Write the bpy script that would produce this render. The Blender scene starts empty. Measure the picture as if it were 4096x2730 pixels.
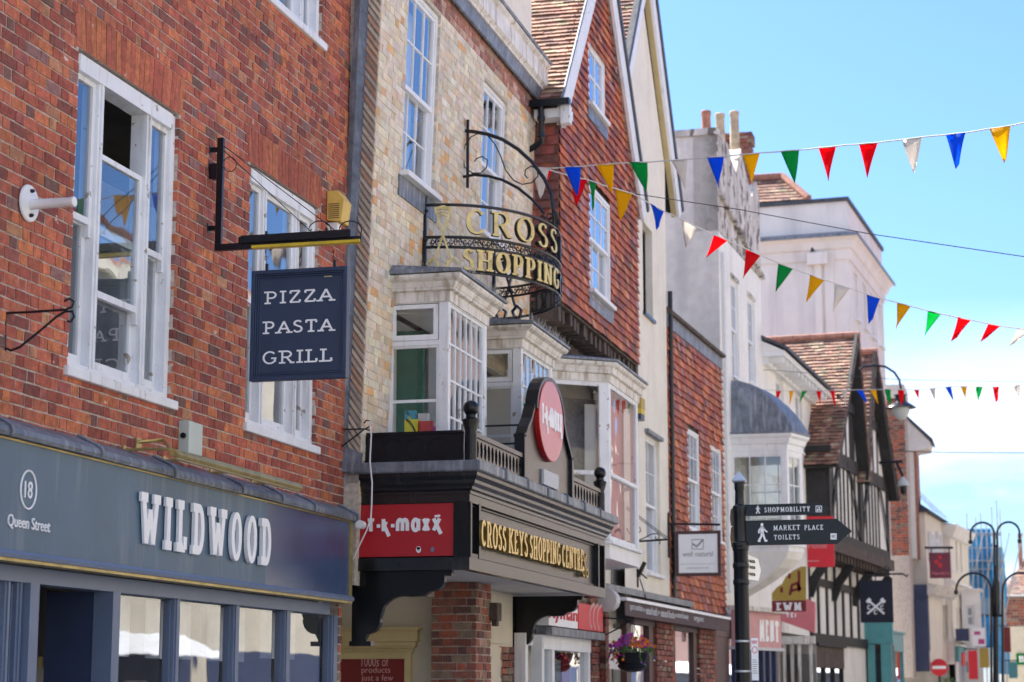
import bpy, bmesh, math, random
from mathutils import Vector, Matrix
random.seed(7)
SC = bpy.context.scene
COL = SC.collection
R = math.radians
# ---------------------------------------------------------------- camera
TH, PT = R(14.57), R(9.93)
cam_d = bpy.data.cameras.new('camera'); cam = bpy.data.objects.new('camera', cam_d); COL.objects.link(cam)
cam_d.lens = 70.0; cam_d.sensor_width = 36.0; cam_d.clip_end = 2000; cam_d.clip_start = 0.1
cam.location = (0, 0, 1.6); cam.rotation_euler = (R(90) + PT, 0, TH)
cam_d.dof.use_dof = True; cam_d.dof.focus_distance = 17.0; cam_d.dof.aperture_fstop = 2.6
SC.camera = cam
# ---------------------------------------------------------------- sky and sun
SUN = Vector((-0.55, 0.33, 0.76)).normalized()
world = bpy.data.worlds.new('World'); SC.world = world; world.use_nodes = True
nt = world.node_tree; N = nt.nodes; L = nt.links
bg = N['Background']; bg.inputs[1].default_value = 0.10
sky = N.new('ShaderNodeTexSky'); sky.sky_type = 'NISHITA'; sky.sun_disc = False
sky.sun_elevation = math.asin(SUN.z); sky.sun_rotation = math.atan2(SUN.x, SUN.y)
sky.air_density = 1.0; sky.dust_density = 1.2; sky.ozone_density = 2.0
tc = N.new('ShaderNodeTexCoord'); mp = N.new('ShaderNodeMapping'); mp.inputs['Scale'].default_value = (1, 1, 3.2)
cn = N.new('ShaderNodeTexNoise'); cn.inputs['Scale'].default_value = 3.2; cn.inputs['Detail'].default_value = 7; cn.inputs['Roughness'].default_value = .55
L.new(tc.outputs['Generated'], mp.inputs[0]); L.new(mp.outputs[0], cn.inputs['Vector'])
cr = N.new('ShaderNodeMapRange'); cr.inputs[1].default_value = .44; cr.inputs[2].default_value = .68
L.new(cn.outputs['Fac'], cr.inputs[0])
sx = N.new('ShaderNodeSeparateXYZ'); L.new(tc.outputs['Generated'], sx.inputs[0])
hr = N.new('ShaderNodeMapRange'); hr.inputs[1].default_value = .19; hr.inputs[2].default_value = .10; hr.inputs[3].default_value = 0; hr.inputs[4].default_value = 1
L.new(sx.outputs['Z'], hr.inputs[0])
bh = N.new('ShaderNodeMapRange'); bh.inputs[1].default_value = .35; bh.inputs[2].default_value = -.15; L.new(sx.outputs['Y'], bh.inputs[0])   # unseen broken cloud added behind the viewer to brighten and whiten the fill
mxm = N.new('ShaderNodeMath'); mxm.operation = 'MAXIMUM'; L.new(bh.outputs[0], mxm.inputs[0]); L.new(hr.outputs[0], mxm.inputs[1])
mm = N.new('ShaderNodeMath'); mm.operation = 'MULTIPLY'; L.new(cr.outputs[0], mm.inputs[0]); L.new(mxm.outputs[0], mm.inputs[1])
tint = N.new('ShaderNodeMix'); tint.data_type = 'RGBA'; tint.blend_type = 'MULTIPLY'; tint.inputs[0].default_value = 1
L.new(sky.outputs[0], tint.inputs[6]); tint.inputs[7].default_value = (.46, .63, .90, 1)
mx = N.new('ShaderNodeMix'); mx.data_type = 'RGBA'; L.new(mm.outputs[0], mx.inputs[0]); L.new(tint.outputs[2], mx.inputs[6])
mx.inputs[7].default_value = (6.0, 5.9, 5.8, 1); L.new(mx.outputs[2], bg.inputs[0])
sl = bpy.data.lights.new('sun', 'SUN'); sl.energy = 5.0; sl.angle = R(.53); sl.color = (1, .95, .87)
so = bpy.data.objects.new('sun', sl); COL.objects.link(so); so.rotation_euler = SUN.to_track_quat('Z', 'Y').to_euler()
SC.view_settings.view_transform = 'Standard'; SC.view_settings.look = 'None'; SC.view_settings.exposure = 1.7; SC.view_settings.gamma = 1
# ---------------------------------------------------------------- materials
def mat(name, col, rough=.6, noise=None, bump=None, metal=0, spec=.5, attr=False, wear=None, streak=None, coat=0, trans=0):
    m = bpy.data.materials.new(name); m.use_nodes = True; t = m.node_tree; n = t.nodes; l = t.links; b = n['Principled BSDF']
    b.inputs['Roughness'].default_value = rough; b.inputs['Metallic'].default_value = metal; b.inputs['Specular IOR Level'].default_value = spec
    b.inputs['Coat Weight'].default_value = coat
    tcn = n.new('ShaderNodeTexCoord')
    def noisen(scale, sc=(1, 1, 1), det=5):
        mpn = n.new('ShaderNodeMapping'); mpn.inputs['Scale'].default_value = sc; l.new(tcn.outputs['Object'], mpn.inputs[0])
        x = n.new('ShaderNodeTexNoise'); x.inputs['Scale'].default_value = scale; x.inputs['Detail'].default_value = det; l.new(mpn.outputs[0], x.inputs['Vector']); return x
    def mix(fac, a, bb, mode='MIX'):
        x = n.new('ShaderNodeMix'); x.data_type = 'RGBA'; x.blend_type = mode
        if isinstance(fac, float): x.inputs[0].default_value = fac
        else: l.new(fac, x.inputs[0])
        for k, s in ((6, a), (7, bb)):
            if isinstance(s, tuple): x.inputs[k].default_value = (*s[:3], 1)
            else: l.new(s, x.inputs[k])
        return x.outputs[2]
    def rng(s, a, bb, c=0., d=1.):
        x = n.new('ShaderNodeMapRange'); x.inputs[1].default_value = a; x.inputs[2].default_value = bb; x.inputs[3].default_value = c; x.inputs[4].default_value = d; l.new(s, x.inputs[0]); return x.outputs[0]
    cur = tuple(col)
    if attr:
        a = n.new('ShaderNodeAttribute'); a.attribute_name = 'Col'; cur = a.outputs['Color']
    if noise:
        for sc, am in (noise if isinstance(noise[0], tuple) else (noise,)):
            v = rng(noisen(sc).outputs['Fac'], .3, .7, 1 - am, 1 + am)
            cc = n.new('ShaderNodeCombineColor'); [l.new(v, cc.inputs[i]) for i in range(3)]
            cur = mix(1., cur, cc.outputs[0], 'MULTIPLY')
    if streak:
        sc, th, c2, op = streak
        cur = mix(rng(noisen(sc, (1, 1, .12)).outputs['Fac'], th, th + .18, 0, op), cur, c2)
    if wear:
        sc, th, c2 = wear
        cur = mix(rng(noisen(sc, det=8).outputs['Fac'], th, th + .03), cur, c2)
    if isinstance(cur, tuple): b.inputs['Base Color'].default_value = (*cur[:3], 1)
    else: l.new(cur, b.inputs['Base Color'])
    if bump:
        sc, st = bump; bn = n.new('ShaderNodeBump'); bn.inputs['Strength'].default_value = st; bn.inputs['Distance'].default_value = .01
        l.new(noisen(sc, det=6).outputs['Fac'], bn.inputs['Height']); l.new(bn.outputs[0], b.inputs['Normal'])
    if trans:
        o = n['Material Output']; tr = n.new('ShaderNodeBsdfTranslucent'); ms = n.new('ShaderNodeMixShader'); ms.inputs[0].default_value = trans
        if isinstance(cur, tuple): tr.inputs[0].default_value = (*cur[:3], 1)
        else: l.new(cur, tr.inputs[0])
        l.new(b.outputs[0], ms.inputs[1]); l.new(tr.outputs[0], ms.inputs[2]); l.new(ms.outputs[0], o.inputs[0])
    return m
def glass(name, tint=(.8, .85, .85), refl=1.6, wave=.25, sc=2.2):
    m = bpy.data.materials.new(name); m.use_nodes = True; t = m.node_tree; n = t.nodes; l = t.links; n.remove(n['Principled BSDF'])
    tr = n.new('ShaderNodeBsdfTransparent'); tr.inputs[0].default_value = (*tint, 1)
    gl = n.new('ShaderNodeBsdfGlossy'); gl.inputs['Roughness'].default_value = .015; gl.inputs[0].default_value = (.93, .96, 1, 1)
    fr = n.new('ShaderNodeFresnel'); ge = n.new('ShaderNodeNewGeometry'); io = n.new('ShaderNodeMapRange'); io.inputs[3].default_value = 1.5; io.inputs[4].default_value = 1/1.5; l.new(ge.outputs['Backfacing'], io.inputs[0]); l.new(io.outputs[0], fr.inputs[0])
    mu = n.new('ShaderNodeMath'); mu.operation = 'MULTIPLY'; mu.use_clamp = True; l.new(fr.outputs[0], mu.inputs[0]); mu.inputs[1].default_value = refl
    tcn = n.new('ShaderNodeTexCoord'); nz = n.new('ShaderNodeTexNoise'); nz.inputs['Scale'].default_value = sc; nz.inputs['Detail'].default_value = 1
    l.new(tcn.outputs['Object'], nz.inputs['Vector']); bp = n.new('ShaderNodeBump'); bp.inputs['Strength'].default_value = wave; bp.inputs['Distance'].default_value = .02
    l.new(nz.outputs['Fac'], bp.inputs['Height']); l.new(bp.outputs[0], gl.inputs['Normal'])
    ms = n.new('ShaderNodeMixShader'); l.new(mu.outputs[0], ms.inputs[0]); l.new(tr.outputs[0], ms.inputs[1]); l.new(gl.outputs[0], ms.inputs[2]); l.new(ms.outputs[0], n['Material Output'].inputs[0])
    return m
M = dict(
 brick=mat('brick', (1, 1, 1), .85, ((.8, .24), (14, .28), (70, .22)), (60, .6), attr=True, streak=(5, .58, (.13, .07, .055), .6), wear=(7, .71, (.62, .54, .48))),
 brick_far=mat('brick_far', (1, 1, 1), .85, (14, .2), attr=True),
 mortar=mat('mortar', (.46, .39, .34), .95, (25, .25), (80, .4)),
 mortar_pale=mat('mortar_pale', (.50, .45, .37), .95, (25, .25), (80, .3)),
 cream_tile=mat('cream_tile', (1, 1, 1), .7, ((9, .12), (60, .10)), (50, .25), attr=True, wear=(10, .71, (.36, .33, .28))),
 hung_tile=mat('hung_tile', (1, 1, 1), .72, ((.9, .2), (12, .25), (50, .15)), (50, .35), attr=True, wear=(4, .70, (.30, .24, .14))),
 roof_tile=mat('roof_tile', (1, 1, 1), .8, ((6, .35), (40, .3)), (40, .6), attr=True, wear=(5, .68, (.34, .30, .18))),
 white=mat('white_paint', (.78, .79, .80), .5, (5, .05), (30, .1), streak=(9, .60, (.50, .47, .42), .5)),
 peel=mat('peeling_white_paint', (.76, .78, .80), .55, (5, .06), (30, .25), wear=(11, .655, (.36, .31, .26)), streak=(12, .56, (.45, .42, .38), .6)),
 cornice=mat('weathered_cornice_paint', (.72, .69, .64), .6, (6, .15), (25, .4), streak=(14, .50, (.36, .29, .20), .8)),
 lead=mat('lead_sheet', (.17, .19, .22), .5, ((5, .3), (25, .15)), (18, .4), metal=.35, streak=(16, .52, (.40, .42, .44), .7)),
 black=mat('black_gloss_paint', (.006, .007, .009), .25, bump=(22, .06), spec=.35, streak=(18, .68, (.03, .03, .03), .3)),
 board=mat('weathered_black_board', (.010, .011, .013), .24, bump=(14, .25), spec=.55, streak=(9, .55, (.05, .05, .05), .5), noise=(3, .3)),
 iron=mat('black_iron', (.006, .008, .012), .3, bump=(60, .1), spec=.4),
 navy=mat('navy_paint', (.022, .040, .085), .42, (4, .08), (25, .08)),
 slate=mat('slate_blue_paint', (.075, .135, .20), .42, (2, .10), (10, .1), spec=.3, streak=(8, .52, (.19, .24, .28), .5), wear=(9, .72, (.05, .06, .07))),
 slate2=mat('deep_blue_paint', (.045, .075, .16), .25, (2, .12), (10, .08), wear=(13, .74, (.25, .22, .17))),
 shopblue=mat('shopfront_blue_paint', (.13, .175, .27), .45, (5, .06), (20, .1)),
 shopdark=mat('shopfront_dark_blue_paint', (.035, .05, .11), .5, (5, .1), (20, .1)),
 letter=mat('white_lettering', (.87, .88, .89), .45, (4, .03)),
 gold=mat('gold_leaf', (.62, .45, .14), .28, (9, .12), (20, .2), metal=.85),
 goldp=mat('aged_gold_paint', (.62, .50, .20), .4, (12, .25), (40, .2), metal=.25, wear=(14, .66, (.13, .14, .07))),
 brass=mat('tarnished_brass', (.42, .33, .13), .4, (8, .25), (30, .2), metal=.6),
 red=mat('red_panel', (.42, .012, .02), .4, (3, .06), (12, .05)),
 pink=mat('faded_red_disc', (.62, .17, .20), .3, (3, .08), spec=.7),
 rededge=mat('red_edge', (.45, .01, .01), .4),
 render_cream=mat('cream_render', (.76, .71, .60), .9, ((1.5, .06), (9, .04)), (50, .15), streak=(3, .58, (.55, .49, .38), .5)),
 render_white=mat('white_render', (.80, .78, .73), .9, ((.7, .07), (1.5, .05), (9, .04)), (50, .15), streak=(4, .55, (.56, .51, .45), .55)),
 render_pink=mat('pale_pink_render', (.77, .72, .67), .9, (1.2, .06), (40, .1), streak=(2.2, .54, (.54, .50, .48), .55)),
 render_grey=mat('pale_grey_render', (.67, .63, .58), .9, ((1, .1), (7, .08)), (30, .2), streak=(2.5, .55, (.45, .43, .42), .5)),
 render_old=mat('blackened_old_render', (.58, .54, .50), .95, ((1.6, .2), (9, .15)), (12, .8), wear=(3.4, .545, (.16, .14, .12)), streak=(4, .5, (.30, .27, .24), .8)),
 opp_brick=mat('opposite_brick', (.15, .08, .065), .9, ((1.5, .1), (9, .1)), (30, .3)),
 stone=mat('opposite_stone', (.50, .45, .37), .9, ((1.5, .1), (9, .1)), (30, .3)),
 ink=mat('ink_navy_paint', (.010, .014, .030), .45, (5, .1), spec=.3),
 bedding=mat('tile_bedding', (.30, .27, .24), .95, (20, .2), (60, .3)),
 ochre=mat('ochre_paint', (.55, .44, .22), .55, (6, .08), (20, .1)),
 buff=mat('buff_plaster', (.60, .54, .42), .85, (3, .08), (20, .1)),
 soffit=mat('soffit_paint', (.55, .56, .57), .7, (2, .06)),
 timber=mat('black_timber', (.022, .021, .021), .7, (8, .3), (20, .5)),
 oldwood=mat('weathered_oak', (.075, .055, .045), .85, (8, .4), (14, .9), streak=(10, .55, (.20, .16, .13), .6)),
 slateroof=mat('slate_roof', (.06, .065, .075), .6, (7, .3), (9, .6)),
 terracotta=mat('terracotta', (.34, .15, .10), .8, (8, .3), (20, .3)),
 clay_buff=mat('buff_clay', (.42, .33, .22), .8, (8, .3), (20, .3)),
 asphalt=mat('asphalt', (.11, .105, .10), .9, (20, .3), (80, .4)),
 paving=mat('paving_slabs', (.45, .41, .35), .9, (6, .15), (30, .3)),
 interior=mat('interior_wall', (.34, .32, .30), .9, (2, .2)),
 room_white=mat('room_white', (.62, .60, .57), .9, (1.5, .1)),
 room_green=mat('room_green', (.03, .17, .12), .8, (4, .15)),
 curtain=mat('net_curtain', (.62, .63, .65), .9, (4, .15)),
 reddish=mat('red_curtain_and_reflection', (.42, .16, .15), .9, (1.3, .3)),  # curtain cloth; also paints the red reflection in the canted bay's pane
 yellowplastic=mat('yellow_plastic', (.68, .46, .10), .5, (8, .08)),
 yellow=mat('yellow_paint', (.62, .44, .02), .45, (6, .2)),
 beige=mat('pale_green_box', (.46, .52, .47), .5, (6, .05)),
 whitep=mat('white_plastic', (.75, .76, .76), .45, (12, .06), streak=(20, .6, (.4, .36, .3), .5)),
 plumb=mat('awning_fabric', (.085, .055, .06), .8, (6, .15)),
 teal=mat('teal_paint', (.09, .32, .34), .45, (4, .1)),
 maroon=mat('maroon_paint', (.16, .022, .05), .5, (5, .05)),
 mustard=mat('mustard_paint', (.42, .30, .05), .5, (5, .05)),
 oxblood=mat('oxblood_paint', (.19, .016, .015), .5, (5, .05)),
 signred=mat('sign_red', (.62, .015, .03), .5, (5, .05)),
 shopink=mat('faded_pink_fascia', (.60, .30, .30), .6, (4, .08), streak=(6, .55, (.5, .40, .38), .5)),
 brown=mat('brown_frame', (.07, .03, .03), .5, (6, .1)),
 netblue=mat('debris_netting', (.02, .24, .50), .7, (3, .3), (9, .6)),
 steel=mat('steel_pole', (.45, .47, .50), .35, (5, .1), metal=.8),
 green=mat('leaf_green', (.06, .16, .03), .6, (9, .4)),
 bush=mat('bush_leaf', (.12, .24, .05), .6, (6, .4), trans=.3),
 magenta=mat('magenta_petal', (.50, .03, .36), .6, (9, .2), trans=.25), orange=mat('orange_petal', (.75, .22, .02), .6, (9, .2), trans=.25), purple=mat('purple_petal', (.22, .08, .40), .6, trans=.25),
 f_red=mat('red_cloth', (.92, .008, .03), .6, trans=.85), f_blue=mat('blue_cloth', (.01, .22, .85), .6, trans=.85), f_yel=mat('yellow_cloth', (.95, .62, .005), .6, trans=.85),
 f_grn=mat('green_cloth', (.008, .50, .15), .6, trans=.85), f_whi=mat('white_cloth', (.82, .77, .70), .6, trans=.6),
 cord=mat('cord', (.62, .60, .57), .7), wire=mat('dark_wire', (.05, .05, .06), .5), rope=mat('white_cable', (.70, .70, .72), .5),
 globe=mat('opal_globe', (.70, .74, .72), .15, trans=.4),
 toyblue=mat('toy_blue', (.03, .36, .55), .4), toyyellow=mat('toy_yellow', (.72, .66, .04), .4), toyred=mat('toy_red', (.62, .03, .03), .4), toywhite=mat('toy_white', (.7, .7, .72), .4), toypink=mat('toy_pink', (.5, .05, .25), .4),
 glass=glass('window_glass', refl=2.4, wave=.10), glass_sky=glass('old_window_glass', (.88, .92, .93), 1.9, .2, 2.4), glass_shop=glass('shop_glass', (.62, .66, .68), 2.1, .03, 2.6), glass_clear=glass('clear_glass', (.9, .92, .92), 1.2, .15),
)
PAL_RED = [(.385, .10, .055)]*7 + [(.47, .145, .06)]*5 + [(.30, .07, .045)]*5 + [(.43, .12, .065)]*5 + [(.22, .062, .045)]*3 + [(.17, .08, .06), (.42, .19, .10), (.33, .095, .075), (.25, .12, .105)]
PAL_CREAM = [(.68, .60, .48)]*12 + [(.70, .61, .45)]*10 + [(.68, .54, .36)]*5 + [(.70, .40, .17)]*2 + [(.64, .50, .35)]*2 + [(.54, .49, .41), (.72, .67, .57)]
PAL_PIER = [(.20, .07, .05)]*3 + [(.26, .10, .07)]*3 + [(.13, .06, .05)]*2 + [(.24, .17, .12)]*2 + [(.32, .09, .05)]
PAL_TILE = [(.44, .115, .05)]*5 + [(.52, .17, .07)]*3 + [(.32, .08, .05)]*4 + [(.23, .075, .075)]*3 + [(.36, .18, .19), (.56, .23, .11), (.18, .08, .06)]
PAL_ROOF = [(.34, .19, .13)]*4 + [(.40, .24, .17)]*3 + [(.27, .14, .10)]*3 + [(.44, .32, .22)]*1 + [(.20, .11, .09)]*2 + [(.30, .24, .15)]
# ---------------------------------------------------------------- frames of reference on walls
K = 4096 / 2353.; FO = 7965 / K
_f = Vector((-math.sin(TH)*math.cos(PT), math.cos(TH)*math.cos(PT), math.sin(PT))); _r = Vector((math.cos(TH), math.sin(TH), 0)); _u = Vector((math.sin(TH)*math.sin(PT), -math.cos(TH)*math.sin(PT), math.cos(PT)))
EYE = Vector((0, 0, 1.6))
def ray(px, py): return _f*FO + _r*(px-1176.5) - _u*(py-784)
class Fr:
    """wall frame: u along the wall, v height, w outwards; at() measures a point of the survey photograph on the wall"""
    def __init__(s, o, u, lean=0, zr=0):
        s.o = Vector((o[0], o[1], 0)); s.u = Vector((u[0], u[1], 0)).normalized(); s.n = Vector((s.u.y, -s.u.x, 0)); s.lean = lean; s.zr = zr
    def pt(s, u, v, w=0.): return s.o + s.u*u + Vector((0, 0, v)) + s.n*(w + s.lean*(v-s.zr))
    def at(s, px, py, w=0.):
        d = ray(px, py); A = (EYE-s.o).dot(s.n) - w - s.lean*(1.6-s.zr); B = d.dot(s.n) - s.lean*d.z
        p = EYE + d*(-A/B); return (p-s.o).dot(s.u), p.z
    def U(s, px, py, w=0.): return s.at(px, py, w)[0]
    def V(s, px, py, w=0.): return s.at(px, py, w)[1]
    def side(s, u, w=0.):   # frame facing back towards the street's near end
        p = s.o + s.u*u + s.n*w; return Fr((p.x, p.y), (s.n.x, s.n.y))
    def off(s, w): p = s.o + s.n*w; return Fr((p.x, p.y), (s.u.x, s.u.y), s.lean, s.zr)
def face_y(Y): return Fr((0, Y), (1, 0))
def dirv(deg): return (math.sin(R(deg)), math.cos(R(deg)))
# ---------------------------------------------------------------- mesh builder
class MB:
    def __init__(s): s.v = []; s.f = []; s.c = []; s.cc = (1, 1, 1)
    def face(s, pts, col=None):
        i = len(s.v); s.v += [tuple(p) for p in pts]; s.f.append(tuple(range(i, i+len(pts)))); s.c.append(col or s.cc)
    def hexa(s, a, b, col=None):
        """a, b: two quads (lists of four points), joined"""
        i = len(s.v); s.v += [tuple(p) for p in a] + [tuple(p) for p in b]; n = len(a)
        s.f.append(tuple(range(i, i+n))); s.f.append(tuple(range(i+2*n-1, i+n-1, -1)))
        for k in range(n): j = (k+1) % n; s.f.append((i+k, i+n+k, i+n+j, i+j))
        s.c += [col or s.cc]*(n+2)
    def box(s, F, u0, u1, v0, v1, w0, w1, col=None):
        P = F.pt; s.hexa([P(u0, v0, w0), P(u1, v0, w0), P(u1, v1, w0), P(u0, v1, w0)], [P(u0, v0, w1), P(u1, v0, w1), P(u1, v1, w1), P(u0, v1, w1)], col); return s
    def prism(s, F, poly, w0, w1, col=None): s.hexa([F.pt(u, v, w0) for u, v in poly], [F.pt(u, v, w1) for u, v in poly], col); return s
    def bar(s, F, a, b, th, w0, w1, col=None):
        (x0, y0), (x1, y1) = a, b; l = math.hypot(x1-x0, y1-y0) or 1e-6; nx, ny = -(y1-y0)/l*th/2, (x1-x0)/l*th/2
        return s.prism(F, [(x0+nx, y0+ny), (x0-nx, y0-ny), (x1-nx, y1-ny), (x1+nx, y1+ny)], w0, w1, col)
    def wall(s, F, u0, u1, v0, v1, holes=(), w=0., clip=None, col=None):
        us = sorted({u0, u1, *[min(max(h[i], u0), u1) for h in holes for i in (0, 1)]}); vs = sorted({v0, v1, *[min(max(h[i], v0), v1) for h in holes for i in (2, 3)]})
        for a, b in zip(us, us[1:]):
            for c, d in zip(vs, vs[1:]):
                m, q = (a+b)/2, (c+d)/2
                if any(h[0] < m < h[1] and h[2] < q < h[3] for h in holes): continue
                s.face([F.pt(a, c, w), F.pt(b, c, w), F.pt(b, d, w), F.pt(a, d, w)], col)
        return s
    def reveals(s, F, holes, w0, w1):
        for a, b, c, d in holes:
            for (p, q) in (((a, c), (a, d)), ((a, d), (b, d)), ((b, d), (b, c)), ((b, c), (a, c))):
                s.face([F.pt(*p, w0), F.pt(*q, w0), F.pt(*q, w1), F.pt(*p, w1)])
        return s
    def tube(s, pts, r, n=8, closed=False, col=None):
        pts = [Vector(p) for p in pts]; m = len(pts); up = None; i0 = len(s.v); rr = r if isinstance(r, (list, tuple)) else [r]*m
        for k, p in enumerate(pts):
            if closed: t = (pts[(k+1) % m]-pts[k-1])
            else: t = (pts[min(k+1, m-1)]-pts[max(k-1, 0)])
            t.normalize()
            if up is None: up = t.orthogonal().normalized()
            up = (up - t*up.dot(t)).normalized(); sd = t.cross(up)
            for j in range(n):
                a = 2*math.pi*j/n; s.v.append(tuple(p + (up*math.cos(a)+sd*math.sin(a))*rr[k]))
        for k in range(m if closed else m-1):
            for j in range(n):
                a = i0+k*n+j; b = i0+k*n+(j+1) % n; c = i0+((k+1) % m)*n+(j+1) % n; d = i0+((k+1) % m)*n+j
                s.f.append((a, b, c, d)); s.c.append(col or s.cc)
        if not closed:
            s.f.append(tuple(range(i0+n-1, i0-1, -1))); s.f.append(tuple(range(i0+(m-1)*n, i0+m*n))); s.c += [col or s.cc]*2
        return s
    def lathe(s, c, prof, n=20, col=None, axis=None):
        """prof: [(r, h)] about an axis through c"""
        c = Vector(c); ax = (Vector(axis) if axis else Vector((0, 0, 1))).normalized(); a1 = ax.orthogonal().normalized(); a2 = ax.cross(a1); i0 = len(s.v)
        for r, h in prof:
            for j in range(n):
                a = 2*math.pi*j/n; s.v.append(tuple(c + ax*h + (a1*math.cos(a)+a2*math.sin(a))*max(r, 1e-4)))
        for k in range(len(prof)-1):
            for j in range(n): s.f.append((i0+k*n+j, i0+k*n+(j+1) % n, i0+(k+1)*n+(j+1) % n, i0+(k+1)*n+j)); s.c.append(col or s.cc)
        s.f.append(tuple(range(i0+n-1, i0-1, -1))); s.f.append(tuple(range(i0+(len(prof)-1)*n, i0+len(prof)*n))); s.c += [col or s.cc]*2
        return s
    def sphere(s, c, r, n=18, sq=1.):
        return s.lathe(c, [(r*math.sin(math.pi*k/10), -r*sq*math.cos(math.pi*k/10)) for k in range(11)], n)
    def sweep(s, path, prof, closed=False, col=None):
        """path: plan points; prof: closed profile [(outwards, z)]; outwards lies to the right of the path"""
        m = len(path); rings = []
        for k in range(m):
            p = Vector(path[k]); dA = (p-Vector(path[k-1])) if (k > 0 or closed) else None; dB = (Vector(path[(k+1) % m])-p) if (k < m-1 or closed) else None
            ns = [Vector((d.y, -d.x)).normalized() for d in (dA, dB) if d is not None]
            if len(ns) == 2: q = ns[0]+ns[1]; q = q*(2/ q.dot(q)) if q.length > .1 else ns[0]
            else: q = ns[0]
            rings.append([(p.x+q.x*o, p.y+q.y*o, z) for o, z in prof])
        i0 = len(s.v); n = len(prof)
        for r_ in rings: s.v += r_
        for k in range(m if closed else m-1):
            for j in range(n): s.f.append((i0+k*n+j, i0+((k+1) % m)*n+j, i0+((k+1) % m)*n+(j+1) % n, i0+k*n+(j+1) % n)); s.c.append(col or s.cc)
        if not closed: s.f.append(tuple(range(i0, i0+n))); s.f.append(tuple(range(i0+m*n-1, i0+(m-1)*n-1, -1))); s.c += [col or s.cc]*2
        return s
    def slab(s, path, z0, z1):
        s.hexa([(x, y, z0) for x, y in path], [(x, y, z1) for x, y in path]); return s
    def ribbon(s, P, pts, thick, thin, w0, w1, closed=False):
        pts = [(float(a), float(b)) for a, b in pts]; m = len(pts)
        def wd(a, b): l = math.hypot(b[0]-a[0], b[1]-a[1]) or 1e-6; return thin+(thick-thin)*(abs(b[1]-a[1])/l)**1.3
        Lf, Rt = [], []
        for k in range(m):
            p = pts[k]; a = pts[k-1] if (k > 0 or closed) else None; b = pts[(k+1) % m] if (k < m-1 or closed) else None
            ns = []; ws = []
            for q0, q1 in ((a, p), (p, b)):
                if q0 is None or q1 is None: continue
                l = math.hypot(q1[0]-q0[0], q1[1]-q0[1]) or 1e-6; ns.append((-(q1[1]-q0[1])/l, (q1[0]-q0[0])/l)); ws.append(wd(q0, q1))
            w = sum(ws)/len(ws)/2
            if len(ns) == 2:
                q = (ns[0][0]+ns[1][0], ns[0][1]+ns[1][1]); d = q[0]**2+q[1]**2; sc = min(2/d, 1.6) if d > .3 else 1.; q = (q[0]*sc, q[1]*sc)
            else: q = ns[0]
            Lf.append((p[0]+q[0]*w, p[1]+q[1]*w)); Rt.append((p[0]-q[0]*w, p[1]-q[1]*w))
        for k in range(m if closed else m-1):
            j = (k+1) % m; quad = [Lf[k], Rt[k], Rt[j], Lf[j]]
            s.hexa([P(u, v, w0) for u, v in quad], [P(u, v, w1) for u, v in quad])
        return s
    def glyphs(s, P, text, u0, u1, v0, v1, thick, thin, w0, w1, serif=0., gap=.22, slab_h=None, widths=None):
        tot = sum((G[c][0] if c in G else .5) for c in text) + gap*(len(text)-1); sc = (u1-u0)/tot; x = u0; k = 0
        for c in text:
            if c not in G: x += (.5+gap)*sc; continue
            gw, strokes, ser = G[c]; W = gw*sc; hs = (slab_h or thin)
            a0 = v0+thin/2; H = (v1-v0)-thin; m = thick/2
            fx = lambda q: x+m+q*(W-thick)
            for st in sharp(strokes):
                s.ribbon(P, [(fx(p[0]), a0+p[1]*H) for p in st], thick, thin, w0, w1+.0005*k); k += 1
            if serif:
                for q in ser:
                    half = serif*(q[2] if len(q) > 2 else 1.); cy = v0+hs/2 if q[1] < .5 else v1-hs/2
                    cx = fx(q[0]); s.hexa([P(cx-half, cy-hs/2, w0), P(cx+half, cy-hs/2, w0), P(cx+half, cy+hs/2, w0), P(cx-half, cy+hs/2, w0)], [P(cx-half, cy-hs/2, w1+.0005*k), P(cx+half, cy-hs/2, w1+.0005*k), P(cx+half, cy+hs/2, w1+.0005*k), P(cx-half, cy+hs/2, w1+.0005*k)]); k += 1
            x += (gw+gap)*sc
        return s
    def text(s, P, body, u0, u1, v0, v1, w0, w1):
        cu = bpy.data.curves.new('t', 'FONT'); cu.body = body; cu.extrude = .5; o = bpy.data.objects.new('t', cu); COL.objects.link(o)
        bpy.context.view_layer.update(); me = bpy.data.meshes.new_from_object(o.evaluated_get(bpy.context.evaluated_depsgraph_get()))
        xs = [v.co.x for v in me.vertices]; ys = [v.co.y for v in me.vertices]; a, b, c, d = min(xs), max(xs), min(ys), max(ys); i0 = len(s.v)
        for v in me.vertices: s.v.append(tuple(P(u0+(v.co.x-a)/(b-a)*(u1-u0), v0+(v.co.y-c)/(d-c)*(v1-v0), w0 if v.co.z < 0 else w1)))
        for p in me.polygons: s.f.append(tuple(i0+i for i in p.vertices)); s.c.append(s.cc)
        bpy.data.objects.remove(o); bpy.data.curves.remove(cu); bpy.data.meshes.remove(me); return s
    def build(s, name, m, parent=None, smooth=False, bevel=0, recalc=True):
        me = bpy.data.meshes.new(name); me.from_pydata(s.v, [], s.f); 
        if any(c != (1, 1, 1) for c in s.c):
            at = me.color_attributes.new('Col', 'FLOAT_COLOR', 'CORNER'); buf = []
            for c, f in zip(s.c, s.f): buf += [c[0], c[1], c[2], 1.]*len(f)
            at.data.foreach_set('color', buf)
        if recalc:
            bm = bmesh.new(); bm.from_mesh(me); bmesh.ops.recalc_face_normals(bm, faces=bm.faces); bm.to_mesh(me); bm.free()
        if smooth:
            for p in me.polygons: p.use_smooth = True
            try: me.set_sharp_from_angle(angle=R(38))
            except Exception: pass
        me.materials.append(M[m] if isinstance(m, str) else m)
        o = bpy.data.objects.new(name, me); COL.objects.link(o)
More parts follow.
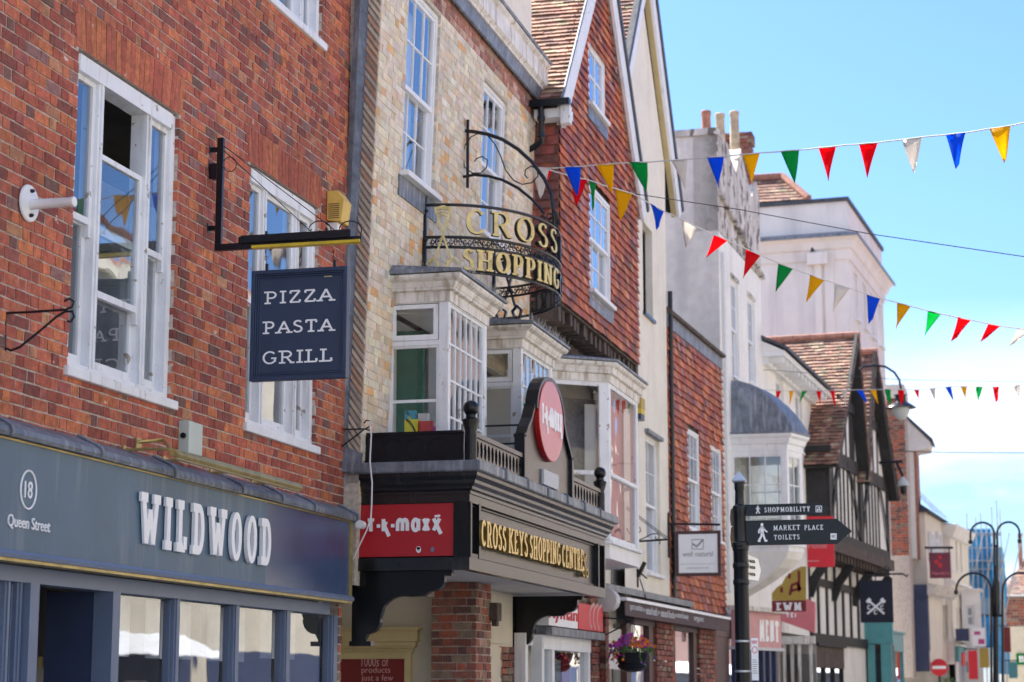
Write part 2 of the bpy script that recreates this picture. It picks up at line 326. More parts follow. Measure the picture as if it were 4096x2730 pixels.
        if bevel:
            b = o.modifiers.new('bevel', 'BEVEL'); b.width = bevel; b.segments = 2; b.limit_method = 'ANGLE'
        if parent:
            o.parent = parent
            if parent.type == 'EMPTY': o.matrix_parent_inverse = Matrix.Translation(-Vector(parent.location))
        return o
def sharp(strokes):
    out = []
    for st in strokes:
        cur = [st[0]]
        for k in range(1, len(st)):
            cur.append(st[k])
            if k < len(st)-1:
                a = math.atan2(st[k][1]-st[k-1][1], st[k][0]-st[k-1][0]); b = math.atan2(st[k+1][1]-st[k][1], st[k+1][0]-st[k][0]); d = abs((b-a+math.pi) % (2*math.pi)-math.pi)
                if d > 1.2: out.append(cur); cur = [st[k]]
        out.append(cur)
    return out
def arc(cx, cy, rx, ry, a0, a1, n=12): return [(cx+rx*math.cos(R(a0+(a1-a0)*k/n)), cy+ry*math.sin(R(a0+(a1-a0)*k/n))) for k in range(n+1)]
G = {
 'A': (.95, [[(0, 0), (.5, 1), (1, 0)], [(.2, .34), (.8, .34)]], [(0, 0), (1, 0)]),
 'B': (.72, [[(.12, 0), (.12, 1)], [(.12, 1)]+arc(.5, .76, .38, .24, 90, -90, 8)+[(.12, .52)], [(.12, .52)]+arc(.55, .26, .45, .26, 90, -90, 8)+[(.12, 0)]], [(.06, 0), (.06, 1)]),
 'C': (.85, [arc(.52, .5, .5, .5, 42, 318, 22)], []),
 'D': (.88, [[(.12, 0), (.12, 1)], [(.12, 1)]+arc(.45, .5, .55, .5, 90, -90, 14)+[(.12, 0)]], [(.08, 0), (.08, 1)]),
 'E': (.72, [[(.12, 0), (.12, 1)], [(.12, 1), (.95, 1), (.95, .8)], [(.12, .52), (.72, .52)], [(.12, 0), (.98, 0), (.98, .22)]], [(.06, 0), (.06, 1)]),
 'G': (.92, [arc(.5, .5, .5, .5, 42, 335, 22), [(.93, .44), (.93, .12)], [(.62, .44), (1.05, .44)]], []),
 'H': (.95, [[(.1, 0), (.1, 1)], [(.9, 0), (.9, 1)], [(.1, .5), (.9, .5)]], [(.1, 0), (.1, 1), (.9, 0), (.9, 1)]),
 'I': (.42, [[(.5, 0), (.5, 1)]], [(.5, 0), (.5, 1)]),
 'K': (.92, [[(.1, 0), (.1, 1)], [(.12, .42), (.88, 1)], [(.35, .58), (.95, 0)]], [(.1, 0), (.1, 1), (.86, 1), (.95, 0)]),
 'L': (.75, [[(.15, 0), (.15, 1)], [(.15, 0), (.96, 0), (.96, .28)]], [(.15, 1), (.06, 0)]),
 'M': (1.1, [[(.08, 0), (.12, 1), (.5, .12), (.88, 1), (.92, 0)]], [(.08, 0), (.92, 0), (.08, 1, .7), (.92, 1, .7)]),
 'N': (.95, [[(.1, 0), (.1, 1), (.9, 0), (.9, 1)]], [(.1, 0), (.08, 1, .8), (.9, 1)]),
 'O': (.92, [arc(.5, .5, .5, .5, 0, 360, 26)], []),
 'P': (.76, [[(.12, 0), (.12, 1)], [(.12, 1)]+arc(.52, .73, .44, .27, 90, -90, 10)+[(.12, .46)]], [(.12, 0), (.06, 1)]),
 'R': (.88, [[(.12, 0), (.12, 1)], [(.12, 1)]+arc(.46, .74, .40, .26, 90, -90, 10)+[(.12, .48)], [(.48, .48), (.92, 0)]], [(.12, 0), (.06, 1), (.98, 0, .7)]),
 'S': (.68, [arc(.5, .76, .46, .24, 28, 200, 10)+arc(.5, .26, .5, .26, 120, -60, 10)[2:]+arc(.48, .26, .5, .26, -90, -160, 6)], []),
 'T': (.85, [[(.5, 0), (.5, 1)], [(0, .78), (0, 1), (1, 1), (1, .78)]], [(.5, 0)]),
 'U': (.9, [[(.1, 1), (.1, .35)]+arc(.5, .35, .4, .35, 180, 360, 10)+[(.9, 1)]], [(.1, 1), (.9, 1)]),
 'W': (1.35, [[(.05, 1), (.27, 0), (.5, .72), (.73, 0), (.95, 1)]], [(.06, 1), (.94, 1)]),
 'Y': (.9, [[(.05, 1), (.5, .48), (.95, 1)], [(.5, .5), (.5, 0)]], [(.06, 1), (.94, 1), (.5, 0)]),
 'Z': (.8, [[(.04, .78), (.04, 1), (.96, 1), (.02, 0), (.98, 0), (.98, .22)]], []),
 't': (1.05, [[(0, .95), (1, .95)], [(.5, 0), (.5, .95)]], []), 'k': (.95, [[(.1, 0), (.1, 1.0)], [(.1, .32), (.62, .78)], [(.25, .48), (1.15, -.42)]], []),
 'm': (1.5, [[(.04, 0), (.04, .55)]+arc(.27, .55, .23, .37, 180, 0, 8)+[(.5, 0)], [(.5, .55)]+arc(.73, .55, .23, .37, 180, 0, 8)+[(.96, 0)]], []),
 'a': (1.0, [arc(.46, .46, .46, .46, 0, 360, 20), [(.95, 0), (.95, .95)]], []), 'x': (.9, [[(.0, .95), (.95, -.02)], [(.95, .95), (.0, -.02)]], []), 'X': (1.0, [[(.0, .95), (1.2, -.32)], [(.98, .95), (.0, -.02)]], []),
 '.': (.26, [[(.5, .30), (.5, .58)]], []),
 '1': (.5, [[(.5, 0), (.5, 1)], [(.1, .78), (.5, 1)]], []), '8': (.62, [arc(.5, .75, .4, .24, 0, 360, 14), arc(.5, .26, .5, .26, 0, 360, 14)], []),
}
# ---------------------------------------------------------------- scene objects
def thing(name, label, cat, loc=(0, 0, 0), group=None):
    o = bpy.data.objects.new(name, None); COL.objects.link(o); o.location = loc; o.empty_display_size = .2; o['label'] = label; o['category'] = cat
    if group: o['group'] = group
    return o
def tag(o, label, cat, group=None):
    o['label'] = label; o['category'] = cat
    if group: o['group'] = group
    return o
def struct(o, kind='structure'): o['kind'] = kind; return o
def jit(c, a=.12):
    k = 1+random.uniform(-a, a); return (c[0]*k, c[1]*k*(1+random.uniform(-.06, .06)), c[2]*k)
def spans(a, b, cut):
    out = [(a, b)]
    for c, d in cut:
        nw = []
        for x, y in out:
            if d <= x or c >= y: nw.append((x, y)); continue
            if c > x: nw.append((x, c))
            if d < y: nw.append((d, y))
        out = nw
    return out
def bricks(mb, F, u0, u1, v0, v1, pal, holes=(), bl=.203, bh=.0735, j=.013, w=.006, dep=.03, wob=.0034, palf=None, clip=None):
    row = 0; v = v0; pitch = bh+j; ncol = max(1, round((v1-v0)/pitch)); pitch = (v1-v0)/ncol; bh = pitch-j
    hd = (bl-j)/2
    for r_ in range(ncol):
        vb = v0+r_*pitch+j/2; vt = vb+bh; vc = (vb+vt)/2; cut = [(h[0], h[1]) for h in holes if h[2]-.01 < vc < h[3]+.01]
        a, b = (u0, u1) if clip is None else clip(vc)
        a = max(a, u0); b = min(b, u1); off = (bl+hd+2*j)/2*(r_ % 2)+random.uniform(-.012, .012); x = u0-off-.4; k = 0
        while x < b:
            ln = bl if k % 2 == 0 else hd; k += 1
            x0, x1 = max(x, a), min(x+ln, b); x += ln+j
            if x1-x0 < .02: continue
            for p, q in spans(x0, x1, cut):
                if q-p < .018: continue
                c = jit(random.choice(palf(vc) if palf else pal)); t = [random.uniform(-wob, wob) for _ in range(6)]; ww = w+random.uniform(-.0025, .0035)
                P = F.pt
                mb.hexa([P(p+t[0], vb+t[1], -dep), P(q+t[2], vb+t[3], -dep), P(q+t[4], vt+t[5], -dep), P(p+t[1], vt+t[0], -dep)],
                        [P(p+t[0], vb+t[1], ww), P(q+t[2], vb+t[3], ww+t[4]), P(q+t[4], vt+t[5], ww), P(p+t[1], vt+t[0], ww+t[2])], c)
def tiles(mb, P, u0, u1, v0, v1, pal, holes=(), tw=.165, g=.10, th=.014, lift=.02, clip=None, wob=.004, sag=0):
    """hung or roof tiles; P(u, v, w)"""
    n = max(1, round((v1-v0)/g)); g = (v1-v0)/n
    for r_ in range(n):
        vb = v0+r_*g; vc = vb+g/2; cut = [(h[0], h[1]) for h in holes if h[2]-.02 < vc < h[3]+.02]
        a, b = (u0, u1) if clip is None else clip(vc)
        a = max(a, u0); b = min(b, u1); x = a-(tw/2 if r_ % 2 else 0)+random.uniform(-.004, .004)
        while x < b-.01:
            x0, x1 = max(x+.001, a), min(x+tw-.002, b); x += tw
            for p, q in spans(x0, x1, cut):
                if q-p < .02: continue
                c = jit(random.choice(pal), .18); d = random.uniform(-wob, wob); l = lift+random.uniform(-.004, .006); vt = vb+g*1.12
                t = random.uniform(-.003, .003)
                mb.hexa([P(p, vb+d+t, l), P(q, vb+d-t, l+t), P(q, vt, .004), P(p, vt, .004)],
                        [P(p, vb+d+t, l-th), P(q, vb+d-t, l+t-th), P(q, vt, -.004), P(p, vt, -.004)], c)
def sashgeo(fr, pn, F, u0, u1, v0, v1, w, cols, rows, st=.042, bar=.018, rail=.05):
    """one sash: stiles, rails, glazing bars, glass"""
    fr.box(F, u0, u0+st, v0, v1, w-.02, w+.02); fr.box(F, u1-st, u1, v0, v1, w-.02, w+.02)
    fr.box(F, u0+st, u1-st, v0, v0+rail, w-.021, w+.019); fr.box(F, u0+st, u1-st, v1-rail*.8, v1, w-.021, w+.019)
    a, b, c, d = u0+st, u1-st, v0+rail, v1-rail*.8
    for i in range(1, cols): x = a+(b-a)*i/cols; fr.box(F, x-bar/2, x+bar/2, c, d, w-.014, w+.014)
    for i in range(1, rows): y = c+(d-c)*i/rows; fr.box(F, a, b, y-bar/2, y+bar/2, w-.012, w+.0125)
    pn.face([F.pt(a, c, w), F.pt(b, c, w), F.pt(b, d, w), F.pt(a, d, w)])
def window(parent, F, u0, u1, v0, v1, cols=3, rows=(2, 2), rec=.07, fr=.05, sill=.05, paint='white', glassm='glass_sky', meet=.5, name='window', back=None, bars=.018, sillh=.06):
    f = MB(); p = MB(); d = -rec
    f.box(F, u0, u0+fr, v0, v1, d-.10, d); f.box(F, u1-fr, u1, v0, v1, d-.10, d); f.box(F, u0+fr, u1-fr, v1-fr, v1, d-.101, d-.002); f.box(F, u0+fr, u1-fr, v0, v0+fr*.6, d-.101, d-.002)
    a, b, c, e = u0+fr, u1-fr, v0+fr*.6, v1-fr; m = c+(e-c)*meet
    if rows[1]:
        sashgeo(f, p, F, a, b, m-.02, e, d-.035, cols, rows[0], bar=bars); sashgeo(f, p, F, a, b, c, m+.02, d-.078, cols, rows[1], bar=bars)
    else: sashgeo(f, p, F, a, b, c, e, d-.04, cols, rows[0], bar=bars)
    o = f.build(name, paint, parent); p.build('pane', glassm, o)
    if sill: MB().box(F, u0-.04, u1+.04, v0-sillh, v0-.001, -rec-.02, sill).build('sill', paint, o, bevel=.006)
    if back: MB().box(F, u0, u1, v0, v1, -rec-.30, -rec-.27).build('curtain', back, o)  # sheet added to pale the glass, in place of a pale sky reflection
    return o
# ================================================================ SETTING
struct(MB().box(Fr((0, 0), (0, 1)), -400, 900, -.3, 0, -600, 600).build('ground', 'asphalt'))
Fleft = Fr((-5.2, 0), (0, 1))
pv = MB(); pv.slab([(-10, -12), (-3.1, -12), (-3.1, 34), (-2.2, 50), (1.5, 95), (-14, 95)], .004, .13); struct(pv.build('pavement', 'paving', bevel=.02))
pv = MB(); pv.slab([(3.4, -12), (16, -12), (16, 120), (8.5, 120), (3.4, 34)], .004, .13); struct(pv.build('pavement', 'paving', bevel=.02))
kb = MB(); kb.sweep([(-3.1, -12), (-3.1, 34), (-2.2, 50), (1.5, 95)], [(0.003, .002), (.13, .002), (.13, .125), (0.003, .14)]); struct(kb.build('kerb', 'render_grey', bevel=.015))

def shell(parent, F, u0, u1, v1, depth=6., w=-.14, floors=(), name='building_shell', m='interior', roofm='slateroof', th=.2, low=0.):
    b = MB(); b.box(F, u0, u0+th, low, v1, -depth, w); b.box(F, u1-th, u1, low, v1, -depth, w); b.box(F, u0+th, u1-th, low, v1, -depth, -depth+th)
    for f in floors: b.box(F, u0+th, u1-th, f, f+.25, -depth+th, w-.002)
    b.build(name, m, parent)
    MB().box(F, u0, u1, v1+.001, v1+.2, -depth, w).build('roof', roofm, parent)

# ================================================================ B1 red brick restaurant building
F1 = Fr((-6.5, 0), (0, 1)); B1E = 18.44
b1 = thing('brick_building', 'tall red brick building with white sash windows above the slate blue restaurant front', 'building', (-6.5, 14, 0))
def rect(F, l, t, r, b, w=0.):   # left/top pixel, right/bottom pixel
    u0, v1 = F.at(*(l if isinstance(l, tuple) else (l, t)), w); u1, v0 = F.at(r, b, w); return (u0, u1, v0, v1)
HA = (12.57, 14.33, 3.84, 6.17); HB = (15.86, 17.60, 3.86, 6.17); HC = (15.86, 17.60, 7.83, 9.75)
holes = [HA, HB, HC]; V0, V1 = 3.12, 10.2
arches = [(h[0]-.05, h[1]+.05, h[3], h[3]+.285) for h in (HA, HB, HC)]
w_ = MB(); w_.wall(F1, 8.5, B1E, 2.9, V1, holes); w_.reveals(F1, holes, -.16, 0); w_.build('wall', 'mortar', b1)
bk = MB(); bricks(bk, F1, 10.9, B1E-.005, V0, V1, PAL_RED, holes+arches, dep=.10)
for h in arches:   # soldier arches of rubbed brick
    n = 23; wd = (h[1]-h[0])/n
    for i in range(n):
        x = h[0]+i*wd; sk = (i+.5-n/2)/n*.10; c = jit(random.choice(PAL_RED[:11]+[(.46, .14, .07)])); ww = .006+random.uniform(-.002, .003); P = F1.pt
        a = [(x+.003, h[2]+.002), (x+wd-.003, h[2]+.002), (x+wd-.003+sk, h[3]+.03), (x+.003+sk, h[3]+.03)]
        bk.hexa([P(u, v, -.1) for u, v in a], [P(u, v, ww) for u, v in a], c)
bk.build('brickwork', 'brick', b1, recalc=False)
shell(b1, F1, 8.5, B1E, V1, 7., -.17, (3.2, 6.75))
MB().box(F1, 8.5, B1E, V1+.001, V1+.1, -.2, .06).build('coping', 'render_grey', b1)
def tripartite(h, drop, name='window', blind=None):
    u0, u1, v0, v1 = h; W = u1-u0; f = MB(); p = MB(); d = -.03
    v1 -= .02
    f.box(F1, u0, u0+.07, v0, v1, d-.14, d); f.box(F1, u1-.075, u1, v0, v1, d-.14, d); f.box(F1, u0+.07, u1-.075, v1-.125, v1, d-.141, d+.012); f.box(F1, u0+.07, u1-.075, v0, v0+.05, d-.141, d-.002)
    m1, m2 = u0+.26*W, u0+.735*W
    for m in (m1, m2): f.box(F1, m-.045, m+.045, v0+.05, v1-.125, d-.139, d-.004); f.box(F1, m-.012, m+.012, v0+.05, v1-.125, d-.003, d+.008)
    mid = v0+(v1-v0)*.49
    for i, (a, b) in enumerate(((u0+.07, m1-.045), (m1+.045, m2-.045), (m2+.045, u1-.075))):
        dr = drop if i == 1 else 0
        sashgeo(f, p, F1, a, b, mid-.03-dr, v1-.125-dr, d-.05, 1, 1, st=.045, rail=.05)
        sashgeo(f, p, F1, a, b, v0+.05, mid+.03, d-.095, 1, 1, st=.05, rail=.085)
        for uu in (a+.002, b-.042):   # sash horns
            f.box(F1, uu, uu+.04, mid-.12-dr, mid-.03-dr, d-.071, d-.028)
    o = f.build(name, 'peel', b1); p.build('pane', 'glass', o)
    MB().box(F1, u0-.05, u1+.06, v0-.075, v0-.001, -.12, .045).build('sill', 'peel', o, bevel=.01)
    return o
tripartite(HA, .50); wB = tripartite(HB, 0.); wC = tripartite(HC, 0)
MB().box(F1, HB[0]+.5, HB[0]+.8, HB[2]+.05, HB[2]+1.2, -.6, -.55).build('curtain', 'reddish', wB)
MB().box(F1, HB[0], HB[1], HB[2], HB[3], -1.6, -1.55).build('curtain', 'curtain', wB)
# lead apron over the fascia, with rolled joints
ld = MB(); z0 = 3.19
prof = [(0, 3.345), (.03, 3.35), (.19, 3.275), (.225, 3.25), (.235, 3.215), (.225, 3.192), (0, 3.192)]
js = [8.5] + [F1.U(x, 1050+.27*x*.9, .2) for x in (13, 222, 392, 548, 640, 715)] + [18.19]
for i, (a, b) in enumerate(zip(js, js[1:])):
    q = random.uniform(-.006, .006); m = (a+b)/2
    ld.sweep([(-6.5, a), (-6.5, m), (-6.5, b+.03)], [(o_+(.004 if i % 2 else 0), z_+q) for o_, z_ in prof])
    ld.tube([(-6.5+o_+.012, b, z_+.006+q) for o_, z_ in prof[1:6]], .016, 6)
ld.build('lead_apron', 'lead', b1, smooth=True)
# ---- shop sign of the restaurant
sg = thing('shop_sign', 'long slate blue fascia board with raised white slab letters over the restaurant windows', 'shop sign', (-6.4, 15, 2.5))
FB = F1.off(.18); seam = FB.U(612, 1250)
bd = MB().box(FB, 8.5, seam-.004, 2.48, 3.19, -.17, 0); bd.build('board', 'slate', sg)
MB().box(FB, seam, 18.13, 2.48, 3.19, -.17, -.003).build('end_panel', 'slate2', sg)
tr = MB(); tr.sweep([(-6.5, 8.5), (-6.5, 18.17), ], [(.172, 2.43), (.215, 2.43), (.222, 2.455), (.205, 2.479), (.172, 2.479)]); tr.build('ledge', 'shopblue', sg)
tr = MB(); tr.box(FB, 8.5, 18.17, 3.18, 3.192, -.02, .012); tr.box(FB, 18.132, 18.17, 2.48, 3.18, -.17, .012); tr.box(FB, 18.14, 18.162, 2.5, 3.17, .012, .02); tr.box(FB, 8.5, 18.17, 2.408, 2.429, -.10, .02)
tr.build('gold_trim', 'brass', sg)
lt = MB(); u0, v1 = FB.at(318, 1133); u1, v0 = FB.at(611, 1301)
lt.glyphs(FB.pt, 'WILDWOOD', u0, u1, 2.635, 3.03, .062, .048, .010, .03, serif=.058, gap=.50, slab_h=.07)
lt.build('lettering', 'letter', sg); lt = MB(); c0 = FB.at(64, 1126); lt.tube([FB.pt(c0[0]+.105*math.cos(a*.1745), c0[1]+.125*math.sin(a*.1745), .004) for a in range(36)], .007, 6, closed=True)
lt.text(FB.pt, '18', c0[0]-.052, c0[0]+.05, c0[1]-.055, c0[1]+.055, .001, .008)
lt.build('number_roundel', 'letter', sg); lt = MB(); a = FB.at(16, 1203); b = FB.at(113, 1220); lt.text(FB.pt, 'Queen Street', a[0], b[0], 2.645-.03, 2.645+.062, .001, .008)
lt.build('street_name', 'letter', sg)
# ---- shopfront below the sign
sf = thing('shopfront', 'slate blue painted restaurant shopfront with tall plate glass windows under the long fascia', 'shopfront', (-6.5, 14, 0))
f = MB(); U = lambda x, y=1450: F1.U(x, y, -.02)
f.box(F1, 8.5, 18.02, 2.30, 2.405, -.12, .03); f.box(F1, 8.5, 18.02, .004, .55, -.12, .03)
def post(x0, x1, w0=-.085, w1=.0):
    a, b = U(x1-13), U(x1); f.box(F1, a, b, .55, 2.30, w0, w1); 
    f.box(F1, a+.025, b-.025, .55, 2.30, w1, w1+.012); f.box(F1, a-.02, a-.001, .55, 2.29, w0, w1-.03)
post(-60, 14); post(28, 42)
for x in ((380, 407), (516, 544), (635, 662), (746, 771)): post(*x)
f.build('frame', 'shopblue', sf)
MB().box(F1, U(43), U(64), .14, 2.30, -.16, .055).build('door_post', 'shopblue', sf); MB().box(F1, U(236), U(253), .14, 2.30, -.10, .055).build('door_post', 'shopblue', sf)
MB().box(F1, U(237), U(251), .14, 2.299, -.48, -.101).build('side_panel', 'shopdark', sf)
for x in ((-60, 42), (253, 380), (407, 516), (544, 635), (662, 746)):
    g = MB(); g.face([F1.pt(U(x[0]), .5, -.06), F1.pt(U(x[1]), .5, -.06), F1.pt(U(x[1]), 2.3, -.06), F1.pt(U(x[0]), 2.3, -.06)]); g.build('pane', 'glass_shop', sf)
for x in ((255, 372), (409, 508), (546, 628), (664, 740)):
    bl = MB(); bl.box(F1, U(x[0]), U(x[1]), 1.86 + random.uniform(-.03, .03), 2.3, -.30, -.29); bl.build('roller_blind', 'curtain', sf)
for k in range(16):
    u = random.uniform(12.2, 17.8); d = random.uniform(.7, 2.6); z = random.uniform(.9, 2.0); hh = random.uniform(.15, .5); MB().box(F1, u, u+random.uniform(.12, .5), z, z+hh, -d-.03, -d).build('inside_picture', random.choice(['ochre', 'room_white', 'brown', 'oldwood', 'interior', 'brass']), sf)
MB().box(F1, 11.0, 18.2, .1, 3.1, -3.2, -3.1).build('inside_wall', 'bedding', sf)
# door leaf standing open inside the dark opening
dr = thing('door', 'glazed dark door standing ajar in the restaurant entrance beside the blue posts', 'door', F1.pt(U(64), .13, -.2))
d_ = Fr((-6.62, U(70)), (-.9, .35)); f = MB(); f.box(d_, 0, .06, .14, 2.2, -.02, .02); f.box(d_, .84, .9, .14, 2.2, -.02, .02); f.box(d_, .06, .84, .14, .4, -.02, .02); f.box(d_, .06, .84, 2.1, 2.2, -.02, .02); f.box(d_, .06, .84, 1.1, 1.16, -.02, .02); f.build('frame', 'shopdark', dr)
MB().box(d_, .06, .84, .4, 2.1, -.004, .004).build('pane', 'glass', dr)
# brick pier beside the canopy
pr = MB(); pr.box(F1, U(772), B1E, .05, 2.47, -.2, -.006); pr.build('pier_core', 'mortar', b1)
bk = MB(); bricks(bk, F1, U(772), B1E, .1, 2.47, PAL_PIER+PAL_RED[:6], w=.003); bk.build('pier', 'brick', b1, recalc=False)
# lead flashing up the joint with the cream building
F1s = face_y(18.44)
lf = MB(); F2 = Fr((-6.25, 0), (0, 1), .035, 6.25)
zs = [3.6, 4.9, 6.15, 7.4, 8.15, 9.3, 10.3]
for i, (a, b) in enumerate(zip(zs, zs[1:])):
    def xx(v): return -6.25+.035*(v-6.25)-.125
    A = [(xx(a)-.12-.01*(i % 2), 18.40, a-.03), (xx(a)+.005, 18.44, a-.03), (xx(b)+.005, 18.44, b), (xx(b)-.12, 18.40, b)]
    lf.hexa(A, [(x, y+.03, z) for x, y, z in A]); lf.hexa([(xx(a)-.14, 18.385, a-.03), (xx(a)-.09, 18.38, a-.03), (xx(b)-.09, 18.38, b), (xx(b)-.14, 18.385, b)], [(xx(a)-.14, 18.41, a-.03), (xx(a)-.09, 18.41, a-.03), (xx(b)-.09, 18.41, b), (xx(b)-.14, 18.41, b)])
lf.build('lead_flashing', 'lead', b1)

# ================================================================ B2 cream tiled building
b2 = thing('cream_tiled_building', 'cream and orange mathematical tile building with white sash windows behind the curved iron sign', 'building', (-6.25, 21.5, 0))
E2 = 24.9; C1 = F2.at(941, 0); 
c1 = (F2.U(922, 386), F2.U(1004, 250), F2.V(922, 388)-.02, F2.V(1012, 38)); 
c2 = (F2.U(1104, 420), F2.U(1163, 330), F2.V(1097, 525)+.0, F2.V(1112, 180))
print('c1', c1, 'c2', c2)
RB = 9.08
or1z = 5.78
W2h = [c1, c2]; bayh = [(19.36, 20.68, 3.9, 5.45), (22.38, 23.78, 3.9, 5.45)]; W2h += bayh
w_ = MB(); w_.wall(F2, 18.44, E2, 2.6, 9.5, W2h); w_.reveals(F2, W2h, -.1, 0)
w_.face([F2.pt(18.44, 2.6, 0), F2.pt(18.44, 9.5, 0), F2.pt(18.44, 9.5, -.4), F2.pt(18.44, 2.6, -.4)]); w_.build('wall', 'mortar_pale', b2)
bk = MB(); bricks(bk, F2, 18.445, E2, 3.4, RB, PAL_CREAM, W2h, bl=.212, bh=.078, j=.006, w=.004, wob=.003); bk.build('mathematical_tiles', 'cream_tile', b2, recalc=False)
bk = MB(); bricks(bk, F2, 18.445, E2, RB, 9.42, [(.36, .15, .10), (.42, .2, .14), (.30, .14, .11), (.48, .30, .24)], W2h, j=.012); bk.build('brick_band', 'brick', b2, recalc=False)
hb = MB()   # raking edge of the tiles, seen from the street
for i in range(76):
    v = 3.70+i*.084
    x1 = -6.25+.035*(v-6.25); c = jit(random.choice([(.46, .40, .31), (.40, .34, .27), (.52, .45, .34), (.44, .27, .17)]), .15); t = random.uniform(-.006, .006)
    A = [(x1-.118, v+.175+t), (x1-.118, v+.222+t), (x1+.004, v+.052), (x1+.002, v+.005)]
    hb.hexa([(x, 18.405+random.uniform(0, .006), z) for x, z in A], [(x, 18.43, z) for x, z in A], c)
hb.build('raking_tile_edge', 'cream_tile', b2)
ms = MB(); ms.hexa([F2.pt(18.425, 3.6, -.12), F2.pt(18.425, 10, -.12), F2.pt(18.425, 10, 0), F2.pt(18.425, 3.6, 0)], [F2.pt(18.47, 3.6, -.12), F2.pt(18.47, 10, -.12), F2.pt(18.47, 10, -.005), F2.pt(18.47, 3.6, -.005)]); ms.build('edge_bedding', 'bedding', b2)
shell(b2, F2, 18.46, E2, 9.6, 6.5, -.2, (3.35, 6.3), m='room_white', low=3.0)
window(b2, F2, *c1, cols=3, rows=(2, 2), rec=.03, sill=.10, meet=.47, back='curtain'); window(b2, F2, *c2, cols=3, rows=(2, 2), rec=.03, sill=.08, meet=.47, back='curtain')  # pale sheets added behind both panes to lighten the glass
MB().box(F2, c1[0]-.1, c1[1]+.1, c1[2]-.28, c1[2]-.06, .004, .02).build('lead_apron', 'lead', b2)
# eaves: lead skirt, cornice, attic wall
o2 = [(-6.25+.11, 18.46), (-6.25+.11, E2+.02)]
MB().sweep(o2, [(0, 9.36), (.05, 9.30), (.075, 9.31), (.10, 9.46), (0, 9.46)]).build('lead_skirt', 'lead', b2)
MB().sweep(o2, [(0, 9.46), (.12, 9.46), (.12, 9.50), (.16, 9.53), (.16, 9.75), (.20, 9.78), (.20, 9.82), (0, 9.82)]).build('cornice', 'cornice', b2)
MB().sweep(o2, [(-.2, 9.821), (.22, 9.821), (.23, 9.85), (-.2, 9.90)]).build('lead_capping', 'lead', b2)
MB().box(Fr((-6.2, 0), (0, 1)), 18.46, E2, 9.83, 12.6, -3, 0).build('attic_wall', 'render_cream', b2)
MB().box(Fr((-6.2, 0), (0, 1)), 18.44, E2, 12.6, 12.75, -3.1, .1).build('attic_coping', 'render_grey', b2)

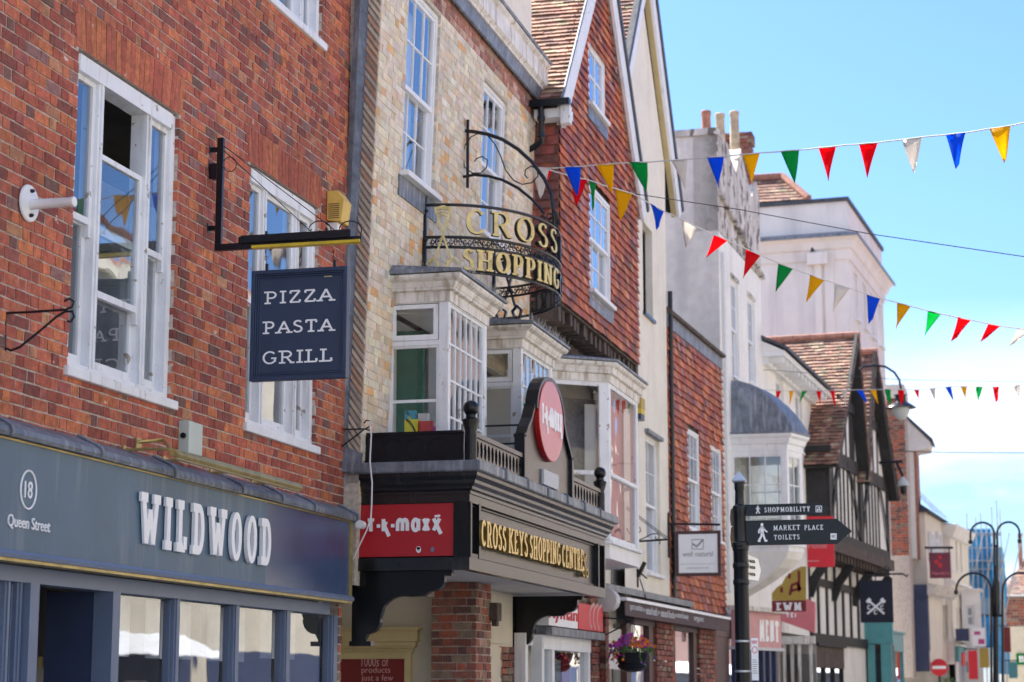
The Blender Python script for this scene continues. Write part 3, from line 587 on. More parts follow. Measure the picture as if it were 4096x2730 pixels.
# ---- oriel bays
def bay(parent, plan, zb, zs, zh, zt, segs, cz=.30, over=.20, paint='peel', name='bay_window', glassm='glass_clear', roofz=.25, wallw=.12, frontglass='glass_sky', cornm='cornice', apron='white'):
    """plan: list of (x, y) wall -> street -> wall; zb bottom, zs sill, zh head, zt top of cornice"""
    f = MB(); pn = MB(); pf = MB(); rn = len(plan)
    f.sweep(plan, [(-.06, zh), (.0, zh), (.0, zt-cz), (-.06, zt-cz)])
    f.sweep(plan, [(-.05, zs-.06), (.045, zs-.06), (.045, zs-.015), (-.05, zs)])
    for (x, y) in plan[1:-1]: f.lathe((x, y, zs), [(.001, 0)], 4) if 0 else None
    panes = []
    for k, sg_ in enumerate(segs):
        pn = MB(); pf = MB(); a, b = Vector(plan[k]), Vector(plan[k+1]); F = Fr(a, b-a); ln = (b-a).length
        e0 = .005 if k == 0 else 0.; pw0 = .09 if k else .05; pw1 = .10
        f.box(F, e0, pw0, zs, zh, -.06, -.001); f.box(F, ln-pw1, ln, zs, zh, -.0605, -.0015)
        if sg_[0] == 'casement':    # hinged top light over fixed panes
            split = zh-(zh-zs)*sg_[1]; f.box(F, pw0, ln-pw1, split-.025, split+.025, -.055, -.002)
            sashgeo(f, pn, F, pw0+.01, ln-pw1-.01, split+.03, zh-.01, -.02, 1, 1, st=.05, rail=.055)
            sashgeo(f, pn, F, pw0, ln-pw1, zs, split-.025, -.035, 1, sg_[2], st=.03, rail=.03, bar=.03)
        elif sg_[0] == 'grid':
            sashgeo(f, pf, F, pw0, ln-pw1, zs, zh, -.03, sg_[1], sg_[2], st=.03, rail=.04, bar=.022)
        elif sg_[0] == 'sash':
            m = zs+(zh-zs)*sg_[3]; sashgeo(f, pf if k else pn, F, pw0, ln-pw1, m-.02, zh, -.02, sg_[1], sg_[2], st=.045, rail=.05); sashgeo(f, pn, F, pw0, ln-pw1, zs, m+.02, -.045, sg_[1], sg_[2], st=.045, rail=.06)
        if pn.f: panes.append((pn, glassm))
        if pf.f: panes.append((pf, frontglass))
    o = f.build(name, paint, parent)
    for p_, g_ in panes: p_.build('pane', g_, o)
    MB().sweep(plan, [(-.05, zt-cz), (.02, zt-cz), (.025, zt-cz*.62), (.07, zt-cz*.58), (.075, zt-cz*.50), (over*.5, zt-cz*.46), (over*.62, zt-cz*.28), (over*.9, zt-cz*.2), (over, zt-cz*.12), (over, zt-.005), (-.05, zt)]).build('cornice', cornm, o)
    MB().sweep(plan, [(-.04, zb), (-.005, zb), (-.005, zs-.061), (-.04, zs-.061)]).build('apron', apron, o)
    # lead roof rising to the wall
    ring = []; 
    for k, p in enumerate(plan):
        ns = []
        if k > 0: d = Vector(p)-Vector(plan[k-1]); ns.append(Vector((d.y, -d.x)).normalized())
        if k < rn-1: d = Vector(plan[k+1])-Vector(p); ns.append(Vector((d.y, -d.x)).normalized())
        q = sum(ns, Vector((0, 0))); q = q*(2/q.dot(q)) if len(ns) == 2 else q
        ring.append(Vector(p)+q*(over+.02))
    wx = plan[0][0]; r = MB(); mid = [(wx, ring[0].y+.1, zt+roofz), (wx, ring[-1].y-.1, zt+roofz)]
    lo = [(max(p.x, wx) if k in (0, rn-1) else p.x, p.y, zt+.004) for k, p in enumerate(ring)]
    r.hexa([lo[0], lo[1], lo[-2], lo[-1]] if rn == 4 else lo, [(x, y, z+.03) for x, y, z in ([lo[0], lo[1], lo[-2], lo[-1]] if rn == 4 else lo)])
    up = [(x, y, z+.03) for x, y, z in lo]
    for k in range(rn-1):
        t0, t1 = (mid[0] if k < 1 else mid[0]), (mid[0] if k == 0 else mid[1])
        if k == rn-2: t0 = mid[1]; t1 = mid[1]
        pts = [up[k], up[k+1], t1] if t0 == t1 else [up[k], up[k+1], t1, t0]
        r.face(pts)
    r.build('lead_roof', 'lead', o); 
    b = MB(); b.hexa([(x, y, zb-.03) for x, y in plan], [(x, y, zb+.0) for x, y in plan]); b.build('base', apron, o)
    return o
X1 = -5.68; y0 = 19.26; y1 = 20.75
pl1 = [(-6.36, y0), (X1, y0), (X1, y1), (-6.36, y1)]
bay(b2, pl1, 3.75, 3.93, 5.52, 5.80, [('casement', .26, 2), ('grid', 6, 4), ('casement', .26, 2)], cz=.27, over=.17, roofz=.13)
y2 = 22.28; y3 = 23.85
pl2 = [(-6.36, y2), (X1, y2), (X1, y3), (-6.36, y3)]
bay(b2, pl2, 3.6, 3.93, 5.54, 5.80, [('casement', .26, 2), ('grid', 6, 4), ('casement', .26, 2)], cz=.25, over=.17, roofz=.13)
# bird spikes on the bay roofs
for (px_, ya, yb, nm) in ((X1+.16, y0, y1, 'first'), (X1+.16, y2, y3, 'second')):
    sp = MB()
    for i in range(70):
        t = i/69; p = Vector((px_-random.uniform(0, .04), ya-.15+(yb-ya+.3)*t, 5.83)); sp.tube([p, p+Vector((random.uniform(-.05, .05), random.uniform(-.04, .04), random.uniform(.08, .13)))], .0014, 3)
    for i in range(26):
        p = Vector((-6.2+i*.026, ya-.15, 5.83)); sp.tube([p, p+Vector((random.uniform(-.03, .03), -.02, random.uniform(.07, .11)))], .0014, 3)
    tag(sp.build('bird_spikes', 'steel'), 'fine wire bird spikes along the lead roof of the %s' % ('near box bay' if nm == 'first' else 'far box bay by the gable'), 'bird spikes')
# rooms inside the near bay
MB().box(face_y(20.4), -7.6, -6.30, 3.7, 5.45, -.05, .0).build('green_partition', 'room_green', b2)
MB().box(face_y(20.6), -6.299, -5.75, 3.7, 5.45, -.06, -.0).build('reveal_lining', 'room_white', b2)
MB().box(face_y(20.72), -6.9, -5.72, 5.45, 5.5, -.1, 1.3).build('bay_ceiling', 'room_white', b2)
MB().box(face_y(23.7), -6.9, -5.72, 3.7, 5.45, -.06, -.0).build('reveal_lining', 'room_white', b2)
MB().box(Fr((-6.6, 0), (0, 1)), 18.7, 24.7, 3.62, 5.5, -.05, 0).build('room_wall', 'room_white', b2)
FBx = face_y(19.42)
shelf = MB().box(FBx, -6.2, -5.74, 3.60, 4.16, -.3, .08); shelf.build('window_board', 'white', b2)
for (x0, x1, h, mt, lb, yo) in ((-6.19, -6.08, .27, 'toyblue', 'bright blue patterned box standing in the near bay window', .0), (-6.17, -6.03, .17, 'toyyellow', 'yellow box with dark curved lines in front of the blue box', .07),
                            (-6.02, -5.88, .15, 'toyred', 'red box at the middle of the near bay window sill', .05), (-6.05, -5.95, .24, 'toywhite', 'white and red carton standing behind the red box', -.02), (-5.88, -5.78, .09, 'toypink', 'flat pink box beside the bay window corner post', .05)):
    o = MB(); o.box(FBx, x0, x1, 4.162, 4.162+h*.97, yo-.06, yo); o.box(FBx, x0-.003, x1+.003, 4.162+h*.80, 4.162+h, yo-.063, yo+.003)
    if mt == 'toyyellow':
        o = MB().box(FBx, x0, x1, 4.162, 4.162+h, yo-.06, yo)
    ob = o.build('storage_box', mt); tag(ob, lb, 'box')
    if mt == 'toyyellow' or mt == 'toyblue':
        q = MB()
        for k in range(3): q.ribbon(FBx.pt, [(x0+(x1-x0)*(.08+.85*t/8), 4.17+h*(.95-.9*(t/8)**(1.2+.5*k))) for t in range(9)], .006, .006, yo+.0005, yo+.003)
        q.build('printed_lines', 'black' if mt == 'toyyellow' else 'toyyellow', ob)
# ================================================================ B3 tile-hung gable building
b3 = thing('tile_hung_gable_house', 'jettied house hung with red clay tiles under a steep gable with white bargeboards', 'building', (-5.84, 27.5, 0))
F3 = Fr((-5.84, 0), (0, 1)); S3, E3 = 24.92, 30.35; EV = 9.55; AP = 27.62; SL = 1.22
def clip3(v): k = max(0, (v-EV)/SL); return (S3+.02+k*.98, E3-k*.98)
g1_ = (F3.U(1350, 230), F3.U(1388, 285), F3.V(1350, 232), F3.V(1343, 82)); g2_ = (F3.U(1352, 600), F3.U(1400, 600), F3.V(1352, 662), F3.V(1352, 420))
print('g', g1_, g2_)
H3 = [g1_, g2_]
m_ = MB(); zap = EV+SL*(AP-S3)
P3 = F3.pt
w_ = MB(); w_.wall(F3, S3, E3, 6.62, EV, [g1_, g2_], w=-.03)
for a, b in ((EV, EV+.8), (EV+.8, zap)):
    pass
n = 14
for i in range(n):
    va, vb = EV+(zap-EV)*i/n, EV+(zap-EV)*(i+1)/n; a0, b0 = clip3(va); a1, b1_ = clip3(vb)
    for p, q, r_, s_ in ((a0, b0, a1, b1_),):
        cuts = [h for h in H3 if h[2] < (va+vb)/2 < h[3]]
        if cuts:
            h = cuts[0]; w_.face([P3(p, va, -.03), P3(h[0], va, -.03), P3(h[0], vb, -.03), P3(r_, vb, -.03)]); w_.face([P3(h[1], va, -.03), P3(q, va, -.03), P3(s_, vb, -.03), P3(h[1], vb, -.03)])
        else: w_.face([P3(p, va, -.03), P3(q, va, -.03), P3(s_, vb, -.03), P3(r_, vb, -.03)])
w_.reveals(F3, H3, -.12, .0); w_.build('wall', 'oldwood', b3)
ht = MB(); tiles(ht, F3.pt, S3, E3, 6.62, zap-.1, PAL_TILE, H3, tw=.195, g=.126, lift=.036, th=.018, wob=.007, clip=clip3)
F3s = face_y(S3-.01)
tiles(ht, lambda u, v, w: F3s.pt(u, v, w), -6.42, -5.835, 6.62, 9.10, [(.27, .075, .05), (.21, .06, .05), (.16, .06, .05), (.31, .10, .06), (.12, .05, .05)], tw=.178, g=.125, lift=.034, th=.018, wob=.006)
F3e = Fr((-5.84, E3), (-1, 0)); tiles(ht, F3e.pt, 0, .6, 6.62, 9.4, PAL_TILE, tw=.178, g=.125, lift=.036)
ht.build('hung_tiles', 'hung_tile', b3, recalc=False)
MB().box(face_y(S3+.001), -6.5, -5.87, 6.62, 9.5, -.06, 0).build('side_wall', 'oldwood', b3)
window(b3, F3, *g1_, cols=2, rows=(2, 0), rec=-.015, fr=.05, sill=.09, glassm='glass_sky', bars=.03, back='curtain'); window(b3, F3, *g2_, cols=3, rows=(2, 2), rec=-.015, sill=.10, glassm='glass_sky', back='curtain')  # these panes get the added pale sheets too, for lighter glass
for h in H3: MB().box(F3, h[0]-.1, h[1]+.1, h[2]-.26, h[2]-.065, .0, .036).build('lead_apron', 'lead', b3)
# roof planes
ys = (AP-S3); sl = math.hypot(1, SL)
def roofP(s): # slope facing the near end (s=-1) or the far end (+1): u across (x), v up the slope, w out
    e = AP+s*(ys+.32); ez = EV-.39
    t = Vector((0, -s, SL)).normalized(); nn = Vector((0, s*SL, 1)).normalized()
    return (lambda u, v, w: Vector((u, e, ez))+t*v+nn*w)
rl = (ys+.32)*sl
for s in (-1, 1):
    rt = MB(); tiles(rt, roofP(s), -11, -5.73, 0, rl, PAL_ROOF, tw=.17, g=.10, th=.016, lift=.03, wob=.007)
    o = rt.build('roof_tiles', 'roof_tile', b3, recalc=False)
    P = roofP(s); MB().prism(Fr((0, 0), (1, 0)), [(0, 0), (0, 0), (0, 0)], 0, 0) if 0 else None
    q = MB(); q.hexa([P(-11, 0, -.03), P(-5.76, 0, -.03), P(-5.76, rl, -.03), P(-11, rl, -.03)], [P(-11, 0, -.09), P(-5.76, 0, -.09), P(-5.76, rl, -.09), P(-11, rl, -.09)]); q.build('roof_deck', 'oldwood', b3)
    q = MB(); q.hexa([P(-5.78, -.02, -.34), P(-5.73, -.02, -.34), P(-5.73, -.02, -.012), P(-5.78, -.02, -.012)], [P(-5.78, rl, -.34), P(-5.73, rl, -.34), P(-5.73, rl, -.012), P(-5.78, rl, -.012)])
    q.build('bargeboard', 'peel', b3)
    q = MB(); q.hexa([P(-5.84, 0, -.30), P(-5.785, 0, -.30), P(-5.785, rl-.3, -.30), P(-5.84, rl-.3, -.30)], [P(-5.84, 0, -.28), P(-5.785, 0, -.28), P(-5.785, rl-.3, -.28), P(-5.84, rl-.3, -.28)]); q.build('verge_soffit', 'cornice', b3)
    if s < 0: q = MB(); q.tube([P(-5.725, 0, .035), P(-5.725, rl, .035)], .022, 6); q.build('verge_trim', 'lead', b3)
    else: q = MB(); q.hexa([P(-5.80, -.02, -.01), P(-5.70, -.02, -.01), P(-5.70, -.02, .10), P(-5.80, -.02, .10)], [P(-5.80, rl, -.01), P(-5.70, rl, -.01), P(-5.70, rl, .10), P(-5.80, rl, .10)]); q.build('verge_tiles', 'slateroof', b3)
# eaves box, gutter and downpipe on the near side
q = MB(); q.box(face_y(S3-.04), -6.1, -5.63, 9.02, 9.14, 0, .26); q.box(face_y(S3-.2), -5.73, -5.61, 8.92, 9.16, .0, .14); q.build('eaves_box', 'peel', b3)
q = MB(); q.hexa([(-6.2, S3-.30, 9.17), (-5.60, S3-.30, 9.17), (-5.60, S3-.30, 9.24), (-6.2, S3-.30, 9.24)], [(-6.2, S3-.42, 9.15), (-5.60, S3-.42, 9.15), (-5.60, S3-.42, 9.24), (-6.2, S3-.42, 9.24)]); q.build('gutter', 'iron', b3)
q = MB(); q.tube([(-5.99, S3-.36, 9.16), (-5.99, S3-.34, 8.78), (-6.0, S3-.31, 8.70), (-6.10, S3-.28, 8.64), (-6.2, S3-.26, 8.60)], .042, 10)
for z in (9.0, 8.78): q.lathe((-5.99, S3-.35, z), [(.052, -.03), (.052, .03)], 12)
q.build('downpipe', 'iron', b3, smooth=True)
# timber jetty under the tiles
jt = MB(); jt.box(F3, S3+.05, E3-.05, 6.30, 6.44, -.48, -.36)
for i in range(19):
    u = S3+.18+i*.285; jt.box(F3, u, u+.13, 6.42+random.uniform(-.015, .01), 6.58, -.48, -.03+random.uniform(-.04, .01))
jt.box(F3, S3+.01, E3-.01, 6.585, 6.615, -.62, -.0)
jt.box(F3, S3+.01, S3+.16, 6.36, 6.58, -.7, -.01); jt.box(F3, E3-.2, E3-.03, 6.30, 6.58, -.7, -.0); jt.build('timber_jetty', 'oldwood', b3)
F3w = Fr((-6.32, 0), (0, 1))
MB().box(F3w, E2, E3+.05, .1, 6.55, -.2, 0).build('lower_wall', 'render_cream', b3)
shell(b3, Fr((-6.35, 0), (0, 1)), E2+.02, E3, EV-.6, 6, -.25, (3.2, 6.3), low=2.5)
w3 = F3w.U(1245, 1000)
pl3 = [(-6.34, 25.78), (-5.50, 26.42), (-5.50, 28.5), (-6.34, 29.2)]
F3c = Fr((-6.34, 25.78), (.84, .64)); zt3 = F3c.V(1400, 838)+.02; zh3 = F3c.V(1360, 885); zm3 = F3c.V(1360, 1068)
print('bay3', zt3, zh3, zm3, F3c.V(1410, 1290))
zb3 = 3.55
bay(b3, pl3, zb3-.18, zb3+.05, zh3+.03, zt3, [('sash', 1, 1, .42), ('sash', 1, 1, .42), ('sash', 1, 1, .42)], cz=.27, over=.13, roofz=.10, frontglass='glass_clear', glassm='glass_clear')
MB().box(Fr((-5.95, 26.9), (.84, .64)), -.9, 0.25, 3.6, 5.6, -.05, 0).build('room_partition', 'bedding', b3); MB().box(Fr((-5.90, 26.72), (.84, .64)), 0.0, .22, 3.6, 5.5, -.03, 0).build('curtain', 'room_white', b3); MB().box(Fr((-5.72, 0), (0, 1)), 26.8, 28.4, 3.6, 5.6, -.02, 0).build('red_curtain_and_reflection', 'reddish', b3)  # red sheet added behind the street pane, standing in for its red-brown reflection
# ================================================================ B4 white rendered gable
b4 = thing('white_gabled_house', 'white rendered house with a tall plain gable and long bargeboards beside the red tile-hung gable', 'building', (-6.1, 32, 0))
F4 = Fr((-6.1, 0), (0, 1)); S4, E4 = 30.42, 34.42
s4 = rect(F4, (1476, 512), 0, 1499, 712); s4 = (s4[0], F4.U(1499, 600), F4.V(1476, 700)-.1, F4.V(1480, 512))
l4 = (F4.U(1484, 1100), F4.U(1516, 1100), F4.V(1500, 1318), F4.V(1484, 995))
print('b4', s4, l4)
EV4, SL4, AP4 = 10.9, 1.33, 32.35
zap4 = EV4+SL4*(AP4-S4)+.6
w_ = MB(); w_.wall(F4, S4, E4, 2.95, EV4, [s4, l4]); w_.reveals(F4, [s4, l4], -.18, 0)
w_.face([P_ for P_ in (F4.pt(S4, EV4), F4.pt(E4, EV4), F4.pt(AP4, EV4+SL4*1.95))]); w_.build('wall', 'render_cream', b4)
window(b4, F4, s4[0], s4[1], s4[2], s4[3], cols=1, rows=(1, 0), rec=.12, glassm='glass', paint='black', sill=.05); window(b4, F4, *l4, cols=2, rows=(2, 2), rec=.06, sill=.08)
MB().box(F4, l4[0]-.06, l4[1]+.06, l4[3], l4[3]+.06, -.02, .07).build('lead_drip', 'lead', b4)
shell(b4, F4, S4, E4, EV4-.05, 6, -.2, (3.2, 6.5))
for s in (-1, 1):
    e = AP4+s*2.95; ez = EV4-.62; t = Vector((0, -s, SL4)).normalized(); nn = Vector((0, s*SL4, 1)).normalized()
    P = (lambda u, v, w, e=e, ez=ez, t=t, nn=nn: Vector((u, e, ez))+t*v+nn*w); rl4 = 2.95*math.hypot(1, SL4)
    rt = MB(); tiles(rt, P, -9.5, -5.95, 0, rl4, PAL_ROOF, tw=.17, g=.11, th=.016, lift=.03, wob=.006); rt.build('roof_tiles', 'roof_tile', b4, recalc=False)
    def beam(x0, x1, w0, w1, a, b, nm, mt): q = MB(); q.hexa([P(x0, a, w0), P(x1, a, w0), P(x1, a, w1), P(x0, a, w1)], [P(x0, b, w0), P(x1, b, w0), P(x1, b, w1), P(x0, b, w1)]); q.build(nm, mt, b4)
    beam(-9.5, -5.98, -.09, -.03, 0, rl4, 'roof_deck', 'timber'); beam(-6.0, -5.95, -.30, -.012, -.02, rl4, 'bargeboard', 'white'); beam(-6.1, -6.001, -.30, -.27, 0, rl4-.3, 'verge_soffit', 'ochre')
    beam(-6.02, -5.92, -.011, .12, -.03, rl4, 'verge_tiles', 'slateroof')
# ================================================================ B5 low tile-hung building
D5 = dirv(2.2); F5 = Fr((-6.1, 34.42), D5)
b5 = thing('tile_hung_shop_building', 'lower flat-topped building hung with rows of red brown tiles and two white sash windows', 'building', (-6.1, 36, 0))
L5 = 5.05; T5 = (F5.V(1540, 722)+F5.V(1660, 822))/2
wa = (F5.U(1578, 1080), F5.U(1604, 1080), F5.V(1580, 1215), F5.V(1590, 992)); wb = (F5.U(1631, 1100), F5.U(1655, 1100), F5.V(1640, 1240), F5.V(1640, 1026))
print('b5', T5, wa, wb)
w_ = MB(); w_.wall(F5, 0, L5, 2.9, T5, [wa, wb], w=-.02); w_.reveals(F5, [wa, wb], -.12, 0); w_.build('wall', 'oldwood', b5)
ht = MB(); tiles(ht, F5.pt, -.05, L5, 3.05, T5-.28, PAL_TILE, [wa, wb], tw=.19, g=.14, lift=.045, th=.02, wob=.010); tiles(ht, F5.side(0, 0).pt, -.3, .02, 3.05, T5-.28, PAL_TILE, tw=.17, g=.14, lift=.03)
ht.build('hung_tiles', 'hung_tile', b5, recalc=False)
window(b5, F5, *wa, cols=3, rows=(2, 2), rec=-.02, sill=.08); window(b5, F5, *wb, cols=3, rows=(2, 2), rec=-.02, sill=.08)
shell(b5, F5, 0, L5, T5-.3, 5, -.15, (3.1,))
MB().box(F5, -.05, L5, T5-.29, T5-.05, -.1, .035).build('lead_flashing', 'lead', b5)
MB().prism(F5.side(0, 0), [(-.45, T5-.05), (.10, T5-.05), (.12, T5+.0), (-.1, T5+.16), (-.45, T5+.16)], -L5, .02).build('coping', 'oldwood', b5)
# ================================================================ B6 chimney building
p6 = F5.pt(L5, 0, 0); F6 = Fr((p6.x, p6.y), D5); L6 = 4.15
b6 = thing('old_rendered_house', 'tall pale rendered house with blackened gable, chimney pots and a domed lead bay', 'building', (p6.x, p6.y, 0))
F6s = F6.side(0); TL = F6s.V(1648, 296); TR = F6.V(1745, 455)
print('b6', TL, TR, F6.U(1750, 700))
w6a = (F6.U(1681, 750), F6.U(1697, 750), F6.V(1690, 868), F6.V(1690, 650)); w6b = (F6.U(1719, 780), F6.U(1735, 780), F6.V(1727, 880), F6.V(1727, 690)); L6 = F6.U(1749, 700)
zc = min(F6.V(1650, 590), F6.V(1740, 800)); zs6 = F6.V(1700, 700)+1.1
w_ = MB(); w_.wall(F6, 0, L6, 2.9, zs6, [w6a, w6b]); w_.reveals(F6, [w6a, w6b], -.1, 0); w_.build('wall', 'render_white', b6)
w_ = MB(); w_.prism(F6, [(0, zs6+.01), (L6, zs6+.01), (L6, TR-.05), (L6*.93, TR+.28), (L6*.8, TR-.25), (L6*.62, TR+.25), (L6*.55, TR+.55), (L6*.42, TL-.4), (L6*.3, TL-.25), (L6*.24, TL+.0), (0, TL)], -.5, .012); w_.build('gable_wall', 'render_old', b6)
MB().prism(F6, [(0, zs6+.75), (L6, zs6-.02), (L6, zs6+.06), (0, zs6+.83)], .013, .10).build('string_course', 'render_old', b6)
MB().box(F6s, -5, -.002, 2.9, TL-.12, -.3, 0).build('side_wall', 'render_grey', b6)
MB().box(F6s, -5, .03, TL-.119, TL+.02, -.5, .05).build('coping', 'render_old', b6)
shell(b6, F6, .31, L6, zs6, 5, -.12, (6.,), m='interior')
window(b6, F6, *w6a, cols=2, rows=(2, 2), rec=.03, sill=.06); window(b6, F6, *w6b, cols=2, rows=(2, 2), rec=.03, sill=.06)
cs = MB(); Fc = face_y(p6.y+4.6); x0 = Fc.U(1665, 320); x1 = Fc.U(1722, 320); zc0 = Fc.V(1700, 440); zc1 = Fc.V(1690, 306)
bricks(cs, Fc, x0, x1, zc0-1, zc1-.25, PAL_PIER, dep=.5); bricks(cs, Fc.off(.05), x0-.05, x1+.06, zc1-.25, zc1, PAL_PIER, dep=.55); bricks(cs, Fr((x1, p6.y+4.6), (0, 1)), 0, .6, zc0-1, zc1-.25, PAL_PIER); cs.build('chimney_stack', 'brick_far', b6, recalc=False)
MB().box(Fc, x0+.01, x1-.01, zc0-3, zc1, -.6, -.02).build('chimney_core', 'mortar', b6)
for (px, tp, bt, mt, dy) in ((1623, 255, 292, 'terracotta', .4), (1655, 261, 300, 'clay_buff', 1.2), (1688, 256, 304, 'clay_buff', 2.1)):
    Fy = face_y(p6.y+dy); a = Fy.at(px, bt+6); b = Fy.at(px, tp); r = .10; p = Fy.pt(a[0], a[1]); h = b[1]-a[1]
    MB().lathe(p, [(r*1.05, -.3), (r*1.05, .02), (r, .05), (r*.93, h-.12), (r*1.05, h-.10), (r*1.06, h-.02), (r*.85, h), (r*.75, h-.1)], 16).build('chimney_pot', mt, b6, smooth=True)
# domed bay
q0 = F6.U(1682, 1100); a0 = F6.pt(q0, 0, -.02); 
def W(F, u, w): p = F.pt(u, 0, w); return (p.x, p.y)
pl6 = [W(F6, q0, -.03), W(F6, q0+.10, 1.12), W(F6, q0+.85, 1.32), W(F6, q0+1.6, 1.12), W(F6, q0+1.8, -.03)]
Fb6 = Fr(pl6[0], (pl6[1][0]-pl6[0][0], pl6[1][1]-pl6[0][1])); zt = Fb6.V(1750, 998); zh = Fb6.V(1750, 1046); zb = Fb6.V(1750, 1262); z3 = Fb6.V(1750, 1362)
print('bay6', zt, zh, zb, z3, Fb6.U(1820, 1000), Fb6.V(1745, 893))
o6 = bay(b6, pl6, zb-.02, zb+.12, zh, zt, [('grid', 3, 3), ('grid', 2, 3), ('grid', 2, 3), ('grid', 3, 3)], cz=.34, over=.16, paint='white', frontglass='glass', glassm='glass', roofz=.0, cornm='white')
dm = MB(); cen = F6.pt(q0+.16, 0, -.02); ztd = F6.V(1700, 893); n = 8; rows = []
for k in range(n+1):
    t = k/n; s = math.cos(t*math.pi/2)**1.05*.93+.07*(1-t)**5; z = zt+.03+(ztd-zt)*math.sin(t*math.pi/2)
    pts = []
    for (x, y) in pl6:
        v = Vector((x, y, 0))-Vector((cen.x, cen.y, 0)); v = v*(1+.13*(1-t)**2); p = Vector((cen.x, cen.y, 0))+Vector((v.x*s, v.y*(s*.75+.25), 0)); pts.append((max(p.x, cen.x-.02), p.y, z))
    rows.append(pts)
for k in range(n):
    for j in range(len(pl6)-1): dm.face([rows[k][j], rows[k][j+1], rows[k+1][j+1], rows[k+1][j]])
dm.build('lead_dome', 'lead', o6, smooth=False)
bs = MB()
for k in range(5):
    t = k/5; t2 = (k+1)/5
    A = [(cen.x+(x-cen.x)*(1-t**1.6*.85), cen.y+(y-cen.y)*(1-.3*t), zb-.02-(zb-z3)*t) for x, y in pl6]; B = [(cen.x+(x-cen.x)*(1-t2**1.6*.85), cen.y+(y-cen.y)*(1-.3*t2), zb-.02-(zb-z3)*t2) for x, y in pl6]
    bs.hexa(A, B)
bs.build('bay_base', 'render_white', o6)
# ================================================================ B7 white house with bracketed eaves
p7 = F6.pt(L6, 0, 0); D7 = dirv(3.); F7 = Fr((p7.x, p7.y), D7); L7 = F7.U(1862, 900)
b7 = thing('white_pedimented_house', 'narrow white house with deep bracketed eaves between the domed bay and the timbered gables', 'building', (p7.x, p7.y, 0))
z7 = F7.V(1760, 810); z7t = F7.V(1850, 905); print('b7', L7, z7, z7t)
h7 = [(F7.U(1783, 900), F7.U(1800, 900), F7.V(1790, 1030), F7.V(1790, 870)), (F7.U(1828, 950), F7.U(1843, 950), F7.V(1835, 1035), F7.V(1835, 905))]
zz = (z7+z7t)/2; Fo7 = F7.off(.5); ze = (Fo7.V(1765, 790)+Fo7.V(1880, 885))/2
w_ = MB(); w_.wall(F7, 0, L7, 2.9, ze+.1, h7); w_.reveals(F7, h7, -.1, 0); w_.build('wall', 'render_white', b7)
for h in h7: window(b7, F7, *h, cols=2, rows=(2, 2), rec=.06)
shell(b7, F7, .02, L7, ze+.15, 5, -.12, (6.,), m='render_white')
ev = MB(); e = [W(F7, 0, -.3), W(F7, 0, .0), W(F7, L7, .0)]
ev.box(F7, -.1, L7+.2, ze, ze+.12, -.2, .52); ev.box(F7, -.02, L7+.1, ze-.16, ze-.001, 0, .12)
for i in range(13): u = .1+i*L7/13; ev.box(F7, u, u+.14, ze-.12, ze-.002, .121, .46)
ev.build('bracketed_eaves', 'white', b7)
MB().prism(F7.side(-.12), [(-2.5, ze+1.6), (.62, ze+.121), (.62, ze+.19), (-2.5, ze+1.72)], -L7-.3, 0).build('roof_slope', 'slateroof', b7)
MB().prism(F7.side(-.12), [(-2.5, ze+.0), (.5, ze+.12), (-2.5, ze+1.55)], -.2, .0).build('gable_end', 'render_white', b7)
# ================================================================ B9 half-timbered gables
p9 = F7.pt(L7, 0, 0); D9 = dirv(5.4); F9 = Fr((-4.88, 50.2), D9); L9 = F9.U(2036, 1100)
b9 = thing('half_timbered_house', 'black and white half-timbered house with two steep gables and a jettied upper floor', 'building', (p9.x, p9.y, 0))
zj = (F9.V(1918, 1243)+F9.V(2025, 1283))/2; F9s = F9.side(0); zeg = F9s.V(1900, 1035); rdg = F9.V(1968, 797)
print('b9', p9, L9, zj, zeg, rdg)
GB = [(0., 3.25, 4.35), (4.35, 6.05, L9)]; hg = rdg-zeg
w_ = MB(); w_.box(F9, 0, L9, zj, zeg, -.2, 0)
for a, m, b in GB: w_.prism(F9, [(a, zeg), (b, zeg), (m, zeg+hg)], -.2, 0)
w_.build('wall', 'render_white', b9)
tb = MB()
tb.box(F9, -.01, .26, zj, zeg, -.01, .06); tb.box(F9, L9-.26, L9+.01, zj, zeg, -.01, .06); tb.box(F9, .26, L9-.26, zeg-.25, zeg+.12, 0, .06); tb.box(F9, .26, L9-.26, zj, zj+.24, 0, .055); tb.box(F9, 4.2, 4.5, zj+.24, zeg-.25, 0, .09)
for u in (.7, 1.2, 1.7, 2.2, 2.75, 3.3, 3.8, 4.95, 5.45, 5.95, 6.45, 6.95, 7.45):
    if u < L9-.3: tb.box(F9, u-.11, u+.11, zj+.24, zeg-.25, 0, .02)
for a, m, b in GB:
    def top(u): return zeg+hg*((u-a)/(m-a) if u < m else (b-u)/(b-m))
    for k in (.28, .46, .64, .82, 1.0, 1.25, 1.5):
        u = a+(m-a)*k if k < 1 else m+(b-m)*(k-1); 
        if top(u)-.15 > zeg+.15: tb.box(F9, u-.09, u+.09, zeg+.12, top(u)-.1, 0, .02)
    q0_, q1_ = a+(m-a)*.42, m+(b-m)*.58; tb.box(F9, q0_, q1_, zeg+hg*.40, zeg+hg*.40+.26, .0455, .08)
    tb.bar(F9, (a-.12, zeg-.12*hg), (m, zeg+hg), .26, .25, .33); tb.bar(F9, (b+.12, zeg-.12*hg), (m, zeg+hg), .26, .02, .32)
    c = (a+b)/2; h2 = (b-a)/2
    for sgn in (-1, 1): tb.ribbon(F9.pt, [(c+sgn*h2*(.92-.75*t/6), zj+.3+(zeg-zj-.4)*math.sin(t/6*1.57)) for t in range(7)], .17, .17, .046, .07)
tb.build('timber_frame', 'timber', b9)
MB().box(F9s, -3, -.002, zj-.1, zeg-.05, -.1, .06).build('side_boarding', 'timber', b9)
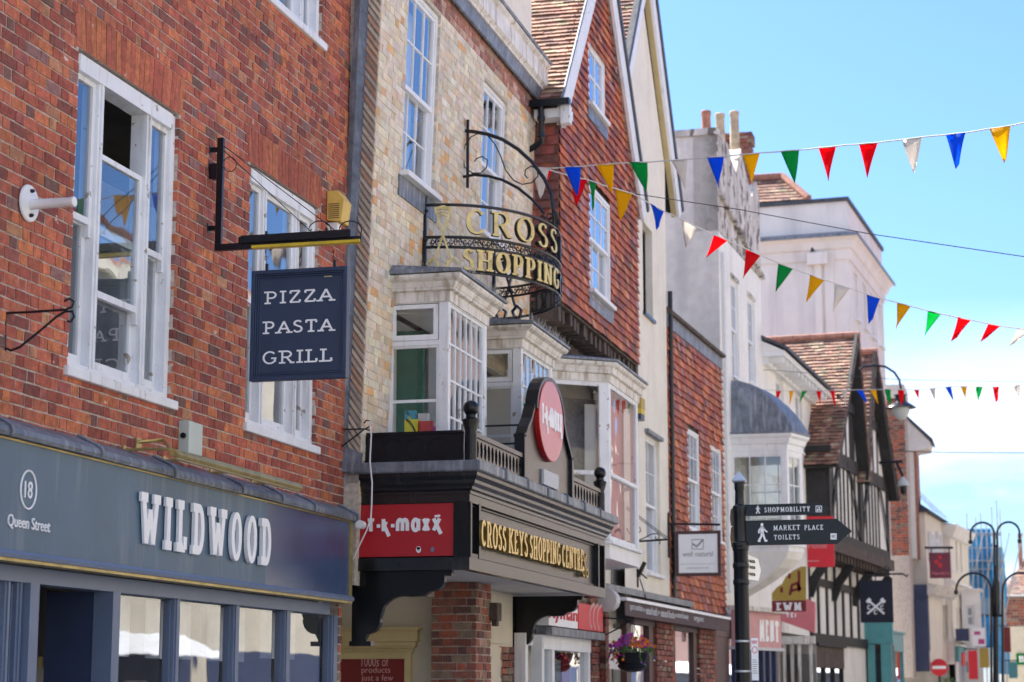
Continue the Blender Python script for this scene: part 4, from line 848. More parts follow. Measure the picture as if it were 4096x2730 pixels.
MB().box(F9s, -3, .12, zeg-.05, zeg+.12, -.1, .16).build('eaves_beam', 'timber', b9)
jb = MB(); jb.box(F9, -.05, L9+.15, zj-.3, zj-.001, -.35, .14)
for i in range(20): jb.box(F9, i*L9/20, i*L9/20+.16, zj-.48, zj-.301, -.8, .06)
jb.build('jetty_beam', 'oldwood', b9)
Fl9 = F9.off(-.55); MB().box(Fl9, 0, L9, .1, zj-.3, -.2, 0).build('lower_wall', 'render_white', b9)
lb = MB()
for i in range(9): u = i*L9/8; lb.box(Fl9, u-.08, u+.08, 3., zj-.49, .001, .05)
lb.box(Fl9, 0, L9, 4.2, 4.4, .051, .07); lb.box(Fl9, 0, L9, 2.75, 3.0, .001, .09)
for i in range(4): lb.ribbon(lambda u, v, w, i=i: Fl9.side(i*L9/3+.02).pt(u, v, w), [(0, 3.9), (.2, 4.4), (.55, zj-.45)], .22, .22, -.12, .0)
lb.build('lower_timbers', 'timber', b9)
for (a_, m_, b_) in GB:
    for s, e_ in ((-1, a_), (1, b_)):
        run = abs(m_-e_)*1.12; rise = hg*1.12; ub, vb = m_+s*run, zeg-.12*hg; ln = math.hypot(run, rise); dx, dz = -s*run/ln, rise/ln
        P = (lambda a, b, w, ub=ub, vb=vb, dx=dx, dz=dz, s=s: F9.pt(ub+dx*b+s*dz*w, vb+dz*b+abs(dx)*w, a))
        rt = MB(); tiles(rt, P, -6, .36, 0, ln, PAL_ROOF, tw=.2, g=.14, th=.024, lift=.05, wob=.016); rt.build('roof_tiles', 'roof_tile', b9, recalc=False)
        q = MB(); q.hexa([P(-6, 0, -.02), P(.33, 0, -.02), P(.33, ln, -.02), P(-6, ln, -.02)], [P(-6, 0, -.1), P(.33, 0, -.1), P(.33, ln, -.1), P(-6, ln, -.1)]); q.build('roof_deck', 'timber', b9)
    rg = MB()
    for k in range(14): rg.tube([F9.pt(m_, zeg+hg+.05+random.uniform(-.01, .01), .36-k*.45), F9.pt(m_, zeg+hg+.05, .36-(k+1)*.45+.01)], .11, 8)
    rg.build('ridge_tiles', 'terracotta', b9)
shell(b9, F9.off(-.6), .3, L9, zj, 5, -.2, (), m='render_white')
# ================================================================ B8 tall pale building behind
F8o = F9.pt(L9, 0, -.45); F8 = Fr((F8o.x-.6, F8o.y+.1), dirv(3.9)); F8 = Fr((face_y(F8o.y+.1).U(1955, 800), F8o.y+.1), dirv(3.9)); F8s = F8.side(0)
T8 = F8s.V(1945, 462); C8 = F8s.V(1945, 540); L8 = F8.U(2036, 900)
print('b8', F8o, F8.o, T8, C8, L8, F8s.U(1745, 600))
b8 = thing('tall_pale_building', 'tall pale pink rendered building with parapet and cornice rising behind the timbered gables', 'building', (F8.o.x, F8.o.y, 0))
xl = F8s.U(1700, 600); hs = []
zt8 = (F8.V(1975, 640), F8.V(1975, 745))
for px in (1968, 1986, 2003, 2020): hs.append((F8.U(px-4, 700), F8.U(px+4.5, 700), F8.V(1975, 742), F8.V(1975, 640)))
w_ = MB(); w_.wall(F8, 0, L8, 2, T8, hs, w=0); w_.reveals(F8, hs, -.15, 0); w_.build('front_wall', 'render_pink', b8)
for h in hs: window(b8, F8, *h, cols=2, rows=(2, 2), rec=.08, sill=.12)
MB().box(F8s, xl, -.001, 2, T8, -.4, 0).build('side_wall', 'render_pink', b8)
p8 = [W(F8s, xl, 0), W(F8s, 0, 0), W(F8, L8, 0), W(F8, L8, -1)]
MB().sweep(p8, [(0, C8-.75), (.05, C8-.75), (.08, C8-.45), (.14, C8-.42), (.22, C8-.2), (.34, C8-.1), (0, C8-.1)]).build('cornice', 'render_pink', b8)
MB().sweep(p8, [(0, C8-.1), (.38, C8-.1), (.38, C8-.02), (0, C8+.12)]).build('lead_gutter', 'lead', b8)
MB().sweep(p8, [(-.3, T8+.001), (.07, T8+.001), (.07, T8+.12), (-.3, T8+.14)]).build('coping', 'slateroof', b8)
q = MB(); q.tube([F8s.pt(F8s.U(x, y), F8s.V(x, y), .1) for x, y in ((1848, 545), (1848, 558), (1868, 570), (1869, 580))], .07, 8); q.build('downpipe', 'iron', b8)
a = F8s.at(1880, 592); MB().box(F8s, a[0]-.3, a[0]+.3, a[1]-.25, a[1]+.1, .001, .25).build('rainwater_head', 'render_pink', b8); MB().box(F8s, a[0]-.1, a[0]+.1, 3, a[1]-.25, .001, .12).build('pilaster', 'render_pink', b8)
a = F8s.at(1905, 600); MB().box(F8s, a[0]-.14, a[0]+.14, 3, a[1]+.6, .001, .06).build('pilaster', 'render_pink', b8)
MB().box(F8, 0.01, L8, T8-.4, T8-.3, -9, -.01).build('roof_deck', 'slateroof', b8)
rt = MB(); Fz = face_y(F8.o.y+1.2); a = Fz.at(1742, 466); b = Fz.at(1858, 462); c = Fz.at(1790, 392)
hgt = c[1]-a[1]; slp = math.hypot(hgt, hgt*.9)
P = (lambda u, v, w: Vector((u, F8.o.y+1.2+v*.9*hgt/slp-w*.7, a[1]+v*hgt/slp+w*.7)))
tiles(rt, P, a[0]-4, b[0], 0, slp, PAL_ROOF, tw=.25, g=.16, lift=.04, clip=lambda v: (a[0]-4, b[0]-(b[0]-c[0])*(v/slp))); rt.build('hipped_tile_roof', 'roof_tile', b8, recalc=False)
q = MB(); q.tube([P(b[0], 0, .05), P(c[0], slp, .05)], .12, 8); q.tube([P(a[0]-4, slp, .05), P(c[0], slp, .05)], .12, 8); q.build('hip_tiles', 'terracotta', b8)
q = MB(); q.face([P(a[0]-4, 0, -.02), P(b[0], 0, -.02), P(c[0], slp, -.02), P(a[0]-4, slp, -.02)]); q.face([P(b[0], 0, -.02), P(c[0], slp, -.02), P(c[0], slp, -.02)+Vector((0, 3, 0)), P(b[0], 0, -.02)+Vector((0, 5, 0))]); q.build('roof_core', 'oldwood', b8, recalc=False)
# ================================================================ B10 brick house with big eaves
yy = F8.pt(L8, 0, 0).y+1.0; Fa = face_y(yy); b10 = thing('brick_house', 'red brick house end with white boxed eaves beyond the tall pale building', 'building', (Fa.U(2060, 1000), yy, 0))
x0, x1 = Fa.U(2034, 1000), Fa.U(2080, 1000); zt_ = Fa.V(2060, 915); q = MB(); bricks(q, Fa, x0-1.2, x1, 6, zt_, PAL_PIER+PAL_RED[:6], bl=.23, bh=.075, j=.015, dep=.2); q.build('brickwork', 'brick_far', b10, recalc=False)
MB().box(Fa, x0-1.2, x1, 2, zt_, -2, -.01).build('wall', 'mortar', b10)
q = MB(); q.box(Fa, x0-1.25, x1+.02, zt_, zt_+.45, -2.2, .08); q.build('chimney_capping', 'render_grey', b10)
Fd = face_y(yy+1.5); d0 = Fd.at(2082, 966); d1 = Fd.at(2138, 1022)
q = MB(); q.prism(Fd, [(d0[0]-.3, d0[1]), (d0[0]+.05, d0[1]+.02), (d1[0], d1[1]+.1), (d1[0]-.05, d1[1]-.12), (Fd.U(2102, 1036), Fd.V(2102, 1036)), (Fd.U(2102, 1036)-.2, Fd.V(2082, 1040)), (d0[0]-.3, Fd.V(2082, 1010))], -1.6, 0); q.build('boxed_eaves', 'render_white', b10)
q = MB(); q.prism(Fd, [(d0[0]-.3, d0[1]+.02), (d0[0]+.05, d0[1]+.04), (d1[0]+.08, d1[1]+.06), (d1[0]+.08, d1[1]+.2), (d0[0], d0[1]+.2)], -1.8, .05); q.build('roof_edge', 'slateroof', b10)
q = MB(); q.box(Fd, d0[0]-.4, Fd.U(2100, 1080), 6, Fd.V(2100, 1036), -2, -.2); q.build('white_return', 'render_white', b10)
q = MB(); q.box(Fd, Fd.U(2100, 1080), Fd.U(2106, 1080), 6, Fd.V(2100, 1036), -2, -.2); q.build('brick_return', 'terracotta', b10)
# ================================================================ B11 cream corner house
yy += 2.2; Fa = face_y(yy); xa, xb = Fa.U(2040, 1250), Fa.U(2128, 1250); F11 = Fr((xb, yy), dirv(5)); L11 = F11.U(2167, 1250)
b11 = thing('cream_corner_house', 'cream painted house with slate hipped roof and a black shopfront down the street', 'building', (xb, yy, 0))
zt_ = Fa.V(2100, 1178); MB().box(Fa, xa-1, xb, 2.5, zt_, -3, 0).build('side_wall', 'render_cream', b11)
zt2 = F11.V(2150, 1215); print('b11', xb, yy, L11, zt_, zt2)
q = MB(); q.box(F11, 0.001, L11, 2.5, zt_-.01, -3, 0); q.build('front_wall', 'render_cream', b11)
rt = MB(); a = Fa.V(2100, 1128)-zt_
q = MB(); q.hexa([(xa-1, yy-.25, zt_), (xb+.25, yy-.25, zt_), (xb+.25+.0875*L11, yy+L11+.2, zt_), (xa-1, yy+L11+.2, zt_)], [(xa-1, yy+1.2, zt_+a+.5), (xb-1.4, yy+1.2, zt_+a+.5), (xb-1.2, yy+L11-.6, zt_+a+.5), (xa-1, yy+L11-.6, zt_+a+.5)]); q.build('slate_roof', 'slateroof', b11)
P = (lambda u, v, w: Vector((xb+.27-v*.75+.0875*u+w*.5, yy-.25+u, zt_+v*.8+w*.6)))
rt = MB(); tiles(rt, P, 0, L11+.4, 0.02, a*1.2+.7, [(.38, .2, .16), (.32, .15, .13), (.44, .27, .22)], tw=.25, g=.2, lift=.06, clip=lambda v: (v*.8, L11+.4)); rt.build('roof_tiles', 'roof_tile', b11, recalc=False)
q = MB(); q.box(Fa, Fa.U(2062, 1300)-.3, xb+.02, 2.9, Fa.V(2100, 1345), 0, .35); q.box(Fa, Fa.U(2068, 1480), xb-.0, 2.2, Fa.V(2100, 1352)-.4, .351, .6); q.build('black_shopfront', 'shopdark', b11)
q = MB(); z1 = F11.V(2145, 1350); q.sweep([W(Fa, xb-.05-xa*0, .35) if 0 else (xb+.0, yy-.36), W(F11, L11*.9, .35)], [(0, z1-.35), (.1, z1-.3), (.35, z1), (0, z1+.05)]); q.build('shop_cornice', 'cornice', b11)
q = MB(); q.box(Fa, Fa.U(2066, 1200), Fa.U(2066, 1200)+.09, 3, zt_, .001, .12); q.build('downpipe', 'iron', b11)
wn = [(F11.U(2143, 1230), F11.U(2150, 1230), F11.V(2146, 1320), F11.V(2146, 1240))]
for h in wn: window(b11, F11, *h, cols=2, rows=(2, 2), rec=-.1)
# ================================================================ B12 pale terrace
p = F11.pt(L11, 0, 0); F12 = Fr((p.x+.25, p.y), dirv(6)); L12 = F12.U(2226, 1300); F12s = F12.side(0)
b12 = thing('pale_terrace_building', 'pale cream terrace with tall narrow windows before the blue scaffolding', 'building', (p.x, p.y, 0))
za = F12s.V(2165, 1186); zq = F12.V(2215, 1240); zt_ = (F12.V(2185, 1195)+F12.V(2215, 1235))/2
print('b12', p, L12, za, zq)
hs = []
for px in (2188, 2199, 2209): hs.append((F12.U(px-2.2, 1300), F12.U(px+2.4, 1300), F12.V(2195, 1310), F12.V(2195, 1240)))
for px in (2183, 2191, 2199, 2206): hs.append((F12.U(px-1.6, 1400), F12.U(px+1.6, 1400), F12.V(2195, 1470), F12.V(2195, 1395)))
w_ = MB(); w_.wall(F12, 0, L12, 2.5, zt_, hs); w_.reveals(F12, hs, -.2, 0); w_.build('front_wall', 'render_cream', b12)
for h in hs: window(b12, F12, *h, cols=1, rows=(1, 1), rec=.06)
MB().box(F12s, -4, -.001, 2.5, zt_, -1, 0).build('side_wall', 'render_pink', b12)
MB().sweep([W(F12s, -4, 0), W(F12, 0, 0), W(F12, L12, 0)], [(0, zt_-.5), (.12, zt_-.45), (.3, zt_-.1), (.3, zt_), (-.3, zt_+.1), (-.3, zt_-.4)]).build('cornice', 'render_white', b12)
MB().box(F12, L12*.55, L12, 3, zt_-.6, .001, .05).build('shaded_bay', 'buff', b12) if 0 else None
shell(b12, F12, .01, L12, zt_-.3, 5, -.22, (5.,), m='interior')
# ground floor shops of the far row
def farshop(F, u0, u1, z1, board, glassr=True, name='far shopfront', lab='', depth=.12):
    t = thing('shopfront', lab, 'shopfront', F.pt((u0+u1)/2, .1, 0)); q = MB(); n = 3
    q.box(F, u0, u1, z1-.06, z1, 0, depth+.1); q.box(F, u0, u1, .1, .5, 0, depth)
    for i in range(n+1): x = u0+(u1-u0)*i/n; q.box(F, max(u0, x-.05), min(u1, x+.05), .5, z1-.6, 0, depth)
    q.build('frame', board[0], t); MB().box(F, u0+.03, u1-.03, z1-.6, z1-.061, 0, depth+.03).build('fascia', board[1], t)
    q = MB(); q.face([F.pt(u0, .5, depth*.5), F.pt(u1, .5, depth*.5), F.pt(u1, z1-.6, depth*.5), F.pt(u0, z1-.6, depth*.5)]); q.build('pane', 'glass_shop', t)
    MB().box(F, u0, u1, .5, z1-.6, 0.002, .02).build('interior', 'interior', t); return t
# ================================================================ scaffolded building and far houses
p = F12.pt(L12, 0, 0); Ys = p.y+1.0; Fs = face_y(Ys)
b13 = thing('scaffolded_building', 'building wrapped in bright blue debris netting and scaffold poles at the end of the street', 'building', (p.x, Ys, 0))
sx0, sx1 = Fs.U(2218, 1400), Fs.U(2284, 1400); sx2 = Fs.U(2306, 1400); zt = Fs.V(2260, 1290)
MB().box(Fs, sx0, sx1, 2.5, zt-.2, -5, -1.3).build('wall', 'render_grey', b13)
q = MB()
for k in range(4): z = 3.6+k*(zt-3.6)/3.6; q.box(Fs, sx0, sx1, z, z+.9, -1.29, -1.2)
q.build('dark_windows', 'interior', b13)
q = MB(); Fss = Fr((sx1, Ys-.05), (sx2-sx1, 3.2)); zt2 = Fs.V(2290, 1248)
n = 10
for i in range(n):
    for j in range(14):
        def wv(i, j): return Fss.pt(i*.38, 2.2+(zt2-2.2)*j/14, .06*math.sin(i*1.9+j*.8))
        q.face([wv(i, j), wv(i+1, j), wv(i+1, j+1), wv(i, j+1)])
for i in range(6):
    for j in range(3):
        def wv(i, j): return Fs.pt(sx0+(sx1-sx0)*i/6, zt-.9+(.9)*j/3, .03*math.sin(i*2.1+j))
        q.face([wv(i, j), wv(i+1, j), wv(i+1, j+1), wv(i, j+1)])
for j0 in (3.2, 5.1, 6.6):
    q.face([Fs.pt(sx0, j0, -.2), Fs.pt(sx1, j0, -.2), Fs.pt(sx1, j0+1.2, -.2), Fs.pt(sx0, j0+1.2, -.2)])
q.build('debris_netting', 'netblue', b13)
q = MB()
for k, px in enumerate((2226, 2235, 2246, 2258, 2270, 2284, 2296, 2303)):
    top = (1180, 1225, 1190, 1180, 1200, 1165, 1150, 1170)[k]; u = Fs.U(px, 1300); q.tube([Fs.pt(u, .1, .1), Fs.pt(u, Fs.V(px, top), .1)], .028, 6)
for z in (4.5, 6.2, 7.6, zt, zt+.5, zt+1.0): q.tube([Fs.pt(sx0-.1, z, .13), Fs.pt(sx2, z, .13)], .026, 6)
for a in range(4): q.tube([Fs.pt(sx0+a*.5, 4.5, .16), Fs.pt(sx0+a*.5+.8, 7.6, .16)], .024, 6)
q.build('scaffold_poles', 'steel', b13)
b14 = thing('dark_brick_house', 'dark red brick house with clay roof at the far right end of the street', 'building', (-.5, Ys+12, 0))
Ff = face_y(Ys+12); x0, x1 = Ff.U(2300, 1400), Ff.U(2400, 1400); z1 = Ff.V(2330, 1370)
q = MB(); bricks(q, Ff, x0, x1, 4, z1, PAL_PIER, bl=.35, bh=.12, j=.02, dep=.1); q.build('brickwork', 'brick_far', b14, recalc=False)
MB().box(Ff, x0, x1, 2, z1, -4, -.02).build('wall', 'mortar', b14)
rt = MB(); P = (lambda u, v, w: Ff.pt(u, z1+v*.7+w*.7, -v*.7+w*.7+.2)); tiles(rt, P, x0-.1, x1, 0, (Ff.V(2330, 1262)-z1)/.7, PAL_ROOF, tw=.25, g=.18, lift=.05, clip=lambda v: (x0-.1+v*.5, x1)); rt.build('roof_tiles', 'roof_tile', b14, recalc=False)
q = MB(); q.box(Ff, Ff.U(2339, 1260), Ff.U(2349, 1260), z1+.5, Ff.V(2340, 1222), -2, -1.2); q.build('chimney_stack', 'terracotta', b14)
for (a, b, c, d) in ((2318, 1460, 2328, 1490),): MB().box(Ff, Ff.U(a, b), Ff.U(c, d), Ff.V(a, d), Ff.V(a, b), .0, .05).build('window', 'white', b14)
Fg = face_y(Ys+8); t = thing('small_shop_building', 'small pale shop with a green sign at the far right edge of the street', 'building', (Fg.U(2345, 1500), Ys+8, 0))
MB().box(Fg, Fg.U(2306, 1500), Fg.U(2400, 1500), .2, Fg.V(2330, 1440), -3, 0).build('wall', 'buff', t); MB().box(Fg, Fg.U(2335, 1500), Fg.U(2400, 1500), Fg.V(2340, 1528), Fg.V(2340, 1502), .01, .1).build('green_sign', 'f_grn', t)
q = MB(); q.glyphs(Fg.pt, 'TT', Fg.U(2341, 1500), Fg.U(2352, 1500), Fg.V(2340, 1524), Fg.V(2340, 1507), .06, .06, .101, .12); q.build('lettering', 'letter', t)
# shops at street level along the far part
farshop(F12, 0.1, L12, 3.2, ('white', 'teal'), lab='pale far shopfront with a mint green fascia below the tall narrow windows')
farshop(Fl9, 0.1, L9*.42, 2.74, ('timber', 'oldwood'), lab='shopfront with grey timber fascia beneath the half-timbered jetty')
F8b = F8.off(.55); farshop(F8b, -.9, L8*.6, F8b.V(1990, 1440), ('teal', 'teal'), lab='teal painted shopfront beside the navy crossed keys sign'); 
q = thing('teal_bay_front', 'pale teal boxed shop window beneath the navy hanging sign', 'shopfront', F8b.pt(0, .1, .6)); Ft = face_y(F8b.pt(-1, 0, 0).y-.3)
tx0, tx1 = Ft.U(1985, 1480), Ft.U(2052, 1480)
MB().box(Ft, tx0, tx1, Ft.V(2000, 1480), Ft.V(2000, 1425), -.4, 0).build('fascia', 'teal', q); MB().box(Ft, tx0+.1, tx0+.3, .2, Ft.V(2000, 1481), -.3, -.02).build('post', 'teal', q); MB().box(Ft, tx1-.35, tx1-.05, .2, Ft.V(2000, 1481), -.3, -.02).build('post', 'teal', q)
MB().box(Ft, tx0+.3, tx1-.35, .2, Ft.V(2000, 1481), -.3, -.2).build('pane', 'glass_shop', q); MB().box(Ft, tx0, tx1, .2, Ft.V(2000, 1481), -.5, -.42).build('interior', 'interior', q)

# ================================================================ CANOPY
cn_ = thing('entrance_canopy', 'black boxed shopping centre entrance canopy with gilt lettering, scroll brackets and lead top', 'canopy', (-5.9, 21.6, 2.74))
YN, YF, XF = 18.53, 24.85, -5.24
pc = [(-6.46, YN), (XF, YN), (XF, YF), (-6.3, YF)]
MB().sweep(pc, [(-.10, 2.74), (0, 2.74), (0, 2.86), (-.03, 2.875), (-.03, 2.885), (-.055, 2.89), (-.055, 3.36), (-.03, 3.365), (-.03, 3.375), (0, 3.39), (0, 3.47), (-.10, 3.47)]).build('frieze', 'board', cn_)
MB().sweep(pc, [(-.1, 3.471), (.012, 3.471), (.012, 3.50), (.035, 3.515), (.04, 3.54), (.07, 3.57), (.075, 3.60), (.10, 3.64), (.105, 3.675), (-.1, 3.675)]).build('cornice', 'board', cn_)
q = MB(); q.slab([(-6.45, YN-.02), (XF+.06, YN-.02), (XF+.06, YF+.05), (-6.3, YF+.05)], 3.70, 3.78)
q.sweep(pc, [(-.3, 3.676), (.14, 3.676), (.15, 3.69), (.148, 3.775), (.13, 3.785), (-.3, 3.79)])
for y in (19.35, 20.25, 21.15, 22.1, 23.0, 23.9): q.tube([(XF+.02, y, 3.797), (XF+.14, y, 3.79), (XF+.158, y, 3.77), (XF+.158, y, 3.68)], .014, 6)
q.tube([(-6.5, YN-.16, 3.72), (-6.5, YN-.14, 4.0)], .05, 6) if 0 else None
q.hexa([(-6.50, YN-.16, 3.70), (-6.32, YN-.16, 3.70), (-6.30, YN-.13, 3.88), (-6.50, YN-.13, 3.96)], [(-6.50, YN-.12, 3.70), (-6.32, YN-.12, 3.70), (-6.30, YN-.10, 3.88), (-6.50, YN-.10, 3.96)])
q.build('lead_top', 'lead', cn_)
q = MB(); q.slab([(-6.45, YN+.05), (XF-.06, YN+.05), (XF-.06, YF-.05), (-6.3, YF-.05)], 2.765, 2.80); q.build('soffit', 'soffit', cn_)
FN = face_y(YN); FX = Fr((XF, 0), (0, 1))
# corner pilasters and end frame
q = MB(); a0, a1 = -6.46, XF
for F_, a_, b_, z_, w_0, w_1 in ((FN, a0, a0+.05, 3.40, -.02, .006), (FN, a1-.16, a1-.02, 3.40, -.054, .004), (FX, YN+.03, YN+.08, 3.40, -.054, .004), (FX, YN+.08, YN+.30, 2.90, -.054, .003), (FX, YN+.33, YN+.40, 3.40, -.054, .005), (FX, YF-.42, YF-.36, 3.40, -.054, .005), (FX, YF-.06, YF, 3.40, -.054, .005)):
    MB().box(F_, a_, b_, 2.86, z_, w_0, w_1).build('pilaster', 'black', cn_)
rp = MB(); ra = FN.at(823, 1281); rb = FN.at(1046, 1143); rp.box(FN, ra[0], rb[0], 2.875, 3.395, -.05, -.012)
o = rp.build('red_panel', 'red', cn_)
print('red', ra, rb)
lg = MB(); u0, _ = FN.at(841, 1220); u1, _ = FN.at(1022, 1215); zb_, zt_ = FN.V(930, 1222), FN.V(930, 1190)
lg.glyphs(FN.pt, 't.k.maxX', u0-.004, u1-.035, zb_-.008, zt_+.008, .035, .033, -.011, -.006, gap=.16); lg.bar(FN, (u1-.105, zt_+.008), (u1-.05, zt_+.012), .022, -.011, -.0055); lg.build('logo_lettering', 'letter', o)
for px, r in ((961, .032), (993, .025)):
    c = FN.at(px, 1263); q = MB(); q.prism(FN, [(c[0]+r*.8*math.cos(t*.349), c[1]+r*math.sin(t*.349)) for t in range(18)], -.0115, -.009); q.build('round_sticker', 'letter' if px < 980 else 'shopblue', o)
    if px < 980:
        q = MB(); q.prism(FN, [(c[0]+r*.6*math.cos(t*.349), c[1]+r*.35+r*.45*math.sin(t*.349)) for t in range(18)], -.0089, -.008); q.box(FN, c[0]-.012, c[0]+.012, c[1]-.016, c[1]-.010, -.0089, -.008); q.build('dark_mark', 'black', o)
u0 = FX.U(1100, 1240); u1 = FX.U(1333, 1290)
gl = MB(); gl.glyphs(FX.pt, 'CROSS', u0, u0+(u1-u0)*.205, 2.99, 3.245, .050, .026, -.05, .03, serif=.045, gap=.12, slab_h=.02); gl.build('gilt_lettering', 'gold', cn_)
gl = MB(); gl.glyphs(FX.pt, 'KEYS', u0+(u1-u0)*.232, u0+(u1-u0)*.40, 2.99, 3.245, .050, .026, -.05, .03, serif=.045, gap=.12, slab_h=.02); gl.build('gilt_lettering', 'gold', cn_)
gl = MB(); gl.glyphs(FX.pt, 'SHOPPING', u0+(u1-u0)*.43, u0+(u1-u0)*.735, 2.99, 3.245, .050, .026, -.05, .03, serif=.045, gap=.12, slab_h=.02); gl.build('gilt_lettering', 'gold', cn_)
gl = MB(); gl.glyphs(FX.pt, 'CENTRE', u0+(u1-u0)*.765, u1, 2.99, 3.245, .050, .026, -.05, .03, serif=.045, gap=.12, slab_h=.02); gl.build('gilt_lettering', 'gold', cn_)
gl = MB(); uc = FX.U(1344, 1290)
for s in (-1, 1):
    gl.bar(FX, (uc-s*.10, 3.22), (uc+s*.06, 3.02), .022, -.03, .0+.004*s); gl.ribbon(FX.pt, arc(uc+s*.07, 2.99, .055, .045, 0, 360, 10), .016, .016, -.03, .01+.004*s)
    for k in range(3): gl.bar(FX, (uc-s*(.10-.025*k), 3.22-.032*k), (uc-s*(.13-.025*k), 3.20-.032*k), .014, -.03, -.002)
gl.build('gilt_keys', 'gold', cn_)
# scroll brackets
def scroll(Yc, x0, x1, name='scroll_bracket'):
    F = face_y(Yc); W_ = x1-x0; z1 = 2.739; q = MB()
    P = [(0, 1), (1, 1), (1, .93), (.93, .93)] + arc(.80, .88, .13, .16, 0, -95, 7) + [(.72, .66)] + arc(.52, .42, .22, .24, 75, 175, 8) + [(.28, .36)] + arc(.16, .36, .13, .20, 0, -90, 6) + [(.12, .06), (.0, .06)]
    P = [(x0+W_*a, z1-.72*(1-b)) for a, b in P]
    q.prism(F, P, -.09, 0); q.box(F, x0-.02, x0+W_*.20, z1-.72, z1-.675, -.10, .012)
    q.build(name, 'black', cn_)
scroll(18.60, FN.U(803, 1400), FN.U(1040, 1330)-.03)
Fq = face_y(24.1); scroll(24.1, Fq.U(1176, 1400), Fq.U(1338, 1390))
# parapet, posts, railing
q = MB(); a = face_y(YN+.06); ux0, ux1 = a.U(836, 1030), a.U(1064, 1030); q.box(a, ux0, ux1, 3.80, 4.07, -.03, 0); q.box(a, ux0-.01, ux1, 4.071, 4.10, -.05, .02); q.box(a, ux0, ux0+.07, 3.80, 4.07, .0, .015)
for i in range(3): c = ux0+.30+i*.235; q.tube([a.pt(c+.095*math.cos(t*.314), 3.935+.095*math.sin(t*.314), .0) for t in range(20)], .006, 6, closed=True)
q.build('end_parapet', 'black', cn_)
def ballpost(x, y, sc=1.):
    q = MB(); q.lathe((x, y, 3.78), [(.062, 0), (.062, .27), (.057, .30), (.085, .40), (.088, .42), (.052, .44), (.050, .47), (.055, .475)], 16); q.sphere((x, y, 3.78+.535), .078, 18); q.build('ball_post', 'black', cn_, smooth=True)
ballpost(-5.25, YN+.07); ballpost(-5.27, YF-.13)
FR = Fr((-5.26, 0), (0, 1))
def railing(ya, yb, n):
    f = MB(); f.box(FR, ya, yb, 4.055, 4.10, -.05, .02); f.box(FR, ya, yb, 3.80, 3.835, -.03, .0)
    st = (yb-ya)/n; zc = 3.945
    for i in range(n):   # pierced ovals cut in the board
        c = ya+(i+.5)*st; m = 20; ring = [(c+st*.36*math.cos(2*math.pi*k/m), zc+.085*math.sin(2*math.pi*k/m)) for k in range(m)]
        def edge(t):
            cs_, sn = math.cos(t), math.sin(t); k = min((st/2)/abs(cs_) if abs(cs_) > 1e-6 else 9, .11/abs(sn) if abs(sn) > 1e-6 else 9); return (c+cs_*k, zc+sn*k)
        ts = [2*math.pi*k/m for k in range(m)]; ca = math.atan2(.11, st/2); out = [edge(t) for t in ts]
        for k in range(m):
            j = (k+1) % m; pts = [ring[k], ring[j], out[j], out[k]]
            t0, t1 = ts[k], ts[k]+2*math.pi/m
            for cc in (ca, math.pi-ca, math.pi+ca, 2*math.pi-ca):
                if t0+1e-4 < cc < t1-1e-4: pts = [ring[k], ring[j], out[j], (c+math.copysign(st/2, math.cos(cc)), zc+math.copysign(.11, math.sin(cc))), out[k]]
            f.face([FR.pt(*p_, 0) for p_ in pts]); f.face([FR.pt(*p_, -.025) for p_ in pts]); f.face([FR.pt(*ring[k], 0), FR.pt(*ring[j], 0), FR.pt(*ring[j], -.025), FR.pt(*ring[k], -.025)])
    f.build('pierced_railing', 'board', cn_)
ya1 = FR.U(1199, 1050); yb1 = FR.U(1312, 1150)
railing(YN+.14, ya1, 14); railing(yb1, YF-.2, 10)
# shaped centre board with roundel
yc = (ya1+yb1)/2; hw = (yb1-ya1)/2; q = MB(); ztop = 5.08
L_ = [(-1, 3.80), (-1, 4.30), (-.93, 4.32), (-.86, 4.40), (-.72, 4.52), (-.62, 4.66), (-.60, 4.70)]
A_ = [(-.56+.0, 4.70)] + [(.56*math.cos(R(t)), 4.66+.42*math.sin(R(t))) for t in range(180, -1, -15)]
P = [(yc+hw*a, z) for a, z in L_] + [(yc+hw*a, z) for a, z in A_] + [(yc-hw*a, z) for a, z in reversed(L_)]
q.prism(FR, P, -.05, 0); q.build('centre_board', 'board', cn_)
q = MB(); q.ribbon(FR.pt, [(yc+hw*a, z) for a, z in L_[1:]], .04, .04, -.09, .035); q.ribbon(FR.pt, [(yc-hw*a, z) for a, z in L_[1:]], .04, .04, -.09, .035)
q.ribbon(FR.pt, [(yc+hw*a, z) for a, z in A_[1:]], .045, .045, -.09, .05); q.box(FR, ya1-.01, ya1+.075, 3.79, 4.31, -.08, .035); q.box(FR, yb1-.075, yb1+.01, 3.79, 4.31, -.08, .035); q.build('centre_board_moulding', 'black', cn_)
rc = (yc, 4.62); rr = hw*.50; q = MB(); q.prism(FR, [(rc[0]+rr*math.cos(t*.1571), rc[1]+rr*.72*math.sin(t*.1571)) for t in range(40)], .001, .028); 
print('roundel', rr, FR.at(1228, 965), FR.at(1284, 965), FR.V(1255, 868), FR.V(1255, 1062))
q = MB(); cy_ = (FR.U(1228, 965)+FR.U(1284, 965))/2; rr = (FR.U(1284, 965)-FR.U(1228, 965))/2; rz = .46; zc = 4.60
o = None
q.prism(FR, [(cy_+rr*math.cos(t*.1571), zc+rz*math.sin(t*.1571)) for t in range(40)], .001, .05); o = q.build('roundel', 'rededge', cn_)
q = MB(); q.prism(FR, [(cy_+rr*.985*math.cos(t*.1571), zc+rz*.985*math.sin(t*.1571)) for t in range(40)], .0501, .056); q.build('roundel_face', 'pink', o)
